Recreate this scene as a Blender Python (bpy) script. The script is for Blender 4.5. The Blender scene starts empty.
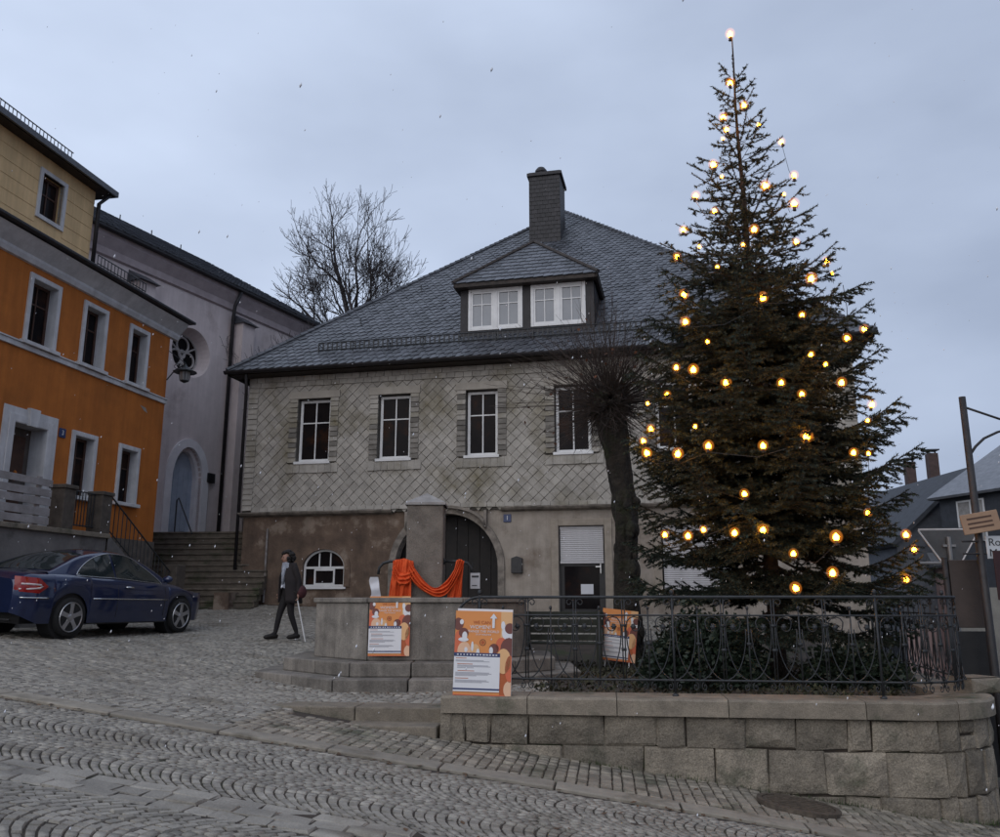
import bpy, bmesh, math, random
import numpy as np
from mathutils import Vector, Matrix, Euler, noise
random.seed(7)
R = math.radians
scene = bpy.context.scene
C = scene.collection

# ---------------------------------------------------------------- camera
EYE = 1.6
TH = math.atan(182 / 840.0)          # upward pitch
cam_d = bpy.data.cameras.new('camera')
cam = bpy.data.objects.new('camera', cam_d)
C.objects.link(cam)
cam.location = (0, 0, EYE)
cam.rotation_euler = (math.pi / 2 + TH, 0, 0)
cam_d.sensor_width = 36
cam_d.lens = 840 * 36 / 1000
cam_d.clip_start = 0.05
cam_d.clip_end = 3000
scene.camera = cam

# ---------------------------------------------------------------- world: overcast dusk
world = bpy.data.worlds.new('World')
scene.world = world
world.use_nodes = True
nt = world.node_tree
for n in list(nt.nodes):
    nt.nodes.remove(n)
w_out = nt.nodes.new('ShaderNodeOutputWorld')
w_bg = nt.nodes.new('ShaderNodeBackground')
w_sky = nt.nodes.new('ShaderNodeTexSky')
w_sky.sky_type = 'NISHITA'
w_sky.sun_disc = False
w_sky.sun_elevation = R(28)
w_sky.sun_rotation = R(205)
w_sky.air_density = 1.0
w_sky.dust_density = 2.0
w_tc = nt.nodes.new('ShaderNodeTexCoord')
w_map = nt.nodes.new('ShaderNodeMapping')
w_map.inputs['Scale'].default_value = (1.0, 1.0, 2.2)
w_n = nt.nodes.new('ShaderNodeTexNoise')
w_n.inputs['Scale'].default_value = 1.9
w_n.inputs['Detail'].default_value = 5
w_n.inputs['Roughness'].default_value = 0.48
w_r = nt.nodes.new('ShaderNodeValToRGB')
w_r.color_ramp.elements[0].position = 0.22
w_r.color_ramp.elements[0].color = (0.215, 0.262, 0.365, 1)
w_r.color_ramp.elements[1].position = 0.86
w_r.color_ramp.elements[1].color = (0.545, 0.630, 0.795, 1)
w_sc = nt.nodes.new('ShaderNodeMixRGB')
w_sc.blend_type = 'MULTIPLY'
w_sc.inputs[0].default_value = 1
w_sc.inputs[2].default_value = (0.05, 0.05, 0.05, 1)
w_mx = nt.nodes.new('ShaderNodeMixRGB')
w_mx.inputs[0].default_value = 0.95          # cloud cover over the clear sky
L = nt.links.new
L(w_tc.outputs['Generated'], w_map.inputs['Vector'])
L(w_map.outputs[0], w_n.inputs['Vector'])
# the cloud deck is brighter towards the set sun (left) and overhead, mottled by noise
w_dot = nt.nodes.new('ShaderNodeVectorMath')
w_dot.operation = 'DOT_PRODUCT'
w_dot.inputs[1].default_value = (-0.30, 0.02, 0.22)
w_ma = nt.nodes.new('ShaderNodeMath')
w_ma.operation = 'MULTIPLY_ADD'
w_ma.inputs[1].default_value = 0.80
w_ad = nt.nodes.new('ShaderNodeMath')
w_ad.operation = 'ADD'
w_ad.inputs[1].default_value = 0.075
L(w_tc.outputs['Generated'], w_dot.inputs[0])
L(w_n.outputs['Fac'], w_ma.inputs[0])
L(w_dot.outputs['Value'], w_ma.inputs[2])
L(w_ma.outputs[0], w_ad.inputs[0])
L(w_ad.outputs[0], w_r.inputs[0])
L(w_sky.outputs[0], w_sc.inputs[1])
L(w_sc.outputs[0], w_mx.inputs[1])
L(w_r.outputs[0], w_mx.inputs[2])
L(w_mx.outputs[0], w_bg.inputs[0])
w_bg.inputs[1].default_value = 1.0
L(w_bg.outputs[0], w_out.inputs[0])

sun_d = bpy.data.lights.new('sun', 'SUN')
sun_d.energy = 0.85
sun_d.angle = R(70)
sun_d.color = (1.0, 0.93, 0.85)
sun_d.specular_factor = 0.0        # diffuse light through the cloud deck, no disc to mirror
sun = bpy.data.objects.new('sun', sun_d)
sun.rotation_euler = (R(60), 0, R(-25))
C.objects.link(sun)

vs = scene.view_settings
vs.view_transform = 'Standard'
vs.look = 'None'
vs.exposure = 0.38
vs.gamma = 1.0
scene.cycles.max_bounces = 6
scene.cycles.diffuse_bounces = 3
scene.cycles.glossy_bounces = 3
scene.cycles.use_denoising = True

# ---------------------------------------------------------------- pixels to points (the camera's own geometry)
FPX = 840.0
def ray(px, py):
    u = (px - 500) / FPX
    v = (418.5 - py) / FPX
    return (u, math.cos(TH) - v * math.sin(TH), math.sin(TH) + v * math.cos(TH))
def at(px, py, Y):
    r = ray(px, py)
    t = Y / r[1]
    return Vector((r[0] * t, Y, EYE + r[2] * t))

# ---------------------------------------------------------------- materials
MATS = {}
def mat(name, a, b=None, scale=6.0, rough=0.8, bump=0.15, bscale=None, metal=0.0, tint=0.0, detail=6,
        c=None, cscale=1.2, clo=0.52, chi=0.68, spec=0.4, wet=0.0, coat=0.0, dist=0.02, speck=0.0, sscale=120, streak=0.0):
    """procedural surface: colour a<->b by noise, optional stain colour c in patches, per-piece tint."""
    if name in MATS:
        return MATS[name]
    m = bpy.data.materials.new(name)
    MATS[name] = m
    m.use_nodes = True
    t = m.node_tree
    bs = t.nodes['Principled BSDF']
    lk = t.links.new
    tc = t.nodes.new('ShaderNodeTexCoord')
    b = b or tuple(x * 0.7 for x in a)
    nz = t.nodes.new('ShaderNodeTexNoise')
    nz.inputs['Scale'].default_value = scale
    nz.inputs['Detail'].default_value = detail
    nz.inputs['Roughness'].default_value = 0.62
    lk(tc.outputs['Object'], nz.inputs['Vector'])
    rp = t.nodes.new('ShaderNodeValToRGB')
    rp.color_ramp.elements[0].position = 0.34
    rp.color_ramp.elements[0].color = (*b, 1)
    rp.color_ramp.elements[1].position = 0.66
    rp.color_ramp.elements[1].color = (*a, 1)
    lk(nz.outputs['Fac'], rp.inputs[0])
    col = rp.outputs[0]
    if c:
        n2 = t.nodes.new('ShaderNodeTexNoise')
        n2.inputs['Scale'].default_value = cscale
        n2.inputs['Detail'].default_value = 7
        n2.inputs['Roughness'].default_value = 0.66
        lk(tc.outputs['Object'], n2.inputs['Vector'])
        r2 = t.nodes.new('ShaderNodeValToRGB')
        r2.color_ramp.elements[0].position = clo
        r2.color_ramp.elements[1].position = chi
        lk(n2.outputs['Fac'], r2.inputs[0])
        mx = t.nodes.new('ShaderNodeMixRGB')
        lk(r2.outputs[0], mx.inputs[0])
        lk(col, mx.inputs[1])
        mx.inputs[2].default_value = (*c, 1)
        col = mx.outputs[0]
    if speck:
        n4 = t.nodes.new('ShaderNodeTexNoise')
        n4.inputs['Scale'].default_value = sscale
        n4.inputs['Detail'].default_value = 3
        n4.inputs['Roughness'].default_value = 0.8
        lk(tc.outputs['Object'], n4.inputs['Vector'])
        m4 = t.nodes.new('ShaderNodeMapRange')
        m4.inputs['From Min'].default_value = 0.3
        m4.inputs['From Max'].default_value = 0.7
        m4.inputs['To Min'].default_value = 1 - speck
        m4.inputs['To Max'].default_value = 1 + speck
        lk(n4.outputs['Fac'], m4.inputs['Value'])
        h4 = t.nodes.new('ShaderNodeHueSaturation')
        lk(m4.outputs[0], h4.inputs['Value'])
        lk(col, h4.inputs['Color'])
        col = h4.outputs[0]
    if streak:                                # rain streaks and grime running down the wall
        mp_ = t.nodes.new('ShaderNodeMapping')
        mp_.inputs['Scale'].default_value = (3.2, 3.2, 0.22)
        lk(tc.outputs['Object'], mp_.inputs['Vector'])
        n5 = t.nodes.new('ShaderNodeTexNoise')
        n5.inputs['Scale'].default_value = 1.3
        n5.inputs['Detail'].default_value = 6
        n5.inputs['Roughness'].default_value = 0.7
        lk(mp_.outputs[0], n5.inputs['Vector'])
        m5 = t.nodes.new('ShaderNodeMapRange')
        m5.inputs['From Min'].default_value = 0.32
        m5.inputs['From Max'].default_value = 0.62
        m5.inputs['To Min'].default_value = 1 - streak
        m5.inputs['To Max'].default_value = 1 + streak * .25
        lk(n5.outputs['Fac'], m5.inputs['Value'])
        h5 = t.nodes.new('ShaderNodeHueSaturation')
        lk(m5.outputs[0], h5.inputs['Value'])
        lk(col, h5.inputs['Color'])
        col = h5.outputs[0]
    if tint:
        at_ = t.nodes.new('ShaderNodeAttribute')
        at_.attribute_name = 'tint'
        mr = t.nodes.new('ShaderNodeMapRange')
        mr.inputs['To Min'].default_value = 1 - tint
        mr.inputs['To Max'].default_value = 1 + tint
        lk(at_.outputs['Fac'], mr.inputs['Value'])
        hs = t.nodes.new('ShaderNodeHueSaturation')
        lk(mr.outputs[0], hs.inputs['Value'])
        lk(col, hs.inputs['Color'])
        col = hs.outputs[0]
    lk(col, bs.inputs['Base Color'])
    bs.inputs['Roughness'].default_value = rough
    bs.inputs['Metallic'].default_value = metal
    bs.inputs['Specular IOR Level'].default_value = spec
    if wet:                                    # damp patches: roughness varies
        mw = t.nodes.new('ShaderNodeMapRange')
        mw.inputs['From Min'].default_value = 0.35
        mw.inputs['From Max'].default_value = 0.65
        mw.inputs['To Min'].default_value = rough - wet
        mw.inputs['To Max'].default_value = rough
        n3 = t.nodes.new('ShaderNodeTexNoise')
        n3.inputs['Scale'].default_value = 1.1
        n3.inputs['Detail'].default_value = 4
        lk(tc.outputs['Object'], n3.inputs['Vector'])
        lk(n3.outputs['Fac'], mw.inputs['Value'])
        lk(mw.outputs[0], bs.inputs['Roughness'])
    if coat:
        bs.inputs['Coat Weight'].default_value = coat
        bs.inputs['Coat Roughness'].default_value = 0.06
    if bump:
        nb = t.nodes.new('ShaderNodeTexNoise')
        nb.inputs['Scale'].default_value = bscale or scale * 4
        nb.inputs['Detail'].default_value = 5
        nb.inputs['Roughness'].default_value = 0.65
        lk(tc.outputs['Object'], nb.inputs['Vector'])
        bp = t.nodes.new('ShaderNodeBump')
        bp.inputs['Strength'].default_value = bump
        bp.inputs['Distance'].default_value = dist
        lk(nb.outputs['Fac'], bp.inputs['Height'])
        lk(bp.outputs[0], bs.inputs['Normal'])
    return m

def glow(name, col, strength):
    m = bpy.data.materials.new(name)
    m.use_nodes = True
    t = m.node_tree
    for n in list(t.nodes):
        t.nodes.remove(n)
    o = t.nodes.new('ShaderNodeOutputMaterial')
    e = t.nodes.new('ShaderNodeEmission')
    e.inputs[0].default_value = (*col, 1)
    e.inputs[1].default_value = strength
    t.links.new(e.outputs[0], o.inputs[0])
    MATS[name] = m
    return m

# ---------------------------------------------------------------- mesh builder
class MB:
    def __init__(s):
        s.v = []
        s.f = []
        s.t = []
    def add(s, vs_, fs_, tint=0.5):
        o = len(s.v)
        s.v.extend([tuple(p) for p in vs_])
        s.f.extend([tuple(i + o for i in q) for q in fs_])
        s.t.extend([tint] * len(fs_))
        return s
    def box(s, x0, x1, y0, y1, z0, z1, M=None, tint=0.5):
        p = [(x0, y0, z0), (x1, y0, z0), (x1, y1, z0), (x0, y1, z0), (x0, y0, z1), (x1, y0, z1), (x1, y1, z1), (x0, y1, z1)]
        if M is not None:
            p = [M @ Vector(q) for q in p]
        return s.add(p, [(0, 3, 2, 1), (4, 5, 6, 7), (0, 1, 5, 4), (1, 2, 6, 5), (2, 3, 7, 6), (3, 0, 4, 7)], tint)
    def cbox(s, x0, x1, y0, y1, z0, z1, ch=0.01, M=None, tint=0.5, jit=0.0):
        """box whose -y face edges are chamfered (stones in a wall seen from -y)."""
        j = lambda: random.uniform(-jit, jit)
        k = [(x0, z0), (x1, z0), (x1, z1), (x0, z1)]
        back = [(x, y1, z) for x, z in k]
        mid = [(x + j(), y0 + ch, z + j()) for x, z in k]
        cx, cz = (x0 + x1) / 2, (z0 + z1) / 2
        fr = [(x + math.copysign(ch, cx - x) + j(), y0 + j() * .5, z + math.copysign(ch, cz - z) + j()) for x, z in k]
        ctr = [(cx + j() * 3, y0 - jit * random.uniform(0.2, 2.0), cz + j() * 3)]
        p = back + mid + fr + ctr
        if M is not None:
            p = [M @ Vector(q) for q in p]
        fs_ = [(i, (i + 1) % 4, 4 + (i + 1) % 4, 4 + i) for i in range(4)] + [(4 + i, 4 + (i + 1) % 4, 8 + (i + 1) % 4, 8 + i) for i in range(4)]
        fs_ += [(8 + i, 8 + (i + 1) % 4, 12) for i in range(4)]
        return s.add(p, fs_, tint)
    def prism(s, poly, y0, y1, M=None, tint=0.5):
        """polygon in x,z extruded along y."""
        n = len(poly)
        p = [(x, y0, z) for x, z in poly] + [(x, y1, z) for x, z in poly]
        if M is not None:
            p = [M @ Vector(q) for q in p]
        return s.add(p, [tuple(range(n)), tuple(range(2 * n - 1, n - 1, -1))] + [(i, i + n, (i + 1) % n + n, (i + 1) % n) for i in range(n)], tint)
    def tube(s, path, r, n=8, cap=True, tint=0.5):
        path = [Vector(p) for p in path]
        m = len(path)
        rs = r if hasattr(r, '__len__') else [r] * m
        up = None
        vs_ = []
        for i, p in enumerate(path):
            d = (path[min(i + 1, m - 1)] - path[max(i - 1, 0)])
            if d.length < 1e-9:
                d = Vector((0, 0, 1))
            d.normalize()
            if up is None:
                up = Vector((0, 0, 1)) if abs(d.z) < 0.9 else Vector((1, 0, 0))
            a = d.cross(up)
            if a.length < 1e-6:
                a = d.orthogonal()
            a.normalize()
            b = a.cross(d)
            up = b
            for k in range(n):
                an = 2 * math.pi * k / n
                vs_.append(p + (a * math.cos(an) + b * math.sin(an)) * rs[i])
        fs_ = [(i * n + k, i * n + (k + 1) % n, (i + 1) * n + (k + 1) % n, (i + 1) * n + k) for i in range(m - 1) for k in range(n)]
        if cap:
            fs_ += [tuple(range(n - 1, -1, -1)), tuple(range((m - 1) * n, m * n))]
        return s.add(vs_, fs_, tint)
    def lathe(s, prof, n=16, M=None, tint=0.5):
        m = len(prof)
        vs_ = [(r * math.cos(2 * math.pi * k / n), r * math.sin(2 * math.pi * k / n), z) for r, z in prof for k in range(n)]
        if M is not None:
            vs_ = [M @ Vector(q) for q in vs_]
        fs_ = [(i * n + k, i * n + (k + 1) % n, (i + 1) * n + (k + 1) % n, (i + 1) * n + k) for i in range(m - 1) for k in range(n)]
        fs_ += [tuple(range(n - 1, -1, -1)), tuple(range((m - 1) * n, m * n))]
        return s.add(vs_, fs_, tint)
    def ball(s, c, rx, ry=None, rz=None, n=12, m=8, M=None, tint=0.5):
        ry = ry or rx
        rz = rz or rx
        vs_ = [(c[0], c[1], c[2] - rz)]
        for i in range(1, m):
            a = math.pi * i / m
            for k in range(n):
                q = 2 * math.pi * k / n
                vs_.append((c[0] + rx * math.sin(a) * math.cos(q), c[1] + ry * math.sin(a) * math.sin(q), c[2] - rz * math.cos(a)))
        vs_.append((c[0], c[1], c[2] + rz))
        if M is not None:
            vs_ = [M @ Vector(q) for q in vs_]
        fs_ = [(0, 1 + (k + 1) % n, 1 + k) for k in range(n)]
        for i in range(m - 2):
            o = 1 + i * n
            fs_ += [(o + k, o + (k + 1) % n, o + n + (k + 1) % n, o + n + k) for k in range(n)]
        o = 1 + (m - 2) * n
        fs_ += [(o + k, o + (k + 1) % n, len(vs_) - 1) for k in range(n)]
        return s.add(vs_, fs_, tint)
    def grid(s, rows, closed=False, tint=0.5):
        m, n = len(rows), len(rows[0])
        vs_ = [p for r_ in rows for p in r_]
        kk = n if closed else n - 1
        return s.add(vs_, [(i * n + k, i * n + (k + 1) % n, (i + 1) * n + (k + 1) % n, (i + 1) * n + k) for i in range(m - 1) for k in range(kk)], tint)
    def mesh(s, name, m, smooth=False):
        me = bpy.data.meshes.new(name)
        me.from_pydata(s.v, [], s.f)
        at_ = me.attributes.new('tint', 'FLOAT', 'FACE')
        at_.data.foreach_set('value', s.t)
        if m is not None:
            me.materials.append(m if not isinstance(m, str) else MATS[m])
        if smooth:
            me.polygons.foreach_set('use_smooth', [True] * len(me.polygons))
        me.update()
        return me
    def build(s, name, m, parent=None, smooth=False, bevel=0.0, loc=None, fix=True):
        me = s.mesh(name, m, smooth)
        if fix:
            bm = bmesh.new()
            bm.from_mesh(me)
            bmesh.ops.recalc_face_normals(bm, faces=bm.faces)
            bm.to_mesh(me)
            bm.free()
        return link(name, me, parent, loc, bevel)

def link(name, me, parent=None, loc=None, bevel=0.0, rot=None):
    o = bpy.data.objects.new(name, me)
    C.objects.link(o)
    if parent:
        o.parent = parent
    if loc is not None:
        o.location = loc
    if rot is not None:
        o.rotation_euler = rot
    if bevel:
        b = o.modifiers.new('bevel', 'BEVEL')
        b.width = bevel
        b.segments = 2
        b.limit_method = 'ANGLE'
        b.angle_limit = R(40)
    return o

def tag(o, label=None, cat=None, group=None, kind=None):
    if label: o['label'] = label
    if cat: o['category'] = cat
    if group: o['group'] = group
    if kind: o['kind'] = kind
    return o
def thing(name, label, cat, loc=(0, 0, 0), rz=0, group=None):
    o = bpy.data.objects.new(name, None)
    C.objects.link(o)
    o.empty_display_size = 0.2
    o.location = loc
    o.rotation_euler = (0, 0, rz)
    return tag(o, label, cat, group)
def copy_tree(o, parent=None):
    c = o.copy()
    C.objects.link(c)
    c.parent = parent
    for ch in o.children:
        copy_tree(ch, c)
    return c
def raw_mesh(name, V, Fq, m, parent=None, tint=None, smooth=False):
    """fast numpy mesh: V (n,3), Fq (k,4) or (k,3)."""
    V = np.asarray(V, dtype=np.float32)
    Fq = np.asarray(Fq, dtype=np.int32)
    me = bpy.data.meshes.new(name)
    k, w = Fq.shape
    me.vertices.add(len(V))
    me.vertices.foreach_set('co', V.ravel())
    me.loops.add(k * w)
    me.loops.foreach_set('vertex_index', Fq.ravel())
    me.polygons.add(k)
    me.polygons.foreach_set('loop_start', np.arange(0, k * w, w, dtype=np.int32))
    if tint is not None:
        at_ = me.attributes.new('tint', 'FLOAT', 'FACE')
        at_.data.foreach_set('value', np.asarray(tint, dtype=np.float32))
    if smooth:
        me.polygons.foreach_set('use_smooth', np.ones(k, dtype=bool))
    me.materials.append(m)
    me.update(calc_edges=True)
    return link(name, me, parent)

def text_part(name, body, size, m, parent, M, align='CENTER', ext=0.0015):
    cu = bpy.data.curves.new(name, 'FONT')
    cu.body = body
    cu.size = size
    cu.align_x = align
    cu.align_y = 'CENTER'
    cu.extrude = ext
    cu.materials.append(m)
    tmp = bpy.data.objects.new(name, cu)
    me = bpy.data.meshes.new_from_object(tmp)
    bpy.data.objects.remove(tmp)
    if not me.materials:
        me.materials.append(m)
    o = link(name, me, parent)
    o.matrix_local = M
    return o
FACE = Matrix.Rotation(math.pi / 2, 4, 'X')      # text standing upright, read from -y

# ---------------------------------------------------------------- palette
stone_g = mat('granite', (0.270, 0.232, 0.180), (0.150, 0.130, 0.103), 5, 0.85, 1.0, 22, tint=0.30, speck=.45, sscale=70, c=(0.05, 0.055, 0.035), cscale=2.2, clo=0.55, chi=0.75, dist=0.03)
cop_g = mat('coping_granite', (0.240, 0.203, 0.157), (0.150, 0.128, 0.100), 5, 0.8, 0.5, 40, tint=0.15, speck=.3, sscale=90, c=(0.06, 0.065, 0.04), cscale=1.6)
cob = mat('cobble', (0.300, 0.278, 0.240), (0.210, 0.195, 0.170), 5, 0.62, 0.4, 40, tint=0.26, speck=.22, sscale=80, c=(0.165, 0.145, 0.115), cscale=1.3, wet=0.2, spec=0.45)
joint = mat('joint_dirt', (0.062, 0.048, 0.038), (0.034, 0.028, 0.023), 5, 0.95, 0.5, 30, c=(0.035, 0.045, 0.02), cscale=1.5)
iron = mat('wrought_iron', (0.046, 0.049, 0.053), (0.028, 0.030, 0.032), 20, 0.5, 0.15, 60, metal=0.35)
glass_d = mat('window_glass', (0.016, 0.013, 0.013), (0.009, 0.008, 0.009), 1.5, 0.10, 0.0, spec=0.05, c=(.040, .018, .011), cscale=1.1)
white_f = mat('white_frame', (0.70, 0.70, 0.70), (0.60, 0.60, 0.60), 4, 0.5, 0.05, 30)
# ================================================================ ground
def S(x, y):
    z = 0.14 - 0.133 * x
    return 1.9 - 0.25 * math.log1p(math.exp(min(50, (1.9 - z) / 0.25))) if z > 0.6 and False else max(-3.2, min(1.9, z))
qp = [(-2.3, 9.3, .47), (-.6, 9.4, .47), (2, 9.3, .56), (4.6, 9.1, .58), (-1.2, 10.8, .46), (-3.5, 13.4, .55), (1.2, 13, .56), (4, 12, .6),
      (-4, 16.2, .88), (-6.95, 13.9, 1.0), (-6.1, 16.4, .99), (-8.4, 14.6, 1.08), (-7.5, 19.0, 1.12), (2.2, 15, .5), (-7, 22.8, 1.5), (-4.5, 22.2, 1.4), (-1.3, 21.5, 1.3), (2, 20.8, 1.3), (8, 19.4, 1.1),
      (-8.4, 21.8, 1.35), (-4.7, 8.6, .76), (-7.5, 9.0, 1.12), (-3.2, 8.6, .57), (-4.7, 10.5, .70), (-8, 12, 1.1), (-12, 10, 1.5), (-12, 17, 1.3), (-12, 24, 1.7),
      (9, 14, .7), (0, 30, 1.8), (9, 28, 1.2), (-2.2, 8.7, .44)]
qa = np.array(qp)
def _k(r2):
    return np.where(r2 > 1e-12, r2 * np.log(np.maximum(r2, 1e-12)), 0)
_n = len(qa)
_d2 = ((qa[:, None, :2] - qa[None, :, :2]) ** 2).sum(-1)
_A = np.zeros((_n + 3, _n + 3))
_A[:_n, :_n] = _k(_d2) + np.eye(_n) * 0.6
_A[:_n, _n] = 1
_A[:_n, _n + 1:] = qa[:, :2]
_A[_n:, :_n] = _A[:_n, _n:].T
_w = np.linalg.solve(_A, np.concatenate([qa[:, 2], np.zeros(3)]))
def Qv(x, y):
    d2 = (x[:, None] - qa[None, :, 0]) ** 2 + (y[:, None] - qa[None, :, 1]) ** 2
    return np.clip(_k(d2) @ _w[:_n] + _w[_n] + _w[_n + 1] * x + _w[_n + 2] * y, -1, 2.4)
WA = R(-7)
WD = (math.cos(WA), math.sin(WA))        # along the wall / kerb, to the right
WN = (-WD[1], WD[0])                     # away from the street
K0 = (0.0, 7.42)
def uv(u, v):
    return K0[0] + u * WD[0] + v * WN[0], K0[1] + u * WD[1] + v * WN[1]
def ss(t):
    t = np.clip(t, 0, 1)
    return t * t * (3 - 2 * t)
def hv(x, y):
    x = np.asarray(x, float); y = np.asarray(y, float)
    s = np.clip(0.14 - 0.133 * x, -3.0, 1.7)
    yw = 9.03 - 0.1228 * (x + .54)
    left = ss((-2.0 - x) / 0.8)
    wq = ss((y - yw - np.where(x < -.58, .42, .08)) / 0.16) * (1 - left) + ss((y - 8.2) / 1.6) * left
    xr = 5.0 + 0.213 * (y - 9.6)
    wq = wq * ss((xr - x - 0.1) / 0.25)
    ccx, ccy = 4.10, 9.46                                   # outside the rounded corner it is street again
    dd = np.hypot(x - ccx, y - ccy)
    wq = np.where((x > ccx) & (y < ccy), np.minimum(wq, ss((0.93 - dd) / 0.16)), wq)
    return s * (1 - wq) + Qv(x, y) * wq
def h(x, y):
    return float(hv(np.array([x]), np.array([y]))[0])

gx = np.concatenate([np.linspace(-400, -20, 14), np.arange(-19, -13, 1.0), np.arange(-13, 7.5, 0.12), np.arange(7.5, 20, 1.0), np.linspace(22, 400, 14)])
gy = np.concatenate([np.linspace(-60, 0, 8), np.arange(1, 4, 0.5), np.arange(4, 12, 0.12), np.arange(12, 24, 0.3), np.arange(24, 50, 2.0), np.linspace(55, 900, 14)])
GX, GY = np.meshgrid(gx, gy)
GZ = hv(GX.ravel(), GY.ravel()) - 0.006
V = np.stack([GX.ravel(), GY.ravel(), GZ], 1)
nx_, ny_ = len(gx), len(gy)
ii, jj = np.meshgrid(np.arange(nx_ - 1), np.arange(ny_ - 1))
b0 = (jj * nx_ + ii).ravel()
Fq = np.stack([b0, b0 + 1, b0 + nx_ + 1, b0 + nx_], 1)
ground = raw_mesh('ground', V, Fq, joint, smooth=True)
tag(ground, 'dark earth under the paving of the sloping square', 'ground', kind='structure')

# ---------------------------------------------------------------- setts (real stones)
def in_view(x, y, z, m=160):
    zz = z - EYE
    f = y * math.cos(TH) + zz * math.sin(TH)
    up = -y * math.sin(TH) + zz * math.cos(TH)
    px = 500 + 840 * x / np.maximum(f, .1)
    py = 418.5 - 840 * up / np.maximum(f, .1)
    return (f > 0.5) & (px > -m) & (px < 1000 + m) & (py > 560) & (py < 837 + 120), px, py, f
rng = np.random.default_rng(3)
def stones(cx, cy, ang, lx, ly, dz=0.0, gap=0.012, gapy=None, ch=.011):
    """arrays -> (V per stone (n,12,3)), faces; a sett = sides, chamfers, slightly domed top."""
    n = len(cx)
    cz = hv(cx, cy) + dz
    e = 0.05
    gxx = (hv(cx + e, cy) - hv(cx - e, cy)) / (2 * e)
    gyy = (hv(cx, cy + e) - hv(cx, cy - e)) / (2 * e)
    gxx = np.clip(gxx + rng.normal(0, .022, n), -.4, .4)
    gyy = np.clip(gyy + rng.normal(0, .022, n), -.4, .4)
    cz = cz + rng.normal(0, .0035, n)
    hx = lx / 2 - gap / 2
    hy = ly / 2 - (gap if gapy is None else gapy) / 2
    ca, sa = np.cos(ang), np.sin(ang)
    sg = np.array([(-1, -1), (1, -1), (1, 1), (-1, 1)], float)
    out = np.zeros((n, 12, 3))
    for lvl, (k, dzl) in enumerate([(1.0, -.08), (1.0, -.012), (0.80, .004)]):
        for c_ in range(4):
            jx = 1 + rng.normal(0, .05, n)
            jy = 1 + rng.normal(0, .05, n)
            if lvl == 0:
                jx = jy = 1
            dx = sg[c_, 0] * (hx - (ch if lvl == 2 else 0)) * jx
            dy = sg[c_, 1] * (hy - (ch if lvl == 2 else 0)) * jy
            wx = dx * ca - dy * sa
            wy = dx * sa + dy * ca
            i = lvl * 4 + c_
            out[:, i, 0] = cx + wx
            out[:, i, 1] = cy + wy
            out[:, i, 2] = cz + gxx * wx + gyy * wy + dzl
    return out
SF = [(0, 1, 5, 4), (1, 2, 6, 5), (2, 3, 7, 6), (3, 0, 4, 7), (4, 5, 9, 8), (5, 6, 10, 9), (6, 7, 11, 10), (7, 4, 8, 11), (8, 9, 10, 11)]
SFA = np.array(SF)
def build_setts(root, A, tints, name, m, n_ind, score):
    order = np.argsort(-score)
    ind = order[:n_ind]
    rest = order[n_ind:]
    for i in ind:
        b = MB()
        b.add(A[i], SF, tints[i])
        b.build(name, m, root, fix=False)
    if len(rest):
        n = len(rest)
        V = A[rest].reshape(-1, 3)
        F_ = (SFA[None] + (np.arange(n) * 12)[:, None, None]).reshape(-1, 4)
        o = raw_mesh(name + '_paving', V, F_, m, root, np.repeat(tints[rest], 9))
        tag(o, kind='stuff')

street = thing('street', 'steep street of grey setts laid in arcs', 'street')
tag(street, kind='structure')
rows = []
BW, PIT = 0.90, 0.074
def arcs(v_top, bw, pit, sag):
    nst = int(round(bw / 0.078))
    for k in range(int(-12 / pit), int(9 / pit)):
        u0 = k * pit + rng.normal(0, .0022)
        for j in range(nst):
            q = (j + 0.5 + rng.normal(0, .05)) / nst * 2 - 1
            uu = u0 + sag * q * q + (0.06 if j % 2 else 0) * 0
            vv = v_top - bw / 2 - q * bw / 2
            sl = 2 * sag * q / (bw / 2)                       # du/dv' slope
            phi = math.atan(sl)
            rows.append((uu, vv, phi, pit * math.cos(phi) * rng.uniform(.93, 1.02) * 0 + pit * math.cos(phi), (bw / nst) / math.cos(phi) * rng.uniform(.88, 1.0)))
arcs(-0.045, BW, PIT, 0.25)
arcs(-0.045 - BW, BW, PIT, 0.25)
v0 = -0.045 - 2 * BW
for r_ in range(3):                                            # three rows of larger stones
    u = -12.0
    while u < 9:
        ln = rng.uniform(.15, .27) if r_ else rng.uniform(.2, .34)
        rows.append((u + ln / 2, v0 - 0.085 - 0.155 * r_, rng.normal(0, .03), ln, 0.152))
        u += ln
v0 -= 0.49
for q_ in range(3):
    arcs(v0 - q_ * BW * 1.08, BW * 1.08, PIT * .98, 0.28)
ra = np.array(rows)
X = K0[0] + ra[:, 0] * WD[0] + ra[:, 1] * WN[0]
Y = K0[1] + ra[:, 0] * WD[1] + ra[:, 1] * WN[1]
Z = hv(X, Y)
ok, px, py, f = in_view(X, Y, Z)
ra, X, Y, f, px, py = ra[ok], X[ok], Y[ok], f[ok], px[ok], py[ok]
A = stones(X, Y, WA + ra[:, 2], ra[:, 3], ra[:, 4], gap=.0095, gapy=.0035, ch=.004)
inside = (px > 5) & (px < 995) & (py < 832)
build_setts(street, A, np.clip(rng.normal(.5, .26, len(X)), 0, 1), 'sett', cob, 300, inside * 100 - f)

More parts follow.
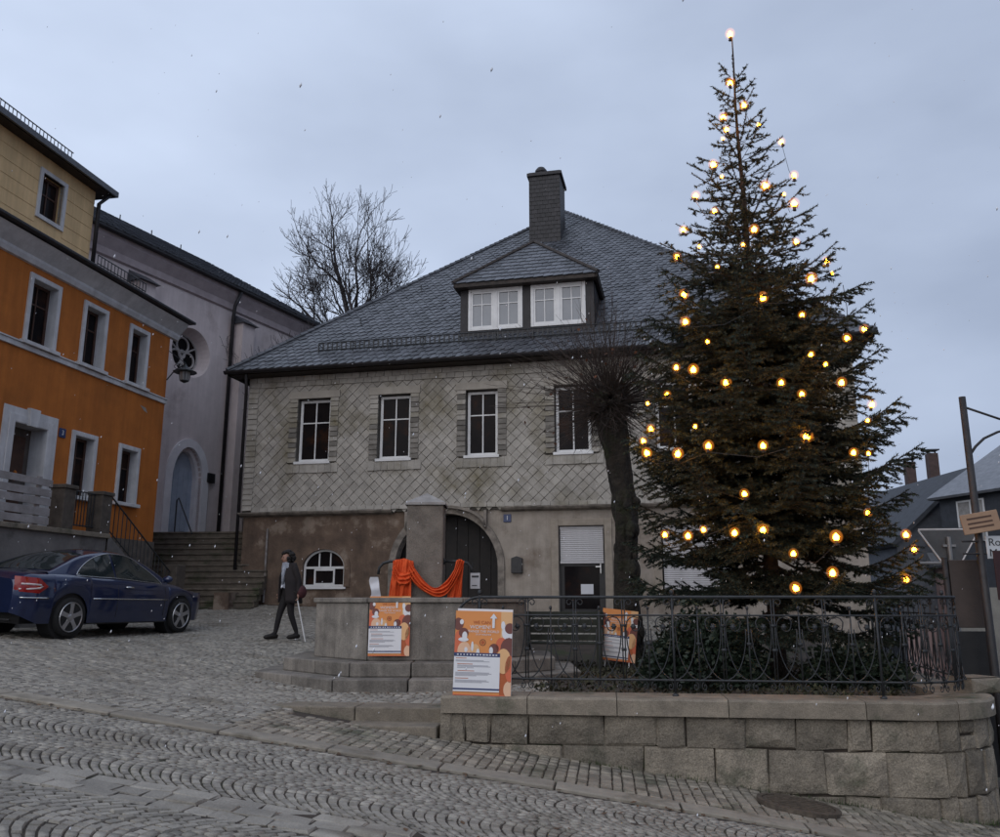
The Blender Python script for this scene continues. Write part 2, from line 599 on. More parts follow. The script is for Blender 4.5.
pavement = thing('pavement', 'narrow pavement of worn setts behind a flush granite kerb', 'pavement')
tag(pavement, kind='structure')
rows = []
u = -2.6
while u < 8:                                                   # rows run across the pavement
    wd = rng.uniform(.088, .112)
    v = 0.31 - rng.uniform(0, .1)
    while v < 1.62:
        ln = rng.uniform(.09, .17)
        if v > 0.26:
            rows.append((u + wd / 2, v + ln / 2, 0, wd, ln))
        v += ln
    u += wd
ra = np.array(rows)
X = K0[0] + ra[:, 0] * WD[0] + ra[:, 1] * WN[0]
Y = K0[1] + ra[:, 0] * WD[1] + ra[:, 1] * WN[1]
yw = 9.03 - 0.1228 * (X + .54)
ok, px, py, f = in_view(X, Y, hv(X, Y))
ok &= (Y < yw + 0.05) | (X < -2.2) | (X > 5.1)
ra, X, Y, f, px, py = ra[ok], X[ok], Y[ok], f[ok], px[ok], py[ok]
cobw = mat('pavement_sett', (0.280, 0.245, 0.195), (0.180, 0.158, 0.128), 5, 0.7, 0.4, 40, tint=0.32, speck=.22, sscale=80, c=(0.075, 0.08, 0.05), cscale=1.7, wet=0.15)
A = stones(X, Y, np.full(len(X), WA), ra[:, 3], ra[:, 4], 0.006, gap=.010, gapy=.007, ch=.006)
inside = (px > 5) & (px < 995) & (py < 832)
build_setts(pavement, A, np.clip(rng.normal(.5, .26, len(X)), 0, 1), 'sett', cobw, 300, inside * 100 - f)
kerb_m = mat('kerb_granite', (0.275, 0.245, 0.20), (0.20, 0.18, 0.15), 7, 0.75, 0.3, 60, tint=0.15, c=(0.10, 0.085, 0.06), cscale=2)
u = -11.0
while u < 8:
    ln = rng.uniform(.85, 1.15)
    a0 = uv(u + .008, 0.015); a1 = uv(u + ln - .008, 0.015); a2 = uv(u + ln - .008, 0.285); a3 = uv(u + .008, 0.285)
    b = MB()
    top = [(p[0], p[1], h(*p) + 0.024) for p in (a0, a1, a2, a3)]
    bot = [(p[0], p[1], p[2] - .12) for p in top]
    b.add(bot + top, [(4, 5, 6, 7), (0, 1, 5, 4), (1, 2, 6, 5), (2, 3, 7, 6), (3, 0, 4, 7)], rng.uniform(0, 1))
    b.build('kerb_stone', kerb_m, pavement, bevel=0.012)
    u += ln

plaza = thing('plaza', 'cobbled square rising towards the church stairs', 'square')
tag(plaza, kind='structure')
rows = []
y = 8.0
ra_ = R(-14)
vv = -3.0
while vv < 20:
    wd = rng.uniform(.095, .115)
    uu = -16 - rng.uniform(0, .12)
    while uu < 9:
        ln = rng.uniform(.09, .14)
        rows.append((uu + ln / 2, vv + wd / 2 + 0.05 * math.sin(uu * .9 + vv * .35), 0, ln, wd))
        uu += ln
    vv += wd
ra = np.array(rows)
pc, ps = math.cos(ra_), math.sin(ra_)
X = -2 + ra[:, 0] * pc - ra[:, 1] * ps
Y = 9.0 + ra[:, 0] * ps + ra[:, 1] * pc
V_ = (X - K0[0]) * WN[0] + (Y - K0[1]) * WN[1]
Uu = (X - K0[0]) * WD[0] + (Y - K0[1]) * WD[1]
yw = 9.03 - 0.1228 * (X + .54)
fac = 22.9 - 0.218 * (X + 7.05)
ok = (V_ > 0.34) & (Y < fac) & (X > -13) & ((Uu < -2.60) | ((V_ > 1.62) & (X < -2.2)) | (Y > yw + 0.62)) & ((X < 0.6) | (Y > 17.5))
ok &= ~((X > -2.2) & (Y < yw + .62))
Z = hv(X, Y)
ok2, px, py, f = in_view(X, Y, Z, 110)
ok &= ok2
X, Y, ra = X[ok], Y[ok], ra[ok]
A = stones(X, Y, np.full(len(X), ra_), ra[:, 3], ra[:, 4], 0.003, gap=0.011, gapy=.014, ch=.008)
build_setts(plaza, A, np.clip(rng.normal(.5, .25, len(X)), 0, 1), 'sett', cob, 300, -Y)

# ---------------------------------------------------------------- manhole cover by the wall
mp = Vector((2.66, 8.05, 0)); mp.z = h(mp.x, mp.y) + 0.034
mh = thing('manhole_cover', 'round iron manhole cover set in the pavement below the stone wall', 'manhole cover', mp)
mh.rotation_euler = (0, R(7.6), 0)
b = MB(); b.lathe([(.36, -.03), (.36, .012), (.315, .014), (.313, .002), (.30, .002)], 32); b.build('rim', mat('rusty_iron', (.12, .095, .072), (.06, .048, .038), 18, .65, .3, 60, metal=.3), mh)
b = MB(); b.lathe([(.30, -.03), (.30, .008), (0.001, .012)], 32)
for k in range(-3, 4):
    w_ = math.sqrt(.27 ** 2 - (k * .075) ** 2)
    b.box(-w_, w_, k * .075 - .012, k * .075 + .012, .006, .02)
b.build('lid', 'rusty_iron', mh)

# ---------------------------------------------------------------- retaining wall
wall = thing('retaining_wall', 'granite block retaining wall with rounded corner and broad coping below the iron railing', 'wall', (-.54, 9.03, 0))
W0 = Vector((-.54, 9.03, 0))
LST = 4.55                 # straight length
RAD = 1.0
BACK = 78.0                # direction after the corner, degrees
def wpath(t, off=0.0):
    """point, tangent angle along the wall front line; off = inward offset."""
    if t <= LST:
        x, y, a = W0.x + WD[0] * t, W0.y + WD[1] * t, WA
    else:
        ex, ey = W0.x + WD[0] * LST, W0.y + WD[1] * LST
        cx, cy = ex + WN[0] * RAD, ey + WN[1] * RAD
        tot = R(BACK) - WA
        ph = (t - LST) / RAD
        if ph <= tot:
            a = WA + ph
            x, y = cx + RAD * math.sin(a), cy - RAD * math.cos(a)
        else:
            a = WA + tot
            x, y = cx + RAD * math.sin(a) + (ph - tot) * RAD * math.cos(a), cy - RAD * math.cos(a) + (ph - tot) * RAD * math.sin(a)
    n = Vector((-math.sin(a), math.cos(a), 0))
    return Vector((x, y, 0)) + n * off, a
TEND = LST + RAD * (R(BACK) - WA) + 6.0
def px_t(px):
    """wall parameter of a picture column."""
    r = (px - 500) / 840 / math.cos(TH) * 1.045
    # intersect x = r*y*k with the wall line
    lo, hi = -1.0, LST + 1.2
    for _ in range(40):
        m_ = (lo + hi) / 2
        p, _a = wpath(m_)
        z = 0.2 - EYE
        f_ = p.y * math.cos(TH) + z * math.sin(TH)
        if 500 + 840 * p.x / f_ < px: lo = m_
        else: hi = m_
    return (lo + hi) / 2
ZC0, ZC1 = 0.485, 0.65
# dark core
b = MB()
ts = [i * .15 for i in range(int(TEND / .15))]
for z0, z1, o0, o1 in ((-1.6, ZC0 + .02, .035, .45),):
    r0 = [];
    for t in ts:
        a_, _ = wpath(t, o0); c_, _ = wpath(t, o1)
        r0.append([(a_.x - W0.x, a_.y - W0.y, z0), (a_.x - W0.x, a_.y - W0.y, z1), (c_.x - W0.x, c_.y - W0.y, z1), (c_.x - W0.x, c_.y - W0.y, z0)])
    b.grid(r0, closed=True)
    b.add(r0[0], [(0, 1, 2, 3)]); b.add(r0[-1], [(0, 1, 2, 3)])
b.build('core', joint, wall)
def stone_at(t0, t1, z0, z1, name, m, off0, depth, ch, jit, bevel=0):
    p, a = wpath((t0 + t1) / 2)
    b = MB()
    L_ = (t1 - t0)
    M = Matrix.Translation(p - W0) @ Matrix.Rotation(a, 4, 'Z')
    g = 0.005
    b.cbox(-L_ / 2 + g, L_ / 2 - g, off0, depth, z0 + g, z1 - g, ch, M, random.random(), jit)
    return b.build(name, m, wall)
row1 = [0.0] + [px_t(p) for p in (465, 491, 528, 605, 657, 685, 747, 797, 848, 873, 911, 940)]
row2 = [0.0] + [px_t(p) for p in (505, 562, 643, 714, 767, 825, 887, 944)]
row3 = [0.0] + [px_t(p) for p in (600, 700, 842, 878, 936)]
def fill(r_, lo, hi):
    while r_[-1] < TEND - .5:
        r_.append(r_[-1] + random.uniform(lo, hi))
fill(row1, .20, .32); fill(row2, .22, .32); fill(row3, .18, .28)
for r_, z0, z1 in ((row1, .19, ZC0), (row2, -.22, .19), (row3, -.62, -.22), (row3, -1.0, -.62)):
    for i in range(len(r_) - 1):
        dz0 = random.uniform(-.015, .015)
        if r_ is row1 and i % 5 == 3 and r_[i + 1] > 4:      # split stones near the corner
            zm = (z0 + z1) / 2 + random.uniform(-.03, .05)
            stone_at(r_[i], r_[i + 1], z0, zm, 'stone', stone_g, 0.0, .25, .016, .011)
            stone_at(r_[i], r_[i + 1], zm, z1, 'stone', stone_g, 0.0, .25, .016, .011)
        else:
            stone_at(r_[i], r_[i + 1], z0, z1, 'stone', stone_g, random.uniform(-.012, .008), .25, .018, .020)
# coping slabs: long on the straight, curved at the corner
cj = [-.06, px_t(528), px_t(618), px_t(730), px_t(868), px_t(958)]
while cj[-1] < TEND - 1.0:
    cj.append(cj[-1] + 1.05)
for i in range(len(cj) - 1):
    t0, t1 = cj[i] + .004, cj[i + 1] - .004
    n = max(2, int((t1 - t0) / .1))
    rr = []
    for k in range(n + 1):
        t = t0 + (t1 - t0) * k / n
        o_, a = wpath(t, -.065); q_, _ = wpath(t, .48)
        o2, _ = wpath(t, -.045)
        jz = 0.004 * math.sin(t * 9)
        rr.append([(o_.x - W0.x, o_.y - W0.y, ZC0), (o_.x - W0.x, o_.y - W0.y, ZC1 - .022 + jz), (o2.x - W0.x, o2.y - W0.y, ZC1 + jz), (q_.x - W0.x, q_.y - W0.y, ZC1), (q_.x - W0.x, q_.y - W0.y, ZC0)])
    b = MB(); b.grid(rr, closed=True, tint=random.random())
    b.add(rr[0], [(0, 1, 2, 3, 4)]); b.add(rr[-1], [(0, 1, 2, 3, 4)])
    b.build('coping_stone', cop_g, wall)
# left end pier
b = MB(); b.cbox(-.02, .10, -.01, .42, -.1, ZC0 - .005, .015, Matrix.Rotation(WA, 4, 'Z') @ Matrix.Translation((-.05, -.02, 0)), .5, .004)
b.build('end_stone', stone_g, wall)

# ---------------------------------------------------------------- two granite steps beside the wall end
st = thing('granite_steps', 'two long granite steps wedged into the slope beside the wall end', 'steps', (-.62, 9.03, 0.1), WA)
for x0, y0, z0, z1 in ((-1.25, -.02, -.10, .245), (-1.95, .32, .05, .385)):
    L_ = -x0 - .02
    nseg = 1 if L_ < 1.5 else 2
    for k in range(nseg):
        b = MB(); b.box(x0 + L_ * k / nseg + .004, x0 + L_ * (k + 1) / nseg - .004, y0, y0 + .42, z0, z1, tint=random.random()); b.build('step', cop_g, st, bevel=.015)

# ---------------------------------------------------------------- iron railing on the coping
rail = thing('iron_railing', 'black wrought iron railing with interlaced scrolls on top of the granite wall', 'railing', (W0.x, W0.y, ZC1))
def rpt(t, z=0.0, off=.2):
    p, a = wpath(t, off)
    return Vector((p.x - W0.x, p.y - W0.y, z)), a
T0 = 0.30
HT = 0.985
# rails follow the path
def run_rail(name, z, r, t0, t1, step=.12):
    b = MB()
    n = int((t1 - t0) / step)
    b.tube([rpt(t0 + (t1 - t0) * k / n, z)[0] for k in range(n + 1)], r, 6)
    b.build(name, iron, rail)
T1 = TEND - 1.2
run_rail('top_rail', HT, .017, T0, T1)
run_rail('upper_rail', .80, .010, T0, T1)
run_rail('lower_rail', .155, .011, T0 - .25, T1)
# rounded end of the top rail
b = MB(); b.tube([rpt(T0 - .25 + .25 * math.cos(a) * -1 + .25 * 0 + (0.25 - .25) , HT - .25 + .25 * math.sin(a))[0] if False else rpt(T0 - .25 * math.sin(a), HT - .25 + .25 * math.cos(a))[0] for a in [i * math.pi / 16 for i in range(9)]] + [rpt(T0 - .25, 0.0)[0]], .015, 6)
b.build('end_rail', iron, rail)
def shared(name, mb, m, smooth=True):
    return mb.mesh(name, m, smooth)
UN = 0.505
b = MB(); b.tube([(-.013, 0, .155), (-.013, 0, HT)], .007, 5); b.tube([(.013, 0, .155), (.013, 0, HT)], .007, 5); b.box(-.026, .026, -.012, .012, .44, .47); b.box(-.026, .026, -.012, .012, .685, .71)
m_main = shared('bar', b, iron)
b = MB(); b.tube([(0, 0, .10), (0, 0, .86)], .0085, 5); b.ball((0, 0, .875), .016, .016, .022, 8, 6); b.box(-.022, .022, -.013, .013, .50, .53)
m_mid = shared('bar', b, iron)
b = MB(); b.tube([(0, 0, 0), (0, 0, HT + .03)], .0135, 6); b.ball((0, 0, HT + .05), .024, .024, .03, 8, 6); b.lathe([(.035, 0), (.035, .015), (.014, .03)], 10)
m_post = shared('post', b, iron)
def half_u(s, scroll=True):
    """small scroll and arch beside the bar, then the long curve that sweeps out to the foot of the next bar."""
    p = []
    if scroll:
        for k in range(10):
            a = -math.pi * 1.5 + k * math.pi * 1.5 / 9
            rr_ = .026 + .026 * k / 9
            p.append((.118 + rr_ * math.cos(a), .685 + rr_ * math.sin(a)))
        p += [(.178, .735), (.155, .772), (.11, .786), (.065, .772), (.036, .735)]
    for k in range(10):
        q = k / 9 * math.pi / 2
        p.append((.025 + (UN / 2 - .03) * (1 - math.cos(q)), .665 - .505 * math.sin(q)))
    return [(s * x, 0, z) for x, z in p]
b = MB(); b.tube(half_u(1), .0062, 4)
m_cr = shared('curved_bar', b, iron)
b = MB(); b.tube(half_u(-1), .0062, 4)
m_cl = shared('curved_bar', b, iron)
b = MB(); b.tube(half_u(1, False), .0062, 4); m_pr = shared('curved_bar', b, iron)
b = MB(); b.tube(half_u(-1, False), .0062, 4); m_pl = shared('curved_bar', b, iron)
b = MB(); b.ball((0, -.004, 0), .022, .012, .022, 8, 6)
for k in range(6):
    a = k * math.pi / 3
    b.ball((.02 * math.cos(a), 0, .02 * math.sin(a)), .011, .008, .011, 6, 4)
m_ros = shared('rosette', b, iron)
def spiral(s):
    return [(s * (.045 + .034 * (1 - k / 16) * math.cos(-math.pi * .5 - k * .55) + 0), 0, .095 + .048 * (1 - k / 18) * math.sin(-math.pi * .5 - k * .55) * -1) for k in range(17)]
b = MB(); b.tube([(0, 0, .15)] + spiral(1), .0058, 4); m_sr = shared('scroll', b, iron)
b = MB(); b.tube([(0, 0, .15)] + spiral(-1), .0058, 4); m_sl = shared('scroll', b, iron)
b = MB(); b.tube([(.013, 0, HT - .13)] + [(.055 + .038 * math.cos(math.pi + k * .5) * (1 - k / 22), 0, HT - .055 + .04 * math.sin(math.pi - k * .5) * (1 - k / 22)) for k in range(14)], .0058, 4); m_tr = shared('scroll', b, iron)
b = MB(); b.tube([(-.013, 0, HT - .13)] + [(-.055 - .038 * math.cos(math.pi + k * .5) * (1 - k / 22), 0, HT - .055 + .04 * math.sin(math.pi - k * .5) * (1 - k / 22)) for k in range(14)], .0058, 4); m_tl = shared('scroll', b, iron)
nu = int((T1 - T0) / UN)
def put(me, name, t, z=0, dx=0):
    p, a = rpt(t, z)
    p = p + Vector((math.cos(a), math.sin(a), 0)) * dx
    return link(name, me, rail, p, rot=(0, 0, a))
for k in range(nu + 1):
    t = T0 + k * UN
    if k % 4 == 0:
        put(m_post, 'post', t)
    else:
        put(m_main, 'bar', t)
    put(m_tr, 'scroll', t); put(m_tl, 'scroll', t)
    put(m_sr, 'scroll', t); put(m_sl, 'scroll', t)
    put(m_ros, 'rosette', t, .685, .10); put(m_ros, 'rosette', t, .685, -.10)
    put(m_cl, 'curved_bar', t); put(m_cr, 'curved_bar', t)
    if k < nu:
        tm = t + UN / 2
        put(m_mid, 'bar', tm); put(m_sr, 'scroll', tm); put(m_sl, 'scroll', tm)
        put(m_pl, 'curved_bar', tm); put(m_pr, 'curved_bar', tm)
# ================================================================ buildings: helpers
def frame(O, ang):
    d = (math.cos(ang), math.sin(ang))
    D = (-d[1], d[0])
    def Lp(px, py, yl=0.0):
        r = ray(px, py)
        t = (O[0] * D[0] + O[1] * D[1] + yl) / (r[0] * D[0] + r[1] * D[1])
        x, y = r[0] * t - O[0], r[1] * t - O[1]
        return x * d[0] + y * d[1], EYE + r[2] * t
    return Lp
def wall_mb(x0, x1, z0, z1, ops, depth=0.25, y=0.0, norev=()):
    """wall face at y with openings and their reveals. ops: dict(x0,x1,z0,z1, arch=z_spring or None)"""
    b = MB()
    xs = {x0, x1}
    for o in ops:
        n = 18 if o.get('arch') is not None else 1
        for k in range(n + 1):
            xs.add(round(o['x0'] + (o['x1'] - o['x0']) * (0.5 - 0.5 * math.cos(math.pi * k / n)), 5))
    xs = sorted(x for x in xs if x0 - 1e-6 <= x <= x1 + 1e-6)
    def top(o, x):
        if o.get('arch') is None:
            return o['z1']
        cx = (o['x0'] + o['x1']) / 2
        q = max(0.0, 1 - ((x - cx) / ((o['x1'] - o['x0']) / 2)) ** 2)
        return o['arch'] + (o['z1'] - o['arch']) * math.sqrt(q)
    for a, c in zip(xs, xs[1:]):
        m_ = (a + c) / 2
        act = sorted([o for o in ops if o['x0'] < m_ < o['x1']], key=lambda o: o['z0'])
        la = lc = z0
        for o in act:
            b.add([(a, y, la), (c, y, lc), (c, y, o['z0']), (a, y, o['z0'])], [(0, 1, 2, 3)])
            la, lc = top(o, a), top(o, c)
        b.add([(a, y, la), (c, y, lc), (c, y, z1), (a, y, z1)], [(0, 1, 2, 3)])
    for o in ops:
        if o in norev:
            continue
        pts = [(o['x0'], o['z0'])]
        if o.get('arch') is None:
            pts += [(o['x0'], o['z1']), (o['x1'], o['z1'])]
        else:
            n = 18
            for k in range(n + 1):
                x = o['x0'] + (o['x1'] - o['x0']) * (0.5 - 0.5 * math.cos(math.pi * k / n))
                pts.append((x, top(o, x)))
        pts.append((o['x1'], o['z0']))
        for (ax, az), (cx, cz) in zip(pts, pts[1:] + pts[:1]):
            b.add([(ax, y, az), (cx, y, cz), (cx, y + depth, cz), (ax, y + depth, az)], [(0, 1, 2, 3)])
    return b
def frame_mb(x0, x1, z0, z1, y, w, d):
    b = MB()
    b.box(x0, x0 + w, y, y + d, z0, z1)
    b.box(x1 - w, x1, y, y + d, z0, z1)
    b.box(x0 + w, x1 - w, y + .001, y + d - .001, z1 - w, z1)
    b.box(x0 + w, x1 - w, y + .001, y + d - .001, z0, z0 + w)
    return b
curtain = mat('curtain', (.34, .33, .32), (.22, .21, .2), 5, .9, .3, 12)
brown_room = mat('room_brown', (.10, .045, .015), (.05, .022, .01), 2, .8, 0)
def window(parent, x0, x1, z0, z1, y, fm, sill=True, cross=(.5, .64), fw=.07, name='window', mull=.035, glassm=None, sillm=None, pane_kind=None):
    b = frame_mb(x0, x1, z0, z1, y, fw, .07)
    xi0, xi1, zi0, zi1 = x0 + fw, x1 - fw, z0 + fw, z1 - fw
    xm = xi0 + (xi1 - xi0) * cross[0] if cross[0] else None
    zm = zi0 + (zi1 - zi0) * cross[1] if cross[1] else None
    if xm: b.box(xm - mull / 2, xm + mull / 2, y + .006, y + .05, zi0, zi1)
    if zm: b.box(xi0, xi1, y + .009, y + .048, zm - mull / 2, zm + mull / 2)
    w = b.build(name, fm, parent, bevel=.006)
    xr = [(xi0, xm), (xm, xi1)] if xm else [(xi0, xi1)]
    zr = [(zi0, zm), (zm, zi1)] if zm else [(zi0, zi1)]
    for a, c in xr:
        for e, g in zr:
            p = MB(); p.box(a - .004, c + .004, y + .028, y + .034, e - .004, g + .004)
            p.build('pane', glassm or glass_d, w)
    if sill:
        p = MB(); p.box(x0 - .06, x1 + .06, y - .16, y + .02, z0 - .05, z0 - .003)
        p.build('sill', sillm or fm, w, bevel=.008)
    return w

# ================================================================ the slate-hung house
HO, HA = (-7.05, 23.0), R(-12.3)
HZ = 1.15
house = thing('slate_house', 'grey shingled two-storey house with tall dark slate hip roof, dormer and chimney', 'house', (HO[0], HO[1], HZ), HA)
HL = frame(HO, HA)
HW = 15.95
def hz(z):
    return z - HZ
plaster_b = mat('brown_plaster', (.175, .122, .088), (.092, .065, .050), 2.2, .92, .5, 14, c=(.24, .19, .15), cscale=1.1, clo=.56, chi=.63, dist=.03, streak=.2)
plaster_g = mat('grey_plaster', (.36, .315, .27), (.26, .226, .19), 2.6, .92, .35, 22, c=(.17, .13, .10), cscale=.8, clo=.55, chi=.68, streak=.18)
shing = mat('wall_slate', (.375, .350, .312), (.275, .257, .230), 3.0, .78, .2, 30, tint=.13, speck=.12, sscale=40, c=(.135, .115, .068), cscale=.5, clo=.49, chi=.68)
roof_m = mat('roof_slate', (.085, .090, .104), (.048, .051, .060), 5, .42, .25, 30, tint=.45, c=(.16, .165, .18), cscale=3.5, clo=.66, chi=.74, spec=.5)
dark_wood = mat('dark_wood', (.045, .033, .027), (.022, .017, .014), 6, .7, .3, 25)
slate_clad = mat('slate_cladding', (.030, .027, .030), (.017, .016, .018), 7, .6, .3, 25, tint=.3)
ledge_m = mat('ledge', (.28, .245, .21), (.10, .088, .075), 4, .85, .3, 20)
stone_s = mat('door_stone', (.33, .285, .235), (.25, .215, .175), 5, .88, .25, 40)

ZB = hz(3.88)          # floor band
ZE = hz(7.72)          # wall top
wins = []
for (a, c, e, g) in ((299, 400, 329, 460), (379, 395, 410, 459), (466, 390, 498, 456), (554, 385, 592, 453)):
    x0, z1 = HL(a, c); x1, z0 = HL(e, g)
    wins.append((x0, x1, hz(5.28), hz(7.05)))
wins.append((11.2, 12.15, hz(5.28), hz(7.05)))
wins.append((13.7, 14.65, hz(5.28), hz(7.05)))
up_ops = [dict(x0=a, x1=c, z0=e, z1=g) for a, c, e, g in wins]
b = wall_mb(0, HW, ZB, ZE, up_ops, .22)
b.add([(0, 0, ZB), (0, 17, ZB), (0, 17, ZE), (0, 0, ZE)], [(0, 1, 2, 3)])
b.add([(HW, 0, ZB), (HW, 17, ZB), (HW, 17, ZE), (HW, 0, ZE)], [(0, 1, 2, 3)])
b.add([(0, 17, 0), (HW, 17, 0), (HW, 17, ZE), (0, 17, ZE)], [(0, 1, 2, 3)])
b.build('upper_wall', mat('slate_gap_shade', (.115, .105, .090), (.075, .068, .058), 5, .9, .2, 30), house)  # shadow of the slate joints put into a darker backing colour
# ground storey: brown at the left of the arch, grey at the right
AX0, AX1 = 4.42, 7.16
sw0, _ = HL(301, 587); sw1, _ = HL(343, 587)
sw = dict(x0=sw0, x1=sw1, z0=hz(1.95), z1=hz(2.93), arch=hz(2.45))
arch = dict(x0=AX0, x1=AX1, z0=-.3, z1=hz(3.80), arch=hz(2.42))
acx = (AX0 + AX1) / 2
b = wall_mb(0.02, acx, -.9, ZB, [sw, arch], .25, .06, norev=(arch,))
b.add([(.02, .06, -.9), (.02, 17, -.9), (.02, 17, ZB), (.02, .06, ZB)], [(0, 1, 2, 3)])
b.build('brown_wall', plaster_b, house)
dx0, _ = HL(558, 525); dx1, _ = HL(606, 613)
door_o = dict(x0=dx0, x1=dx1, z0=-.05, z1=hz(3.43))
r0, _ = HL(662, 560); r1, _ = HL(738, 560)
shop_o = dict(x0=r0, x1=r1, z0=hz(1.75), z1=hz(3.42))
b = wall_mb(acx, HW - .02, -.9, ZB, [arch, door_o, shop_o], .3, .055)
b.add([(HW - .02, .05, -.9), (HW - .02, 17, -.9), (HW - .02, 17, ZB), (HW - .02, .05, ZB)], [(0, 1, 2, 3)])
b.build('grey_wall', plaster_g, house)
# arch surround, and the dark gateway behind it
def arch_band(x0, x1, zs, zt, z0, w, y0, y1, n=22):
    b = MB()
    cx, rx, rz = (x0 + x1) / 2, (x1 - x0) / 2, zt - zs
    inn, out = [(x0, z0)], [(x0 - w, z0)]
    for k in range(n + 1):
        a = math.pi - math.pi * k / n
        inn.append((cx + rx * math.cos(a), zs + rz * math.sin(a)))
        out.append((cx + (rx + w) * math.cos(a), zs + (rz + w) * math.sin(a)))
    inn.append((x1, z0)); out.append((x1 + w, z0))
    rows_ = []
    for (ix, iz), (ox, oz) in zip(inn, out):
        rows_.append([(ix, y1, iz), (ix, y0, iz), (ox, y0, oz), (ox, y1, oz)])
    b.grid(rows_)
    return b
arch_band(AX0, AX1, hz(2.42), hz(3.80), -.3, .17, -.01, .3).build('arch_surround', ledge_m, house)
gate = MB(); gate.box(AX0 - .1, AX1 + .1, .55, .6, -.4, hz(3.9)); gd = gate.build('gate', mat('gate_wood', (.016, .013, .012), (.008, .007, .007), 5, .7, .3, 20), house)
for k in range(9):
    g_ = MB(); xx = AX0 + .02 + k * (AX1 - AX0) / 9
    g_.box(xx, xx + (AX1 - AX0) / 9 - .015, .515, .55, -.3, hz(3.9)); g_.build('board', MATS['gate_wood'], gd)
# arched basement window
arch_band(sw0, sw1, hz(2.45), hz(2.93), hz(1.95), .16, .02, .2).build('window_surround', plaster_b, house)
cx = (sw0 + sw1) / 2
b = arch_band(sw0 + .055, sw1 - .055, hz(2.45), hz(2.93) - .055, hz(1.95), .055, .12, .18)
b.box(sw0, sw1, .12, .18, hz(1.95), hz(1.95) + .06)
b.box(sw0 + .05, sw1 - .05, .118, .175, hz(2.42), hz(2.48))
for k in (-.16, .16):
    b.box(cx + k - .017, cx + k + .017, .125, .17, hz(2.45), hz(2.93) - .10)
for k in (-.27, .27):
    b.box(cx + k - .022, cx + k + .022, .121, .172, hz(1.95), hz(2.45))
b.box(cx - .25, cx + .25, .119, .168, hz(2.0), hz(2.05)); b.box(cx - .25, cx + .25, .119, .168, hz(2.37), hz(2.42))
aw = b.build('arched_window', white_f, house)
n = 20
poly = [(sw0, hz(1.95)), (sw1, hz(1.95))] + [(cx + (sw1 - sw0) / 2 * math.cos(math.pi * k / n), hz(2.45) + .48 * math.sin(math.pi * k / n)) for k in range(n + 1)]
b = MB(); b.prism(poly, .15, .16); b.build('pane', glass_d, aw)
b = MB(); b.box(sw0 - .05, sw1 + .05, .0, .15, hz(1.95) - .06, hz(1.95) - .003); b.build('sill', white_f, aw, bevel=.01)
# ledge between the storeys
b = MB()

def ledge(x0, x1, drop=0.0):
    p = [(-.13, ZB + .055), (-.13, ZB + .03), (-.09, ZB - .02), (.08, ZB - .07), (.08, ZB + .075)]
    rows_ = [[(x0, q[0], q[1]) for q in p], [(x1, q[0], q[1]) for q in p]]
    bb = MB(); bb.grid(rows_, closed=True); bb.add(rows_[0], [(0, 1, 2, 3, 4)]); bb.add(rows_[1], [(0, 1, 2, 3, 4)])
    return bb
ledge(-.08, AX0 - .1).build('ledge', ledge_m, house)
ledge(AX1 + .1, HW + .08).build('ledge', ledge_m, house)
arch_band(AX0 + .35, AX1 - .35, hz(3.42), hz(3.93), hz(3.86), .07, -.12, .06).build('ledge', ledge_m, house)
# windows upstairs
for i, (a, c, e, g) in enumerate(wins):
    w = window(house, a + .02, c - .02, e + .02, g - .02, .12, white_f, sill=False, fw=.075)
    p = MB(); p.box(a - .04, c + .04, -.07, .14, e - .06, e + .015); p.build('sill', white_f, w, bevel=.008)
    if i == 0:
        p = MB(); p.box(a + .35, c - .05, .20, .21, e + .05, e + 1.0); p.build('curtain', brown_room, w)
# house door with half lowered roller shutter
shut_m = mat('shutter_white', (.50, .49, .50), (.42, .41, .42), 4, .55, .05, 30)
door_m = mat('door_dark', (.024, .024, .026), (.014, .014, .016), 8, .4, .1, 30)
_, zsh = HL(580, 564)
b = MB(); b.box(dx0, dx1, .20, .24, -.05, hz(3.43)); dr = b.build('door', door_m, house)
b = MB(); b.box(dx0 + .12, dx1 - .16, .185, .2, .25, hz(zsh) - .05); b.build('door_glass', glass_d, dr)
b = MB(); b.box(dx1 - .13, dx1 - .10, .13, .2, hz(2.25), hz(2.5)); b.box(dx1 - .24, dx1 - .10, .12, .145, hz(2.40), hz(2.43)); b.build('handle', mat('steel', (.6, .6, .6), (.5, .5, .5), 5, .3, 0, metal=.9), dr, bevel=.006)
n1, nz1 = HL(580, 584); n2, nz2 = HL(592, 594)
b = MB(); b.box(n1, n2 + .02, .178, .184, hz(nz2), hz(nz1)); b.build('notice', mat('paper', (.62, .63, .66), (.55, .56, .6), 3, .8, 0), dr)
def shutter(x0, x1, z0, z1, y):
    b = MB(); b.box(x0, x1, y, y + .04, z1 - .05, z1); s_ = b.build('shutter', shut_m, house)
    k = z1 - .05

    prof = [(0, 0), (-.012, .012), (-.014, .032), (-.006, .046), (0, .05)]
    rows_ = [[(x0 + .015, y + .02 + q[0], q[1]) for q in prof], [(x1 - .015, y + .02 + q[0], q[1]) for q in prof]]
    bb = MB(); bb.grid(rows_); bb.box(x0 + .015, x1 - .015, y + .021, y + .03, 0, .046)
    me = bb.mesh('slat', shut_m)
    while k - .05 > z0:
        k -= .05
        link('slat', me, s_, (0, 0, k))
    b = MB(); b.box(x0 + .01, x1 - .01, y - .002, y + .035, k - .06, k); b.build('bottom_bar', shut_m, s_)
    return s_
shutter(dx0 + .02, dx1 - .02, hz(zsh) + .03, hz(3.41), .1)
shutter(r0 + .02, r1 - .02, hz(1.86), hz(3.40), .1)
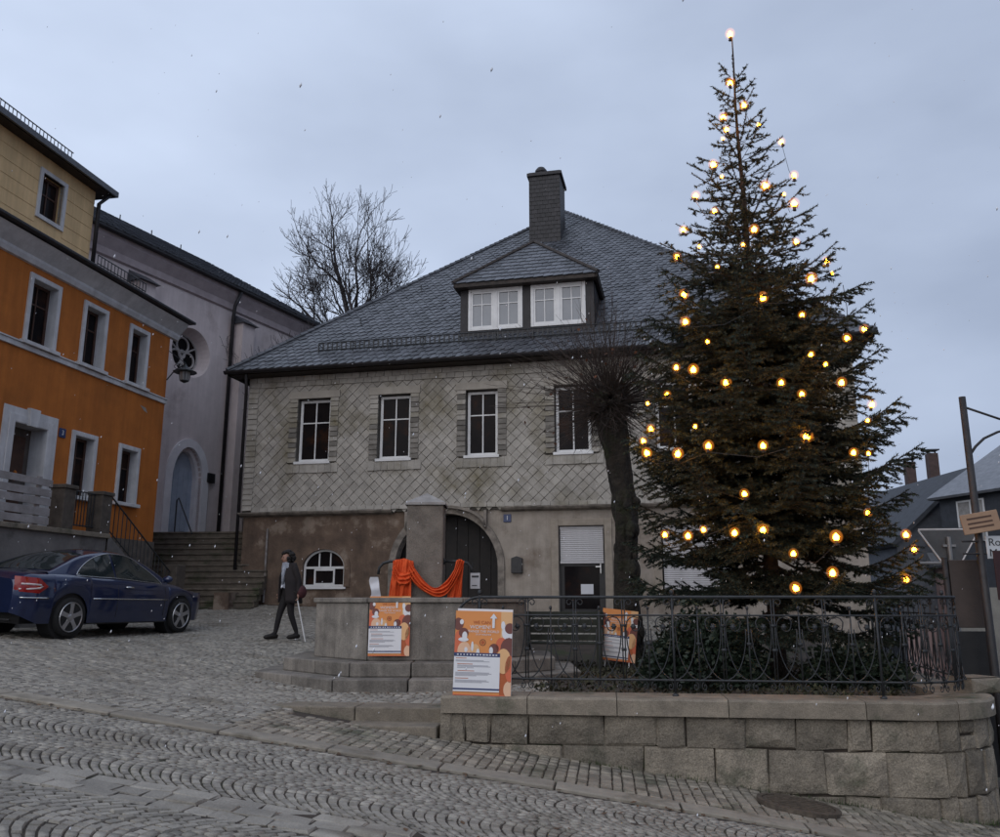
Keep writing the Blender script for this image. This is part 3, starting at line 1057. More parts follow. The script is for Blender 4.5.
for (x0, x1, zt, zb) in ((dx0, dx1, hz(3.43), -.2), (r0, r1, hz(3.42), hz(1.75))):
    b = MB()
    b.box(x0 - .19, x0 - .002, .02, .12, zb, zt + .17); b.box(x1 + .002, x1 + .19, .02, .12, zb, zt + .17); b.box(x0 - .002, x1 + .002, .022, .12, zt + .002, zt + .168)
    b.build('door_surround', stone_s, house, bevel=.01)
b = MB(); b.box(r0 - .25, r1 + .25, -.08, .2, hz(1.62), hz(1.75)); b.build('sill', stone_s, house, bevel=.01)
b = MB(); b.box(dx0 - .45, dx1 + .45, -.9, .1, -.35, -.0); b.build('doorstep', cop_g, house, bevel=.015)
# number plate, letter box
nx0, nz = HL(507, 518)
blue = mat('enamel_blue', (.03, .05, .14), (.025, .04, .11), 5, .35, 0)
b = MB(); b.box(nx0 - .1, nx0 + .1, .03, .06, hz(nz) - .1, hz(nz) + .1); npl = b.build('number_plate', blue, house, bevel=.006)
text_part('number', '1', .16, white_f, npl, Matrix.Translation((nx0, .027, hz(nz))) @ FACE)
mx, mz = HL(517, 565)
b = MB(); b.prism([(mx - .14, hz(mz) - .2), (mx + .14, hz(mz) - .2), (mx + .14, hz(mz) + .17), (mx, hz(mz) + .22), (mx - .14, hz(mz) + .17)], -.07, .055); b.build('letter_box', door_m, house, bevel=.008)
# drain pipe on the brown wall
dp0, dz0 = HL(263, 600); dp1, dz1 = HL(263, 530)
b = MB(); b.tube([(dp0, .02, hz(1.55)), (dp0, .02, hz(3.5))], .03, 8); b.build('drain_pipe', mat('zinc', (.30, .29, .29), (.14, .11, .09), 5, .6, .2, 20, metal=.2), house)

# ---------------------------------------------------------------- diamond slates on the upper wall
DG = 0.285
def clash(x, z, m_=0.0):
    for a, c, e, g in wins:
        if a - m_ < x < c + m_ and e - m_ < z < g + m_:
            return True
    return False
tiles = []
nz_ = int((ZE - ZB) / (DG / 2)) + 1
for k in range(nz_):
    z = ZB + .115 + k * DG / 2
    for i in range(int(HW / DG) + 1):
        x = .10 + (i + (.5 if k % 2 else 0)) * DG
        if x < .16 or x > HW - .14 or z > ZE - .17 or clash(x, z, .155):
            continue
        tiles.append((x, z))
def tile_mb(b, x, z, tint):
    r_ = DG / 2 * .955
    j = lambda: random.uniform(-.006, .006)
    y0, yb = -.016 - random.uniform(0, .006), -.034 - random.uniform(0, .010)
    t_ = [(x + j(), y0, z + r_), (x - r_ + j(), (y0 + yb) / 2 + j() * .5, z + j()), (x + j(), yb, z - r_ + j()), (x + r_ + j(), (y0 + yb) / 2 + j() * .5, z + j())]
    w_ = [(p[0], -.001, p[2]) for p in t_]
    b.add(t_ + w_, [(0, 1, 2, 3), (1, 5, 6, 2), (2, 6, 7, 3), (0, 4, 5, 1), (3, 7, 4, 0)], tint)
random.shuffle(tiles)
tiles.sort(key=lambda p: -(2 < p[0] < 9.2))
allb = MB()
for i, (x, z) in enumerate(tiles):
    if i < 300:
        b = MB(); tile_mb(b, x, z, min(1, max(0, random.gauss(.5, .25)))); b.build('slate', shing, house, fix=False)
    else:
        tile_mb(allb, x, z, min(1, max(0, random.gauss(.5, .25))))
o = allb.build('slate_cladding', shing, house, fix=False); tag(o, kind='stuff')
# straight bordering slates: corner, top row, around windows
bd = MB()
bw_ = MB()                     # border slates darkened by weather beside and under the windows
def btile(x0, x1, z0, z1, bd=bd):
    j = lambda: random.uniform(-.006, .006)
    y0, y1 = -.042, -.058 - random.uniform(0, .010)
    x0, x1, z0 = x0 + .005, x1 - .005, z0 + .012
    p = [(x0 + j(), y1, z0 + j()), (x1 + j(), y1, z0 + j()), (x1, y0, z1), (x0, y0, z1)]
    q = [(a_[0], -.002, a_[2]) for a_ in p]
    bd.add(p + q, [(0, 1, 2, 3), (0, 4, 5, 1), (1, 5, 6, 2), (3, 7, 4, 0), (2, 6, 7, 3)], min(1, max(0, random.gauss(.5, .25))))
z = ZB + .1
while z < ZE - .2:
    btile(0, .30, z, z + .155); btile(HW - .3, HW, z, z + .155)
    z += .15
for a, c, e, g in wins:
    z = e - .02
    while z < g + .02:
        worn = random.random() < (.9 if z < e + .9 else .25) * (.35 if a < 3 else 1)
        btile(a - .235, a + .005, z, z + .145, bw_ if worn else bd); btile(c - .005, c + .235, z, z + .145, bw_ if worn or random.random() < .3 else bd)
        z += .14
    x = a - .24
    while x < c + .2:
        btile(x, x + .19, e - .31, e - .05)
        x += .185
x = 0.3
while x < HW - .4:
    btile(x, x + .235, ZB + .055, ZB + .175)
    x += .235
x = 0.0
while x < HW:
    for r_ in range(2):
        btile(x + (.12 if r_ else 0), x + .235 + (.12 if r_ else 0), ZE - .16 - r_ * .15, ZE - r_ * .15)
    x += .235
o = bd.build('border_slates', shing, house, fix=False); tag(o, kind='stuff')
o = bw_.build('worn_border_slates', mat('worn_slate', (.20, .185, .165), (.12, .11, .095), 3, .8, .2, 30, tint=.3), house, fix=False); tag(o, kind='stuff')
for a, c, e, g in wins:
    b = MB(); b.box(a - .26, c + .26, -.066, .0, g + .002, g + .21); b.build('lintel', ledge_m if False else mat('lintel_board', (.37, .34, .295), (.29, .265, .23), 4, .85, .2, 20), house, bevel=.008)

# ---------------------------------------------------------------- roof
EY, EZ = -.45, hz(7.86)
AP = (7.8, 9.2, hz(16.4))
SLP = (AP[2] - EZ) / (AP[1] - EY)
xl, xr = -.5, HW + .5
b = MB()
back_y = 18.9
b.add([(xl, EY, EZ), (xr, EY, EZ), AP, (xr, back_y, EZ), (xl, back_y, EZ)], [(0, 1, 2), (1, 3, 2), (3, 4, 2), (4, 0, 2)])
roof = b.build('roof', roof_m, house)
def roof_z(y):
    return EZ + SLP * (y - EY)
nrm = Vector((0, -SLP, 1)).normalized()
DX0, DX1, DY = 5.98, 9.70, .5
CHX0, CHX1, CHY0, CHY1 = 6.83, 8.05, 6.45, 7.7
sl = MB()
row = 0
y = EY - .04
while y < AP[1] - .15:
    f_ = (y - EY) / (AP[1] - EY)
    xa, xb = xl + (AP[0] - xl) * f_, xr + (AP[0] - xr) * f_
    w_ = .235
    x = xa - (.5 * w_ if row % 2 else 0) - .05
    x = math.floor(xa / w_) * w_ + (.5 * w_ if row % 2 else 0)
    dyy = .175
    while x < xb:
        x0, x1 = max(x, xa - .02), min(x + w_ - .006, xb + .02)
        if x1 - x0 > .05 and not (DX0 - .1 < (x0 + x1) / 2 < DX1 + .1 and DY < y < 2.6) :
            j = random.uniform(-.008, .008)
            lift = .024 + random.uniform(-.004, .008)
            pts = [(x0, y + j, 0), (x1, y + j, 0), (x1, y + dyy + .12, 0), (x0, y + dyy + .05, 0)]
            # pointed lower corner like a hung lozenge slate
            sk = .095
            P = []
            for q, (xx, yy, _) in enumerate(pts):
                l_ = lift if q < 2 else .007
                yy2 = yy + (sk if q == 1 else 0)
                P.append(Vector((xx, yy2, roof_z(yy2))) + nrm * l_)
            Bq = [p - nrm * .02 for p in P[:2]]
            sl.add(P + Bq, [(0, 1, 2, 3), (4, 5, 1, 0)], min(1, max(0, random.gauss(.5, .22))))
        x += w_
    y += dyy
    row += 1
o = sl.build('roof_slates', roof_m, roof, fix=False); tag(o, kind='stuff')
# hip ridge slates
for xe in (xl, xr):
    b = MB()
    p0, p1 = Vector((xe, EY, EZ)), Vector(AP)
    n = 60
    for k in range(n):
        a_, c_ = p0.lerp(p1, k / n), p0.lerp(p1, (k + 1.25) / n)
        b.tube([a_ + Vector((0, 0, .03)), c_ + Vector((0, 0, .015))], [.075, .06], 5, tint=random.random())
    tag(b.build('hip_slates', roof_m, roof), kind='stuff')
# eaves: soffit, fascia and gutter
b = MB(); b.box(xl + .03, xr - .03, EY + .02, .02, EZ - .13, EZ - .05); b.box(xl + .03, xl + .10, EY + .02, back_y, EZ - .13, EZ - .05); b.build('soffit', dark_wood, house)
b = MB()
def halfpipe(x0, x1, y, z, r_):
    rows_ = []
    for xx in (x0, x1):
        rows_.append([(xx, y + r_ * math.cos(math.pi + math.pi * k / 8), z + r_ * math.sin(math.pi + math.pi * k / 8)) for k in range(9)])
    bb = MB(); bb.grid(rows_)
    bb.grid([[(p[0], y + (p[1] - y) * .9, z + (p[2] - z) * .9) for p in q] for q in rows_])
    return bb
halfpipe(xl - .02, xr + .02, EY - .07, EZ - .03, .085).build('gutter', mat('gutter_dark', (.035, .033, .035), (.022, .02, .022), 6, .5, .1, 20, metal=.3), house, smooth=True)
b = MB(); b.tube([(.1, EY, EZ - .1), (-.06, -.1, EZ - .55), (-.08, -.06, 0.1)], .045, 8); b.build('downpipe', 'gutter_dark', house, smooth=True)
# snow guard
def snow_guard(parent, pts, hgt, dirv, nrail=3, spacing=.135):
    """little grating; pts two ends, dirv the upward vector."""
    p0, p1 = Vector(pts[0]), Vector(pts[1])
    n = max(2, int((p1 - p0).length / spacing))
    b = MB()
    for q in (.12, 1.0):
        b.tube([p0 + dirv * hgt * q, p1 + dirv * hgt * q], .02, 5)
    for k in range(n + 1):
        c_ = p0.lerp(p1, k / n)
        b.box(-.02, .02, -.008, .008, 0, hgt * .95, Matrix.Translation(c_ + dirv * .0) @ Matrix.Rotation(0, 4, 'X'))
    g_ = b.build('snow_guard', iron, parent)
    nb = max(2, int((p1 - p0).length / 1.0))
    br = MB(); br.tube([(0, 0, -.08), (0, 0, hgt)], .016, 5); br.tube([(0, .02, hgt * .9), (0, .35, .14)], .012, 5)
    me = br.mesh('bracket', iron)
    for k in range(nb + 1):
        link('bracket', me, g_, p0.lerp(p1, k / nb))
    return g_
snow_guard(house, [(1.95, .16, roof_z(.16) + .06), (14.2, .16, roof_z(.16) + .06)], .24, Vector((0, 0, 1)))
# roof hooks
for k in range(9):
    yy = 1.6 + (k % 3) * 1.9
    xx = 2.6 + k * 1.25
    f_ = (yy - EY) / (AP[1] - EY)
    if xl + (AP[0] - xl) * f_ + .4 < xx < xr + (AP[0] - xr) * f_ - .4 and not (DX0 - .2 < xx < DX1 + .2 and yy < 5):
        b = MB(); b.tube([(xx, yy, roof_z(yy)), (xx, yy, roof_z(yy) + .2)], .014, 5); b.tube([(xx, yy, roof_z(yy) + .2), (xx, yy - .1, roof_z(yy) + .12)], .012, 5); b.build('roof_hook', iron, roof)

# ---------------------------------------------------------------- dormer
dm = MB()
zE = hz(10.18); zbse = roof_z(DY) - .35
dwin = [(6.21, 7.74, hz(8.86), hz(10.06)), (7.97, 9.47, hz(8.86), hz(10.06))]
dm = wall_mb(DX0, DX1, zbse, zE, [dict(x0=a, x1=c, z0=e, z1=g) for a, c, e, g in dwin], .15, DY)
for xx in (DX0, DX1):
    dm.add([(xx, DY, zbse), (xx, DY, zE), (xx, DY + (zE - zbse) / SLP, zE)], [(0, 1, 2)])
dormer = dm.build('dormer', slate_clad, house)
cl = MB()
zz = zbse
for (ya, yb2, x_) in ((DY, DY + 2.2, DX1 + .004),):
    r_ = 0
    while zz < zE:
        yy = DY + (.0 if r_ % 2 else -.09)
        while yy < DY + (zz - zbse + .05) / SLP * 0 + 2.0:
            ylim = DY + (zz - zbse) / SLP * 1.0
            if yy + .1 < 2.6:
                cl.add([(x_ + .012, max(yy, DY), zz), (x_ + .012, yy + .18, zz), (x_ + .003, yy + .18, zz + .17), (x_ + .003, max(yy, DY), zz + .17)], [(0, 1, 2, 3)], random.random())
            yy += .19
        zz += .15; r_ += 1
tag(cl.build('side_slates', slate_clad, dormer, fix=False), kind='stuff')
for a, c, e, g in dwin:
    w = (c - a)
    fr = frame_mb(a, c, e, g, DY - .03, .075, .1)
    fr.box(a + w / 2 - .06, a + w / 2 + .06, DY - .028, DY + .06, e + .07, g - .07)
    fo = fr.build('window', white_f, dormer, bevel=.008)
    for s_ in (0, 1):
        xa = a + .075 if s_ == 0 else a + w / 2 + .06
        xb = a + w / 2 - .06 if s_ == 0 else c - .075
        q = frame_mb(xa, xb, e + .075, g - .075, DY - .012, .055, .06)
        q.box((xa + xb) / 2 - .013, (xa + xb) / 2 + .013, DY - .004, DY + .04, e + .13, g - .13)
        zmid = e + .13 + (g - e - .26) * .66
        q.box(xa + .055, xb - .055, DY - .002, DY + .038, zmid - .013, zmid + .013)
        ca = q.build('casement', white_f, dormer)
        p = MB(); p.box(xa + .05, xb - .05, DY + .02, DY + .026, e + .12, g - .12); p.build('pane', mat('dormer_glass', (.20, .215, .24), (.15, .165, .19), 1.2, .08, 0, spec=.7), ca)
# dormer roof: front hip, two slopes
ex0, ex1, ey = 5.83, 9.85, .22
apx = ((ex0 + ex1) / 2 - .1, 2.45, hz(12.2))
rb_y = (apx[2] - EZ) / SLP + EY
sy = (zE - EZ) / SLP + EY
b = MB()
b.add([(ex0, ey, zE), (ex1, ey, zE), apx, (apx[0], rb_y, apx[2]), (ex1, sy + .3, zE), (ex0, sy + .3, zE)], [(0, 1, 2), (1, 4, 3, 2), (5, 0, 2, 3)])
drf = b.build('dormer_roof', roof_m, dormer)
ds = MB()
dn = Vector((0, -(apx[2] - zE), apx[1] - ey)).normalized()
k = 0; yy = ey - .03
while yy < apx[1] - .1:
    f_ = (yy - ey) / (apx[1] - ey)
    xa, xb = ex0 + (apx[0] - ex0) * f_, ex1 + (apx[0] - ex1) * f_
    x = math.floor(xa / .27) * .27 + (.135 if k % 2 else 0)
    while x < xb:
        x0, x1 = max(x, xa), min(x + .262, xb)
        if x1 - x0 > .03:
            zf = lambda q: zE + (apx[2] - zE) * (q - ey) / (apx[1] - ey)
            P = [Vector((x0, yy, zf(yy))) + dn * .026, Vector((x1, yy + .04, zf(yy + .04))) + dn * .026, Vector((x1, yy + .24, zf(yy + .24))) + dn * .006, Vector((x0, yy + .24, zf(yy + .24))) + dn * .006]
            ds.add(P + [p - dn * .02 for p in P[:2]], [(0, 1, 2, 3), (4, 5, 1, 0)], min(1, max(0, random.gauss(.5, .2))))
        x += .27
    yy += .2; k += 1
tag(ds.build('roof_slates', roof_m, drf, fix=False), kind='stuff')
for p0, p1 in (((ex0, ey, zE), apx), ((ex1, ey, zE), apx), (apx, (apx[0], rb_y, apx[2]))):
    b = MB(); b.tube([Vector(p0) + Vector((0, 0, .03)), Vector(p1) + Vector((0, 0, .03))], .06, 6); b.build('hip_cap', dark_wood, drf)
b = MB(); b.box(ex0 + .02, ex1 - .02, ey, DY + .02, zE - .12, zE - .02); b.box(ex0 + .02, ex0 + .1, ey, sy, zE - .121, zE - .021); b.box(ex1 - .1, ex1 - .02, ey, sy, zE - .121, zE - .021)
b.build('dormer_eave', dark_wood, dormer)

# ---------------------------------------------------------------- chimney
chb = roof_z(CHY0) - .3
cht = hz(16.55)
b = MB(); b.box(CHX0 + .05, CHX1 - .05, CHY0, CHY1, chb, cht)
ch = b.build('chimney', slate_clad, house)
cs = MB()
zz = chb; k = 0
while zz < cht - .1:
    x = CHX0 + .05 - (.1 if k % 2 else 0)
    while x < CHX1 - .05:
        cs.add([(max(x, CHX0 + .05), CHY0 - .022, zz), (min(x + .19, CHX1 - .05), CHY0 - .022, zz), (min(x + .19, CHX1 - .05), CHY0 - .006, zz + .2), (max(x, CHX0 + .05), CHY0 - .006, zz + .2)], [(0, 1, 2, 3)], random.random())
        x += .2
    zz += .16; k += 1
tag(cs.build('chimney_slates', slate_clad, ch, fix=False), kind='stuff')
b = MB(); b.box(CHX0 - .02, CHX1 + .02, CHY0 - .07, CHY1 + .07, cht, cht + .13); b.box(CHX0 + .04, CHX1 - .04, CHY0 - .02, CHY1 + .02, cht + .13, cht + .17); b.build('chimney_cap', slate_clad, ch, bevel=.015)
b = MB(); b.lathe([(.19, 0), (.19, .16), (.23, .17), (.22, .25), (.14, .36), (.05, .39)], 14, Matrix.Translation((CHX0 + .43, CHY0 + .4, cht + .16))); b.build('chimney_pot', slate_clad, ch)
# ================================================================ the orange house
OO, OA = (-8.82, 21.5), R(78.94)
OZ = 1.1
oh = thing('orange_house', 'orange rendered house with white window surrounds and a cream boarded attic storey', 'house', (OO[0], OO[1], OZ), OA)
OL = frame(OO, OA)
oz = lambda z: z - OZ
orange = mat('orange_render', (.47, .150, .027), (.39, .122, .022), 2.5, .9, .3, 60, c=(.30, .10, .02), cscale=.7, clo=.52, chi=.72, streak=.2, speck=.12, sscale=90)
cream = mat('cream_board', (.68, .48, .25), (.60, .42, .215), 3, .75, .1, 30, streak=.2)
trim_w = mat('white_trim', (.60, .60, .61), (.48, .48, .49), 3, .8, .12, 40, streak=.2)
plinth_m = mat('plinth', (.14, .12, .105), (.08, .07, .06), 5, .9, .4, 30)
win_dark = mat('brown_frame', (.075, .035, .022), (.045, .022, .015), 6, .6, .1, 30)
XL = -11.0
u_w = [(-5.12, -4.17), (-3.43, -2.56), (-1.73, -.91), (-7.0, -6.05), (-9.0, -8.05)]
ops = [dict(x0=a + .10, x1=c - .10, z0=oz(6.83), z1=oz(8.21)) for a, c in u_w]
l_w = [(-3.36, -2.5, 3.86), (-1.71, -.87, 3.9)]
ops += [dict(x0=a + .10, x1=c - .10, z0=oz(zb), z1=oz(5.20)) for a, c, zb in l_w]
DXa, DXb = -5.06, -4.12
ops += [dict(x0=DXa, x1=DXb, z0=oz(3.0), z1=oz(5.13))]
b = wall_mb(XL, 0, oz(1.3), oz(8.55), ops, .34)
b.add([(0, 0, 0), (0, 9, 0), (0, 9, oz(8.6)), (0, 0, oz(8.6))], [(0, 1, 2, 3)])
b.build('wall', orange, oh)
def surround(x0, x1, z0, z1, w, name='window_surround', bottom=False):
    b = MB()
    b.box(x0 - w, x0, -.045, .05, z0, z1 + w); b.box(x1, x1 + w, -.045, .05, z0, z1 + w); b.box(x0, x1, -.043, .05, z1, z1 + w)
    for xa, xb_ in ((x0, x0 + .012), (x1 - .012, x1)):
        b.box(xa, xb_, -.04, .26, z0, z1)
    b.box(x0 + .012, x1 - .012, -.04, .26, z1 - .012, z1)
    return b.build(name, trim_w, oh, bevel=.006)
for o_ in ops[:7]:
    surround(o_['x0'], o_['x1'], o_['z0'], o_['z1'], .095)
    w = window(oh, o_['x0'] + .014, o_['x1'] - .014, o_['z0'] + .004, o_['z1'] - .014, .17, win_dark, sill=False, cross=(.5, .68), fw=.06)
    p = MB(); p.box(o_['x0'] - .16, o_['x1'] + .16, -.12, .17, o_['z0'] - .08, o_['z0'] + .002); p.build('sill', trim_w, w, bevel=.008)
    if o_['z1'] < oz(6):
        for s_ in (0, 1):
            p = MB(); mid = (o_['x0'] + o_['x1']) / 2
            xa = o_['x0'] + .1 if s_ == 0 else mid + .03
            p.box(xa, xa + .24, .30, .305, o_['z0'] + .05, o_['z0'] + .75); p.build('curtain', curtain, w)
# door: deep white porch surround with keystone
b = MB()
for w_, y0 in ((.15, -.05), (.30, -.025)):
    z1 = oz(5.13)
    b.box(DXa - w_, DXa - (.15 if w_ > .2 else 0), y0, .04, oz(2.95), z1 + w_); b.box(DXb + (.15 if w_ > .2 else 0), DXb + w_, y0, .04, oz(2.95), z1 + w_)
    b.box(DXa - (.15 if w_ > .2 else 0), DXb + (.15 if w_ > .2 else 0), y0 + .002, .04, z1 + (.15 if w_ > .2 else 0), z1 + w_)
b.box(DXa, DXa + .012, -.04, .42, oz(2.95), oz(5.13)); b.box(DXb - .012, DXb, -.04, .42, oz(2.95), oz(5.13)); b.box(DXa, DXb, -.04, .42, oz(5.118), oz(5.135))
dsur = b.build('door_surround', trim_w, oh, bevel=.008)
b = MB(); cxd = (DXa + DXb) / 2; b.prism([(cxd - .11, oz(5.10)), (cxd + .11, oz(5.10)), (cxd + .15, oz(5.47)), (cxd - .15, oz(5.47))], -.09, .0); b.build('keystone', trim_w, dsur, bevel=.008)
b = MB(); b.box(DXa, DXb, .36, .42, oz(2.95), oz(5.13)); od = b.build('door', mat('grey_door', (.10, .085, .075), (.06, .05, .045), 5, .6, .2, 30), oh)
for q in ((oz(3.15), oz(3.9)), (oz(4.05), oz(4.95))):
    p = MB(); p.box(DXa + .15, DXb - .15, .345, .36, q[0], q[1]); p.build('door_panel', win_dark, od, bevel=.006)
p = MB(); p.lathe([(.005, 0), (.05, .03), (.055, .12), (.03, .2), (.005, .22)], 10, Matrix.Translation((cxd + .05, .28, oz(4.0)))); p.build('door_ornament', orange, od)
nx0, nz = OL(62, 433)
b = MB(); b.box(nx0 - .1, nx0 + .1, -.02, .005, oz(nz) - .1, oz(nz) + .1); npl = b.build('number_plate', blue, oh, bevel=.005)
text_part('number', '3', .15, white_f, npl, Matrix.Translation((nx0, -.023, oz(nz))) @ FACE)
b = MB(); b.box(XL, .025, -.05, .02, oz(6.64), oz(6.75)); b.box(XL, .03, -.075, .02, oz(6.75), oz(6.785)); b.build('string_course', trim_w, oh, bevel=.008)

prof = [(.02, oz(8.45)), (-.06, oz(8.47)), (-.10, oz(8.56)), (-.10, oz(8.62)), (-.30, oz(8.84)), (-.34, oz(8.90)), (.02, oz(8.92))]
rows_ = [[(XL, q[0], q[1]) for q in prof], [(.3, q[0], q[1]) for q in prof]]
b = MB(); b.grid(rows_, closed=True); b.add(rows_[1], [tuple(range(7))]); b.build('cornice', trim_w, oh)
b = MB(); b.box(XL, .42, -.48, .0, oz(8.925), oz(9.0)); b.build('gutter', 'gutter_dark', oh, bevel=.02)
# lower roof behind the gutter
b = MB(); b.add([(XL, -.45, oz(8.99)), (.40, -.45, oz(8.99)), (.40, 4.3, oz(11.6)), (XL, 4.3, oz(11.6))], [(0, 1, 2, 3)]); b.add([(.4, -.45, oz(8.98)), (.4, 9, oz(8.98)), (.4, 4.3, oz(11.6))], [(0, 1, 2)]); b.build('roof', roof_m, oh)
g = MB()
for q in (.06, .26):
    g.tube([(-3.4, -.22, oz(9.12) + q), (-1.55, -.22, oz(9.12) + q)], .014, 5)
for k in range(16):
    xx = -3.4 + k * 1.85 / 15; g.tube([(xx, -.22, oz(9.15)), (xx, -.22, oz(9.38))], .012, 4)
g.build('snow_guard', iron, oh)
# cream attic storey
CX1 = -3.57
cw = dict(x0=-5.22, x1=-4.57, z0=oz(9.56), z1=oz(10.50))
b = wall_mb(XL, CX1, oz(9.0), oz(10.9), [cw], .2, -.1)
b.add([(CX1, -.1, oz(9)), (CX1, 4, oz(9)), (CX1, 4, oz(10.95)), (CX1, -.1, oz(10.95))], [(0, 1, 2, 3)])
at_ = b.build('attic_storey', cream, oh)
k = oz(9.02)
while k < oz(10.9):                                                         # shiplap boards
    for xa, xb_ in ((XL, cw['x0'] - .09), (cw['x1'] + .09, CX1)) if cw['z0'] - .32 < k < cw['z1'] else ((XL, CX1),):
        b = MB()
        zt = min(k + .30, oz(10.93))
        b.add([(xa, -.109, k + .003), (xb_, -.109, k + .003), (xb_, -.105, zt), (xa, -.105, zt), (xa, -.1, k + .004), (xb_, -.1, k + .004)], [(0, 1, 2, 3), (4, 5, 1, 0)])
        b.build('board', cream, at_, fix=False)
    k += .31
b = frame_mb(cw['x0'] - .09, cw['x1'] + .09, cw['z0'] - .09, cw['z1'] + .09, -.14, .09, .12); b.build('window_surround', trim_w, at_, bevel=.005)
w = window(oh, cw['x0'], cw['x1'], cw['z0'], cw['z1'], .02, win_dark, sill=False, cross=(.5, .6), fw=.06)
b = MB(); b.box(XL, CX1 + .27, -.36, -.1, oz(10.88), oz(10.95)); b.box(CX1, CX1 + .27, -.1, 4, oz(10.88), oz(10.95)); b.build('soffit', dark_wood, at_)
b = MB(); b.add([(XL, -.42, oz(10.98)), (CX1 + .32, -.42, oz(10.98)), (CX1 + .32, 4, oz(13.2)), (XL, 4, oz(13.2))], [(0, 1, 2, 3)])
b.add([(XL, -.42, oz(10.90)), (CX1 + .32, -.42, oz(10.90)), (CX1 + .32, 4, oz(13.1)), (XL, 4, oz(13.1))], [(0, 1, 2, 3)])
b.box(XL, CX1 + .34, -.46, -.41, oz(10.87), oz(11.0)); b.box(CX1 + .30, CX1 + .34, -.41, 4, oz(10.87), oz(11.0)); b.build('attic_roof', roof_m, at_)
g = MB()
for q in (.05, .26):
    g.tube([(XL, -.22, oz(11.05) + q), (-4.55, -.22, oz(11.05) + q)], .014, 5)
for k in range(60):
    xx = XL + k * (-4.6 - XL) / 59; g.tube([(xx, -.22, oz(11.05)), (xx, -.22, oz(11.31))], .012, 4)
g.build('snow_guard', iron, at_)
b = MB(); b.tube([(CX1 + .2, -.36, oz(10.88)), (CX1 + .06, -.18, oz(10.6)), (CX1 + .06, -.18, oz(9.1))], .045, 8); b.build('downpipe', 'gutter_dark', oh, smooth=True)
# plaster scar
b = MB(); px0, pz0 = OL(143, 408); b.add([(px0 - .14, -.004, oz(pz0) + .05), (px0 + .05, -.004, oz(pz0) - .06), (px0 + .2, -.004, oz(pz0) - .09), (px0 + .1, -.004, oz(pz0) + .03)], [(0, 1, 2, 3)]); b.build('plaster_patch', plaster_g, oh)
# plinth
b = MB(); b.box(XL, .03, -.03, .05, 0, oz(3.05)); b.build('plinth', plinth_m, oh)

# wrought lantern on a bracket at the house corner
lx = Vector(at(185, 372, 21.6))
lan = thing('wall_lantern', 'old iron lantern on a scrolled bracket at the corner of the orange house', 'lantern', lx)
dirv = Vector((math.cos(OA), math.sin(OA), 0))
base = Vector((OO[0], OO[1], lx.z)) - lx
b = MB(); b.tube([base + Vector((0, 0, -.25)), base.lerp(Vector((0, 0, 0)), .4) + Vector((0, 0, .02)), Vector((0, 0, .22))], .016, 6); b.tube([base + Vector((0, 0, .55)), Vector((0, 0, .24))], .010, 6)
b.tube([base.lerp(Vector(), .55) + Vector((.12 * math.cos(k * .6) * (1 - k / 18), 0, .14 + .1 * math.sin(k * .6) * (1 - k / 18))) for k in range(16)], .009, 5)
b.build('bracket', iron, lan)
b = MB(); b.lathe([(.30, -.02), (.31, 0), (.12, .09), (.05, .16), (.02, .22)], 12); b.build('hood', iron, lan)
b = MB(); b.lathe([(.11, -.24), (.15, -.02), (.15, -.015)], 8); b.build('glass', mat('lantern_glass', (.25, .25, .26), (.2, .2, .2), 4, .2, 0), lan)
b = MB(); b.lathe([(.02, -.30), (.12, -.25), (.12, -.235), (.0, -.23)], 8)
for k in range(4):
    a = k * math.pi / 2 + .4; b.tube([(.115 * math.cos(a), .115 * math.sin(a), -.24), (.155 * math.cos(a), .155 * math.sin(a), -.01)], .009, 4)
b.build('frame', iron, lan)

# ---------------------------------------------------------------- terrace in front of the orange house
TY = -1.0
TZ = 3.0
ter = thing('entrance_terrace', 'raised rendered terrace with stone posts and iron railing before the orange house', 'terrace', (OO[0], OO[1], 1.0), OA)
tz = lambda z: z - 1.0
grey_r = mat('grey_render', (.19, .18, .172), (.13, .123, .12), 2.2, .92, .4, 20, c=(.06, .055, .05), cscale=.8)
TX1 = OL(104, 530, TY)[0]
b = MB(); b.box(XL, TX1 + .1, TY, -.03, -.4, tz(TZ) - .1); b.build('wall', grey_r, ter)
b = MB(); b.box(XL, TX1 + .14, TY - .07, -.032, tz(TZ) - .1, tz(TZ)); b.build('coping', cop_g, ter, bevel=.012)
post_m = mat('terrace_stone', (.105, .088, .072), (.06, .05, .042), 6, .9, .4, 40)
p1x = OL(66, 530, TY)[0]
_, pt = OL(66, 484, TY)
for xx in (p1x, TX1):
    b = MB(); b.box(xx - .17, xx + .17, TY - .02, TY + .32, tz(TZ), tz(pt) - .08); b.box(xx - .2, xx + .2, TY - .05, TY + .35, tz(pt) - .08, tz(pt)); b.build('stone_post', post_m, ter, bevel=.015)
# railing between the posts
b = MB()
for q in (.12, .82):
    b.tube([(p1x + .17, TY + .15, tz(TZ) + q), (TX1 - .17, TY + .15, tz(TZ) + q)], .015, 5)
rl = b.build('railing', iron, ter)
me = MB().tube([(0, 0, .1), (0, 0, .82)], .011, 5).mesh('baluster', iron)
nb = 9
for k in range(nb):
    link('baluster', me, rl, (p1x + .17 + (k + .5) / nb * (TX1 - p1x - .34), TY + .15, tz(TZ)))
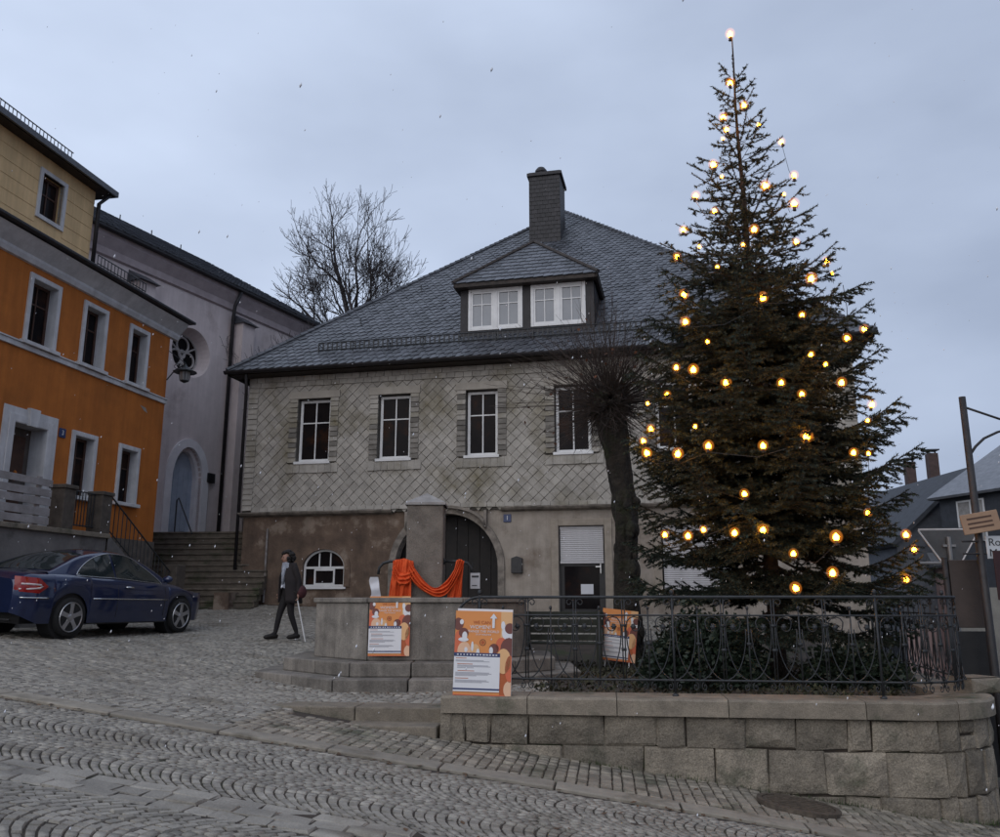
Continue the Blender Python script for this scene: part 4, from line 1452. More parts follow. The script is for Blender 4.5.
# stair flight going down at the right with sloping rail
nst = 10
sx0 = TX1 + .2
for k in range(nst):
    b = MB(); b.box(sx0 + k * .26, sx0 + (k + 1) * .26 + .02, TY + .02, -.04, -.3, tz(TZ) - (k + 1) * .17); b.build('step', cop_g, ter, bevel=.01)
b = MB(); b.add([(sx0 - .05, TY, tz(TZ)), (sx0 + 2.65, TY, tz(TZ) - 1.72), (sx0 + 2.65, TY, -.4), (sx0 - .05, TY, -.4), (sx0 - .05, TY + .14, tz(TZ)), (sx0 + 2.65, TY + .14, tz(TZ) - 1.72), (sx0 + 2.65, TY + .14, -.4), (sx0 - .05, TY + .14, -.4)], [(0, 1, 2, 3), (4, 5, 6, 7), (0, 1, 5, 4), (1, 2, 6, 5)]); b.build('stair_cheek', grey_r, ter)
b = MB(); b.tube([(sx0, TY + .07, tz(TZ) + .85), (sx0 + 2.5, TY + .07, tz(TZ) - .72)], .018, 6); b.tube([(sx0, TY + .07, tz(TZ) + .12), (sx0 + 2.5, TY + .07, tz(TZ) - 1.45)], .013, 6); sr = b.build('stair_railing', iron, ter)
me = MB().tube([(0, 0, 0), (0, 0, .80)], .011, 5).mesh('baluster', iron)
for k in range(17):
    link('baluster', me, sr, (sx0 + .05 + k * .15, TY + .07, tz(TZ) + .06 - .628 * (.05 + k * .15)))
b = MB(); b.box(sx0 + 2.55, sx0 + 2.95, TY - .08, TY + .3, -.4, tz(2.45)); b.build('stone_post', post_m, ter, bevel=.02)
# grey plank fence, leaning on the terrace edge
fx1 = OL(52, 500, TY)[0]
pf = thing('plank_fence', 'weathered grey plank fence panel on the terrace beside the white door', 'fence', (OO[0], OO[1], TZ), OA)
wood_g = mat('grey_plank', (.33, .31, .31), (.22, .205, .20), 4, .85, .35, 20)
for k in range(5):
    b = MB(); b.box(XL, fx1, TY + .02, TY + .045, .02 + k * .185, .02 + k * .185 + .145 + random.uniform(-.01, .01), Matrix.Rotation(R(random.uniform(-.25, .25)), 4, 'Y')); b.build('plank', wood_g, pf, bevel=.004)
for xx in (fx1 - .35, fx1 - 1.5, fx1 - 2.7):
    b = MB(); b.box(xx, xx + .09, TY + .05, TY + .10, 0, .95); b.build('upright', wood_g, pf)

# ================================================================ the church
CO = (at(200, 533, 26.0)[0], 26.0)
CA = R(65.0)
CZ = 3.45
chur = thing('church', 'pale lilac rendered church nave with round tracery windows and dark slate roof', 'church', (CO[0], CO[1], CZ), CA)
CL = frame(CO, CA)
cz = lambda z: z - CZ
lilac = mat('church_render', (.66, .575, .565), (.55, .475, .465), 1.4, .92, .25, 30, c=(.34, .27, .26), cscale=.5, clo=.56, chi=.72, streak=.13)
ch_trim = mat('church_trim', (.78, .75, .77), (.68, .65, .67), 3, .85, .15, 30)
CEZ = 11.72
X0, X1 = -12.0, 6.2
door = dict(x0=-1.34, x1=-.12, z0=0.0, z1=cz(6.18), arch=cz(5.15))
rcx, rcz, rr = -.93, cz(9.15), .80
roses = []
def rose_op(cx, czz, r_):
    """round openings are built as upper arch + lower arch: wall gets a square hole filled by a ring plate."""
    return dict(x0=cx - r_ - .02, x1=cx + r_ + .02, z0=czz - r_ - .02, z1=czz + r_ + .02)
centers = [(rcx, rcz), (3.7, rcz), (-5.6, rcz)]
b = wall_mb(X0, X1, -.8, cz(CEZ), [door] + [rose_op(x, z, rr) for x, z in centers], .3)
n = 32
for cx_, cz_ in centers:                                     # plate with a round hole, and its reveal
    s_ = rr + .02
    ring, sq = [], []
    for k in range(n):
        a = 2 * math.pi * k / n
        ca, sa = math.cos(a), math.sin(a)
        m_ = max(abs(ca), abs(sa))
        ring.append((cx_ + rr * ca * .985, 0, cz_ + rr * sa * .985)); sq.append((cx_ + s_ * ca / m_, 0, cz_ + s_ * sa / m_))
    rows_ = [[(p[0], .3, p[2]) if False else (cx_ + (p[0] - cx_) * .80, .42, cz_ + (p[2] - cz_) * .80) for p in ring], ring, sq]
    b.grid(rows_, closed=True)
b.add([(X1, 0, -.8), (X1, 9, -.8), (X1, 9, cz(CEZ)), (X1, 0, cz(CEZ))], [(0, 1, 2, 3)])
b.build('wall', lilac, chur)
for cx_, cz_ in centers:
    t_ = MB()
    for (ox, oz_, r_) in ((0, 0, rr * .79), (0, .3, .24), (.26, -.15, .24), (-.26, -.15, .24), (0, 0, .12)):
        t_.tube([(cx_ + ox + r_ * math.cos(2 * math.pi * k / 20), .40, cz_ + oz_ + r_ * math.sin(2 * math.pi * k / 20)) for k in range(21)], .035, 6)
    for k in range(3):
        a = math.pi / 2 + k * 2 * math.pi / 3 + math.pi / 3
        t_.tube([(cx_ + .12 * math.cos(a), .4, cz_ + .12 * math.sin(a)), (cx_ + rr * .78 * math.cos(a), .4, cz_ + rr * .78 * math.sin(a))], .03, 6)
    tr = t_.build('tracery', mat('tracery_stone', (.42, .39, .38), (.3, .28, .27), 5, .85, .1, 30), chur)
    p = MB(); p.lathe([(rr * .8, 0), (rr * .8, .01)], 32, Matrix.Translation((cx_, .43, cz_)) @ Matrix.Rotation(math.pi / 2, 4, 'X')); p.build('pane', glass_d, tr)
arch_band(-1.34, -.12, cz(5.15), cz(6.18), 0, .26, -.07, .15).build('door_surround', ch_trim, chur)
arch_band(-1.22, -.24, cz(5.15), cz(6.06), 0, .12, .1, .25).build('door_surround', ch_trim, chur)
blue_d = mat('blue_door', (.42, .47, .56), (.32, .37, .46), 4, .6, .2, 30)
b = MB(); b.box(-1.34, -.12, .27, .32, 0, cz(6.2)); cd = b.build('door', blue_d, chur)
for k in range(5):
    b = MB(); b.box(-1.2 + k * .2, -1.03 + k * .2, .25, .27, .15 + (k % 2) * .05, 2.1); b.build('door_panel', blue_d, cd, bevel=.01)
# buttress strips with sloping caps
for xx in (.80, -3.45, 5.3, -8):
    b = MB(); b.box(xx, xx + .56, -.42, .02, -.8, cz(10.6)); bt = b.build('buttress', lilac, chur)

    q = MB(); q.add([(xx - .08, -.55, cz(10.6)), (xx + .64, -.55, cz(10.6)), (xx + .64, .0, cz(10.95)), (xx - .08, .0, cz(10.95)), (xx - .08, 0, cz(10.6)), (xx + .64, 0, cz(10.6))], [(0, 1, 2, 3), (0, 1, 5, 4), (0, 3, 4), (1, 2, 5)]); q.build('buttress_cap', roof_m, bt)
prof = [(.02, cz(11.0)), (-.08, cz(11.05)), (-.1, cz(11.25)), (-.28, cz(11.5)), (-.32, cz(11.66)), (.02, cz(11.66))]
rows_ = [[(X0, q[0], q[1]) for q in prof], [(X1 + .3, q[0], q[1]) for q in prof]]
b = MB(); b.grid(rows_, closed=True); b.add(rows_[1], [tuple(range(6))]); b.build('cornice', mat('cornice_grey', (.48, .41, .415), (.38, .32, .325), 3, .85, .2, 20), chur)
b = MB(); b.box(X0, X1 + .5, -.5, -.33, cz(11.62), cz(11.74)); b.build('gutter', 'gutter_dark', chur, bevel=.03)
rw, rh = 3.9, 2.75
b = MB(); b.add([(X0, -.5, cz(11.72)), (X1 + .5, -.5, cz(11.72)), (X1 - 3.2, rw, cz(11.72) + rh), (X0, rw, cz(11.72) + rh), (X1 + .5, 9, cz(11.72)), (X0, 9, cz(11.72))], [(0, 1, 2, 3), (1, 4, 2), (4, 5, 3, 2)])
church_slate = mat('church_slate', (.15, .158, .175), (.095, .10, .114), 4, .5, .25, 30, tint=.4, c=(.26, .27, .29), cscale=1.6, clo=.6, chi=.72)
crf = b.build('roof', church_slate, chur)
cs = MB()
cn = Vector((0, -rh, rw + .5)).normalized()
yy = -.52; k = 0
while yy < rw - .1:
    x = X0 + (.15 if k % 2 else 0)
    f_ = (yy + .5) / (rw + .5)
    xe = X1 + .5 - 3.7 * f_
    zf = lambda q: cz(11.72) + rh * (q + .5) / (rw + .5)
    while x < xe:
        x1_ = min(x + .29, xe)
        P = [Vector((x, yy, zf(yy))) + cn * .03, Vector((x1_, yy + .03, zf(yy + .03))) + cn * .03, Vector((x1_, yy + .3, zf(yy + .3))) + cn * .008, Vector((x, yy + .3, zf(yy + .3))) + cn * .008]
        cs.add(P + [p - cn * .025 for p in P[:2]], [(0, 1, 2, 3), (4, 5, 1, 0)], min(1, max(0, random.gauss(.5, .2))))
        x += .3
    yy += .27; k += 1
tag(cs.build('roof_slates', church_slate, crf, fix=False), kind='stuff')
for k in range(8):
    xx = -8 + k * 1.35
    b = MB(); b.tube([(xx, rw - .5, cz(11.72) + rh - .32), (xx, rw - .5, cz(11.72) + rh - .12)], .02, 5); b.build('roof_hook', iron, crf)
b = MB(); b.tube([(.62, -.42, cz(11.6)), (.5, -.3, cz(11.1)), (.62, -.14, cz(10.7)), (.62, -.14, 0)], .06, 8); b.build('downpipe', 'gutter_dark', chur, smooth=True)
b = MB(); b.box(.05, .35, -.12, -.01, 1.75, 2.05); b.build('notice_case', door_m, chur, bevel=.01)

# stairs up to the church
SX0, SX1 = -10.4, -7.0
stt = thing('church_stairs', 'broad mossy stone stairs climbing between the orange house and the shingled house', 'stairs', (-8.6, 22.0, 1.2), R(-4))
step_m = mat('stair_stone', (.15, .125, .098), (.085, .072, .058), 5, .9, .4, 30, tint=.2, c=(.05, .055, .03), cscale=1.5)
ns = 14
for k in range(ns):
    z = .16 * (k + 1) + .08
    b = MB(); b.box(-3.6, 2.3, k * .165, k * .165 + .34, z - .175, z - .055); b.box(-3.6, 2.3, k * .165 - .03, k * .165 + .33, z - .05, z, tint=random.random()); b.build('step', step_m, stt, bevel=.008)
b = MB(); b.box(-4, 4.5, ns * .165, ns * .165 + 5, .0, .16 * ns + .08); b.build('landing', step_m, stt)
b = MB(); b.box(1.36, 1.75, -.15, 3.9, -.3, .6); b.build('cheek_wall', plaster_b, stt)
hx, hz0 = at(174, 533, 25.0).x + 8.6, .16 * ns + .08
b = MB(); b.tube([(hx, 2.5, hz0), (hx, 2.5, hz0 + .95), (hx + .1, 2.4, hz0 + 1.0), (hx + 1.0, 1.2, hz0 + .1), (hx + 1.2, 1.0, hz0 - .15)], .02, 6); b.build('handrail', iron, stt)
# ================================================================ fountain
FC = Vector((at(426, 560, 13.4).x, 13.4, 0.44))
fo = thing('stone_fountain', 'octagonal granite fountain basin on two steps with a square pillar', 'fountain', FC)
fstone = mat('fountain_granite', (.235, .212, .185), (.135, .122, .108), 4, .85, .5, 40, tint=.25, speck=.3, sscale=70, streak=.35, c=(.30, .285, .265), cscale=2.5, clo=.66, chi=.78)
fdark = mat('pillar_granite', (.175, .153, .130), (.115, .10, .086), 5, .85, .5, 50, speck=.3, sscale=80, c=(.18, .16, .14), cscale=3)
def octa(r_, k):
    a = R(-90 - 22.5 + 45 * k)
    q = r_ / math.cos(R(22.5))
    return (q * math.cos(a), q * math.sin(a))
def oct_ring(name, r0, r1, z0, z1, m, bevel=.015, gap=.006, halves=False):
    for k in range(8):
        o0, o1, i1, i0 = octa(r1, k), octa(r1, k + 1), octa(r0, k + 1), octa(r0, k)
        for h_ in range(2 if halves else 1):
            def lerp(p, q, t): return (p[0] + (q[0] - p[0]) * t, p[1] + (q[1] - p[1]) * t)
            ta, tb = (h_ / 2, (h_ + 1) / 2) if halves else (0, 1)
            g = gap / 1.2
            c_ = [lerp(o0, o1, ta + g), lerp(o0, o1, tb - g), lerp(i0, i1, tb - g), lerp(i0, i1, ta + g)]
            b = MB(); b.add([(x, y, z0) for x, y in c_] + [(x, y, z1) for x, y in c_], [(3, 2, 1, 0), (4, 5, 6, 7), (0, 1, 5, 4), (1, 2, 6, 5), (2, 3, 7, 6), (3, 0, 4, 7)], random.random())
            b.build(name, m, fo, bevel=bevel)
oct_ring('step', 1.35, 2.32, -.5, .18, fstone, halves=True)
oct_ring('step', 1.30, 1.96, .182, .36, fstone, halves=True)
oct_ring('basin_panel', 1.40, 1.56, .362, 1.13, fstone)
oct_ring('rim', 1.38, 1.60, 1.132, 1.20, fstone, bevel=.012)
b = MB(); b.add([(*octa(1.41, k), .85) for k in range(8)], [tuple(range(8))]); b.build('water', mat('dark_water', (.012, .014, .014), (.01, .011, .011), 2, .06, .1, 8), fo)
b = MB(); w_ = .285
b.box(-w_, w_, -w_, w_, .362, 2.62); b.build('pillar', fdark, fo, bevel=.02)
b = MB(); b.add([(-w_ - .03, -w_ - .03, 2.622), (w_ + .03, -w_ - .03, 2.622), (w_ + .03, w_ + .03, 2.622), (-w_ - .03, w_ + .03, 2.622), (0, 0, 2.84), (-w_ - .03, -w_ - .03, 2.66), (w_ + .03, -w_ - .03, 2.66), (w_ + .03, w_ + .03, 2.66), (-w_ - .03, w_ + .03, 2.66)], [(0, 1, 6, 5), (1, 2, 7, 6), (2, 3, 8, 7), (3, 0, 5, 8), (5, 6, 4), (6, 7, 4), (7, 8, 4), (8, 5, 4)]); b.build('pillar_cap', mat('lead_cap', (.30, .29, .28), (.2, .19, .185), 6, .8, .3, 40), fo)
zsp = at(460, 561, 13.2).z - FC.z
for s_ in (-1, 1):
    b = MB(); b.tube([(s_ * w_ * .9, -.1, zsp), (s_ * .55, -.1, zsp), (s_ * .66, -.1, zsp - .03), (s_ * .72, -.1, zsp - .10), (s_ * .73, -.1, zsp - .2)], .022, 8); b.lathe([(.05, 0), (.05, .02), (.025, .03)], 10, Matrix.Translation((s_ * w_, -.1, zsp)) @ Matrix.Rotation(s_ * math.pi / 2, 4, 'Y')); b.build('spout', iron, fo, smooth=True)
# small notice hung on the spout
np_ = FC + Vector((.78, -.12, zsp - .42))
nb_ = thing('hanging_notice', 'small pale laminated notice hanging from the fountain spout', 'notice', np_)
b = MB(); b.box(-.075, .075, -.006, .006, 0, .24); b.build('sheet', mat('laminate', (.42, .43, .45), (.36, .37, .39), 5, .4, 0), nb_, bevel=.003)
b = MB(); b.box(-.055, .055, -.009, -.0065, .17, .20); b.box(-.05, .03, -.009, -.0065, .04, .055); b.build('lettering', door_m, nb_)
b = MB(); b.tube([(-.05, 0, .24), (-.04, .02, .42)], .004, 4); b.build('cord', iron, nb_)
pl = thing('paper_banner', 'crumpled pale paper strip leaning beside the fountain pillar', 'paper', FC + Vector((-.66, -.75, 1.2)))
b = MB(); b.grid([[(-.09 + .02 * math.sin(k), .02 * math.sin(k * 2.1), k * .05), (-.02, .03 * math.cos(k * 1.3), k * .05), (.07 - k * .008, .02 * math.sin(k * 1.7), k * .05)] for k in range(7)]); b.grid([[(-.09 + .02 * math.sin(k), .02 * math.sin(k * 2.1) + .004, k * .05), (-.02, .03 * math.cos(k * 1.3) + .004, k * .05), (.07 - k * .008, .02 * math.sin(k * 1.7) + .004, k * .05)] for k in range(7)]); b.build('strip', MATS['paper'], pl, smooth=True)

# ---------------------------------------------------------------- orange cloth draped over the spouts
clo = thing('orange_cloth', 'bright orange cloth swagged over both fountain spouts', 'cloth', (FC.x, 13.1, FC.z + 1.2))
cm = mat('orange_fabric', (.74, .105, .022), (.58, .07, .014), 9, .85, .5, 60)
cb = Vector((FC.x, 13.1, FC.z + 1.2))
def sheet(name, top, bot, ny, folds, amp, yoff=0.0, ph=0.0, pleat=0.0):
    T = [Vector(at(x, y, 13.05)) - cb for x, y in top]
    Bm = [Vector(at(x, y, 13.05)) - cb for x, y in bot]
    def smp(P, t):
        q = t * (len(P) - 1); i = min(int(q), len(P) - 2); f_ = q - i
        p0, p1, p2, p3 = P[max(i - 1, 0)], P[i], P[i + 1], P[min(i + 2, len(P) - 1)]
        return 0.5 * ((2 * p1) + (p2 - p0) * f_ + (2 * p0 - 5 * p1 + 4 * p2 - p3) * f_ ** 2 + (3 * p1 - p0 - 3 * p2 + p3) * f_ ** 3)
    n = 46
    rows_ = []
    for j in range(ny + 1):
        v = j / ny
        r_ = []
        for i in range(n + 1):
            t = i / n
            p = smp(T, t).lerp(smp(Bm, t), v)
            ylo = amp * math.sin(folds * t * 2 * math.pi + ph + v * 1.3) * (.35 + .65 * v) + yoff - .03 * math.sin(v * math.pi) + .010 * math.sin(folds * 3.1 * t * 6.28 + v * 4 + ph) + .006 * math.sin(23 * t + 17 * v) + pleat * (abs(math.sin(v * 3.3 * math.pi + .9 * math.sin(4 * t + ph))) - .5)
            r_.append((p.x + .006 * math.sin(9 * t + 5 * v), p.y + ylo, p.z + .006 * math.sin(13 * t + 3 * v)))
        rows_.append(r_)
    b = MB(); b.grid(rows_)
    o = b.build(name, cm, clo, smooth=True)
    so = o.modifiers.new('solid', 'SOLIDIFY'); so.thickness = .004
    return o
sheet('left_fall', [(393, 561), (399, 559), (406, 559), (413, 561)], [(389, 599), (396, 600), (403, 600), (411, 599)], 14, 2.6, .035)
sheet('left_swag', [(394, 560), (401, 572), (409, 571), (414, 562)], [(393, 574), (400, 586), (409, 584), (416, 574)], 26, 1.2, .015, -.05, 0, .05)
sheet('swag', [(410, 560), (417, 572), (427, 583), (437, 588), (446, 582), (453, 571), (458, 560)], [(409, 574), (415, 584), (424, 592), (435, 597), (447, 594), (458, 578), (464, 561)], 30, .8, .012, -.05, 1.0, .06)
sheet('right_fall', [(456, 561), (459, 559), (462, 560), (464, 562)], [(447, 599), (452, 600), (457, 600), (461, 599)], 12, 1.8, .03, 0.02, .6)

# ---------------------------------------------------------------- posters
pc = {n: mat('print_' + n, c_, tuple(x * .93 for x in c_), 3, .55, 0) for n, c_ in dict(orange=(.70, .27, .08), pale=(.72, .42, .20), coral=(.62, .14, .065), brown=(.16, .055, .045), white=(.70, .70, .72), navy=(.03, .045, .13), grey=(.33, .33, .37), peach=(.74, .46, .30), rust=(.42, .10, .03)).items()}
def blob(b, cx, cy, rx, ry, lev, a0=0, a1=360, n=16, W=.594, H=.841):
    p = [((cx - .5) * W, 0, cy * H)] if a1 - a0 < 360 else []
    p += [((cx - .5 + rx * math.cos(R(a0 + (a1 - a0) * k / n))) * W, 0, (cy + ry * math.sin(R(a0 + (a1 - a0) * k / n))) * H) for k in range(n + (0 if a1 - a0 >= 360 else 1))]
    p = [(x, -.006 - .0012 * lev, z) for x, _, z in p if True]
    p = [(max(-.297, min(.297, x)), y, max(0, min(.841, z))) for x, y, z in p]
    b.add(p, [tuple(range(len(p)))])
def rect(b, x0, x1, y0, y1, lev):
    b.add([((x0 - .5) * .594, -.006 - .0012 * lev, y0 * .841), ((x1 - .5) * .594, -.006 - .0012 * lev, y0 * .841), ((x1 - .5) * .594, -.006 - .0012 * lev, y1 * .841), ((x0 - .5) * .594, -.006 - .0012 * lev, y1 * .841)], [(0, 1, 2, 3)])
def poster(label, M, group=None):
    t = thing('poster_board', label, 'poster', group=group)
    t.matrix_world = M
    b = MB(); b.box(-.297, .297, -.005, .005, 0, .841); b.build('board', pc['orange'], t)
    by = {}
    def L_(n): return by.setdefault(n, MB())
    rect(L_('pale'), .80, 1.0, .60, 1.0, 1); rect(L_('rust'), .80, .93, .0, .46, 1)
    blob(L_('coral'), .06, .56, .10, .20, 2); blob(L_('peach'), .17, .52, .12, .11, 3); blob(L_('brown'), .05, .84, .09, .075, 3); blob(L_('white'), .11, .865, .035, .03, 4)
    blob(L_('brown'), .15, .735, .085, .06, 4); blob(L_('white'), .17, .70, .045, .05, 5); blob(L_('white'), .15, .655, .09, .025, 6)
    blob(L_('pale'), .36, .52, .085, .085, 4); blob(L_('white'), .31, .575, .022, .06, 5); blob(L_('white'), .20, .535, .03, .03, 6); blob(L_('white'), .41, .50, .03, .05, 6)
    blob(L_('brown'), .69, .555, .085, .06, 4); blob(L_('white'), .64, .53, .035, .045, 5); blob(L_('coral'), .82, .60, .10, .09, 4); blob(L_('brown'), .95, .55, .15, .14, 5)
    blob(L_('white'), .93, .75, .11, .10, 3); blob(L_('brown'), .96, .80, .09, .065, 4); blob(L_('white'), .84, .835, .035, .05, 4)
    blob(L_('pale'), .86, .41, .13, .15, 6); blob(L_('coral'), .98, .32, .09, .16, 6); blob(L_('peach'), .97, .08, .10, .10, 6)
    rect(L_('white'), .0, .80, .045, .50, 8); rect(L_('navy'), .0, .80, .455, .50, 9); rect(L_('navy'), .0, .80, .065, .085, 9); rect(L_('coral'), 0, 1, -.0, .012, 2)
    for k, (xa, xb_, yy) in enumerate(((.03, .22, .43), (.03, .52, .405), (.03, .62, .393), (.06, .33, .362), (.06, .60, .345), (.06, .64, .333), (.06, .35, .318), (.07, .36, .282), (.03, .62, .262), (.03, .66, .250), (.03, .60, .238), (.03, .40, .226), (.03, .26, .195), (.03, .58, .172), (.03, .62, .160), (.03, .5, .148))):
        rect(L_('rust' if k in (0, 3, 7, 12) else 'grey'), xa, xb_, yy, yy + .0075, 9)
    for k in range(13):
        rect(L_('white'), .05 + k * .056, .05 + k * .056 + random.uniform(.02, .042), .470, .484, 10)
    L_('white').add([((x - .5) * .594, -.016, z * .841) for x, z in ((.648, .80), (.692, .80), (.692, .915), (.735, .915), (.67, .975), (.605, .915), (.648, .915))], [(0, 1, 2, 3, 4, 5, 6)])
    L_('brown').tube([((.49 - .5 + .05 * math.cos(k * math.pi / 10)) * .594, -.007, (.625 + .036 * math.sin(k * math.pi / 10)) * .841) for k in range(21)], .003, 4); blob(L_('rust'), .49, .625, .032, .022, 1)
    for n_, b_ in by.items():
        tag(b_.build('print_' + n_, pc[n_], t, fix=False), kind='stuff')
    for tx, sz, z, mm, x_ in (('WE CAN', .046, .862, 'rust', -.02), ('WOMEN!', .052, .806, 'white', -.035), ('ORANGE THE WORLD', .034, .755, 'white', -.012), ('STOP VIOLENCE', .022, .718, 'white', 0.0)):
        text_part('lettering', tx, sz, pc[mm], t, Matrix.Translation((x_, -.009, z * .841)) @ FACE, ext=.0005)
    return t
p = at(388.5, 656, 11.78)
poster('orange campaign poster leaning against the fountain basin', Matrix.Translation(p) @ Matrix.Rotation(R(-3), 4, 'X') @ Matrix.Scale(.94, 4))
p = at(481.5, 691, 8.93)
po = poster('orange campaign poster standing on the wall coping at the railing end', Matrix.Translation((p.x, 8.98, ZC1)) @ Matrix.Rotation(R(-4), 4, 'Z') @ Matrix.Rotation(R(-3), 4, 'X') @ Matrix.Rotation(R(1.5), 4, 'Y'))
b = MB(); b.box(-.28, .30, .008, .012, .0, .865); b.build('backing', pc['white'], po)
p = at(617, 661, 14.6)
po = poster('tilted orange campaign poster on short legs before the pollarded tree', Matrix.Translation(p) @ Matrix.Rotation(R(-14), 4, 'Z') @ Matrix.Rotation(R(6), 4, 'Y'))
b = MB()
for x_ in (-.2, .2):
    b.tube([(x_, .012, .3), (x_, .012, -.25)], .012, 6)
b.build('leg', white_f, po)

# ---------------------------------------------------------------- bench behind the railing
bp_ = at(563, 655, 14.4)
bench = thing('garden_bench', 'dark weathered slatted bench behind the iron railing near the fountain', 'bench', (bp_.x, 14.4, h(bp_.x, 14.4)), R(-8))
bw = mat('bench_wood', (.03, .035, .026), (.018, .02, .015), 8, .75, .3, 40)
for k in range(4):
    b = MB(); b.box(-.68, .68, .22 + k * .015, .25 + k * .015, .42 + k * .125, .42 + k * .125 + .10); b.build('back_slat', bw, bench, bevel=.006)
for k in range(4):
    b = MB(); b.box(-.68, .68, -.22 + k * .11, -.22 + k * .11 + .09, .38, .41); b.build('seat_slat', bw, bench, bevel=.006)
for x_ in (-.6, .6):
    b = MB(); b.box(x_ - .04, x_ + .04, -.22, -.15, 0, .38); b.box(x_ - .04, x_ + .04, .2, .28, 0, .9); b.box(x_ - .035, x_ + .035, -.2, .25, .34, .38); b.build('leg', bw, bench, bevel=.006)

# ================================================================ person
PP = Vector((-3.98, 16.2, 0)); PP.z = h(PP.x, PP.y) + .02
person = thing('person', 'person in dark open coat walking past the arched window with a white cane', 'person', PP, R(216))
coat = mat('dark_coat', (.022, .017, .018), (.014, .011, .012), 6, .85, .3, 40)
trous = mat('dark_trousers', (.016, .013, .015), (.010, .009, .010), 6, .85, .3, 40)
skin = mat('skin', (.30, .17, .125), (.26, .145, .105), 6, .6, .05, 60)
hairm = mat('dark_hair', (.014, .010, .009), (.007, .006, .005), 20, .6, .5, 70)
scarf = mat('grey_scarf', (.36, .38, .43), (.22, .24, .29), 12, .9, .4, 30)
J = dict(pel=(0, 0, .86), sp=(.0, 0, 1.05), ch=(.02, 0, 1.24), nk=(.045, 0, 1.385), hd=(.075, 0, 1.46), ht=(.085, 0, 1.53),
         lh=(.01, .09, .82), lk=(-.01, .10, .46), la=(-.15, .10, .10), lf=(-.05, .11, .045),
         rh=(.01, -.09, .82), rk=(.13, -.09, .47), ra=(.20, -.09, .10), rf=(.32, -.09, .05),
         ls=(.0, .18, 1.32), le=(-.09, .23, 1.05), lw=(-.07, .26, .83), rs=(.0, -.18, 1.32), re=(-.03, -.25, 1.05), rw=(.10, -.22, .88))
rad = dict(pel=.135, sp=.12, ch=.14, nk=.055, hd=.085, ht=.075, lh=.095, lk=.062, la=.043, lf=.04, rh=.095, rk=.062, ra=.043, rf=.04, ls=.072, le=.056, lw=.042, rs=.072, re=.056, rw=.042)
Ed = [('pel', 'sp'), ('sp', 'ch'), ('ch', 'nk'), ('nk', 'hd'), ('hd', 'ht'), ('pel', 'lh'), ('lh', 'lk'), ('lk', 'la'), ('la', 'lf'), ('pel', 'rh'), ('rh', 'rk'), ('rk', 'ra'), ('ra', 'rf'), ('ch', 'ls'), ('ls', 'le'), ('le', 'lw'), ('ch', 'rs'), ('rs', 're'), ('re', 'rw')]
ks = list(J)
me = bpy.data.meshes.new('body_skeleton')
me.from_pydata([J[k] for k in ks], [(ks.index(a), ks.index(c_)) for a, c_ in Ed], [])
tmp = bpy.data.objects.new('body_skeleton', me); C.objects.link(tmp)
sk = tmp.modifiers.new('s', 'SKIN'); sk.use_smooth_shade = True
for i, k in enumerate(ks):
    me.skin_vertices[0].data[i].radius = (rad[k], rad[k])
    me.skin_vertices[0].data[i].use_root = (k == 'pel')
su = tmp.modifiers.new('d', 'SUBSURF'); su.levels = 2; su.render_levels = 2
bpy.context.view_layer.update()
ev = tmp.evaluated_get(bpy.context.evaluated_depsgraph_get())
bm_ = bpy.data.meshes.new_from_object(ev)
bpy.data.objects.remove(tmp)
bb = MB()
bb.v = [tuple(v.co) for v in bm_.vertices]; bb.f = [tuple(p.vertices) for p in bm_.polygons]; bb.t = [.5] * len(bb.f)
def hand(b, w, d_):
    """palm and five curled fingers hanging from the wrist w, pointing along d_ (down)."""
    w = Vector(w)
    b.ball(w + Vector((.005, 0, -.045)), .022, .035, .05, 10, 8)
    for k in range(4):
        y = -.027 + .018 * k
        ln = (.058, .068, .064, .05)[k]
        b.tube([w + Vector((.005, y, -.075)), w + Vector((.012, y, -.075 - ln * .5)), w + Vector((.030, y * .95, -.075 - ln * .85)), w + Vector((.046, y * .9, -.07 - ln * .8))], [.0095, .009, .008, .006], 6)
    b.tube([w + Vector((.012, -.03, -.03)), w + Vector((.034, -.035, -.055)), w + Vector((.045, -.02, -.085))], [.011, .010, .007], 6)
hand(bb, J['lw'], -1); hand(bb, J['rw'], -1)
hc = Vector((.085, 0, 1.485))
bb.ball(hc, .088, .072, .105, 16, 12)                                      # skull
bb.add([hc + Vector(p_) for p_ in ((.084, 0, .03), (.115, 0, -.022), (.083, .018, -.028), (.083, -.018, -.028))], [(0, 1, 2), (0, 3, 1), (1, 3, 2)])   # nose
for s_ in (-1, 1):
    bb.ball(hc + Vector((.0, s_ * .074, -.005)), .018, .008, .028, 8, 6)     # ears
body = bb.build('body', skin, person, smooth=True)
for m_ in (trous, coat):
    body.data.materials.append(m_)
for p_ in body.data.polygons:
    c_ = p_.center
    if c_.z < .93 and not (c_.z > .70 and abs(c_.y) > .20): p_.material_index = 1
    elif c_.z < 1.40 and c_.z > .84 and not (c_.z > 1.36 and abs(c_.y) < .06): p_.material_index = 2
for s_ in (-1, 1):
    b = MB(); b.ball(hc + Vector((.078, s_ * .03, .012)), .010, .012, .008, 8, 6); b.build('eye', hairm, person)
b = MB(); b.ball(hc + Vector((.080, 0, -.052)), .008, .022, .006, 8, 6); b.build('mouth', mat('lips', (.2, .07, .06), (.18, .06, .05), 5, .5, 0), person)
b = MB()
rh_ = random.Random(5)
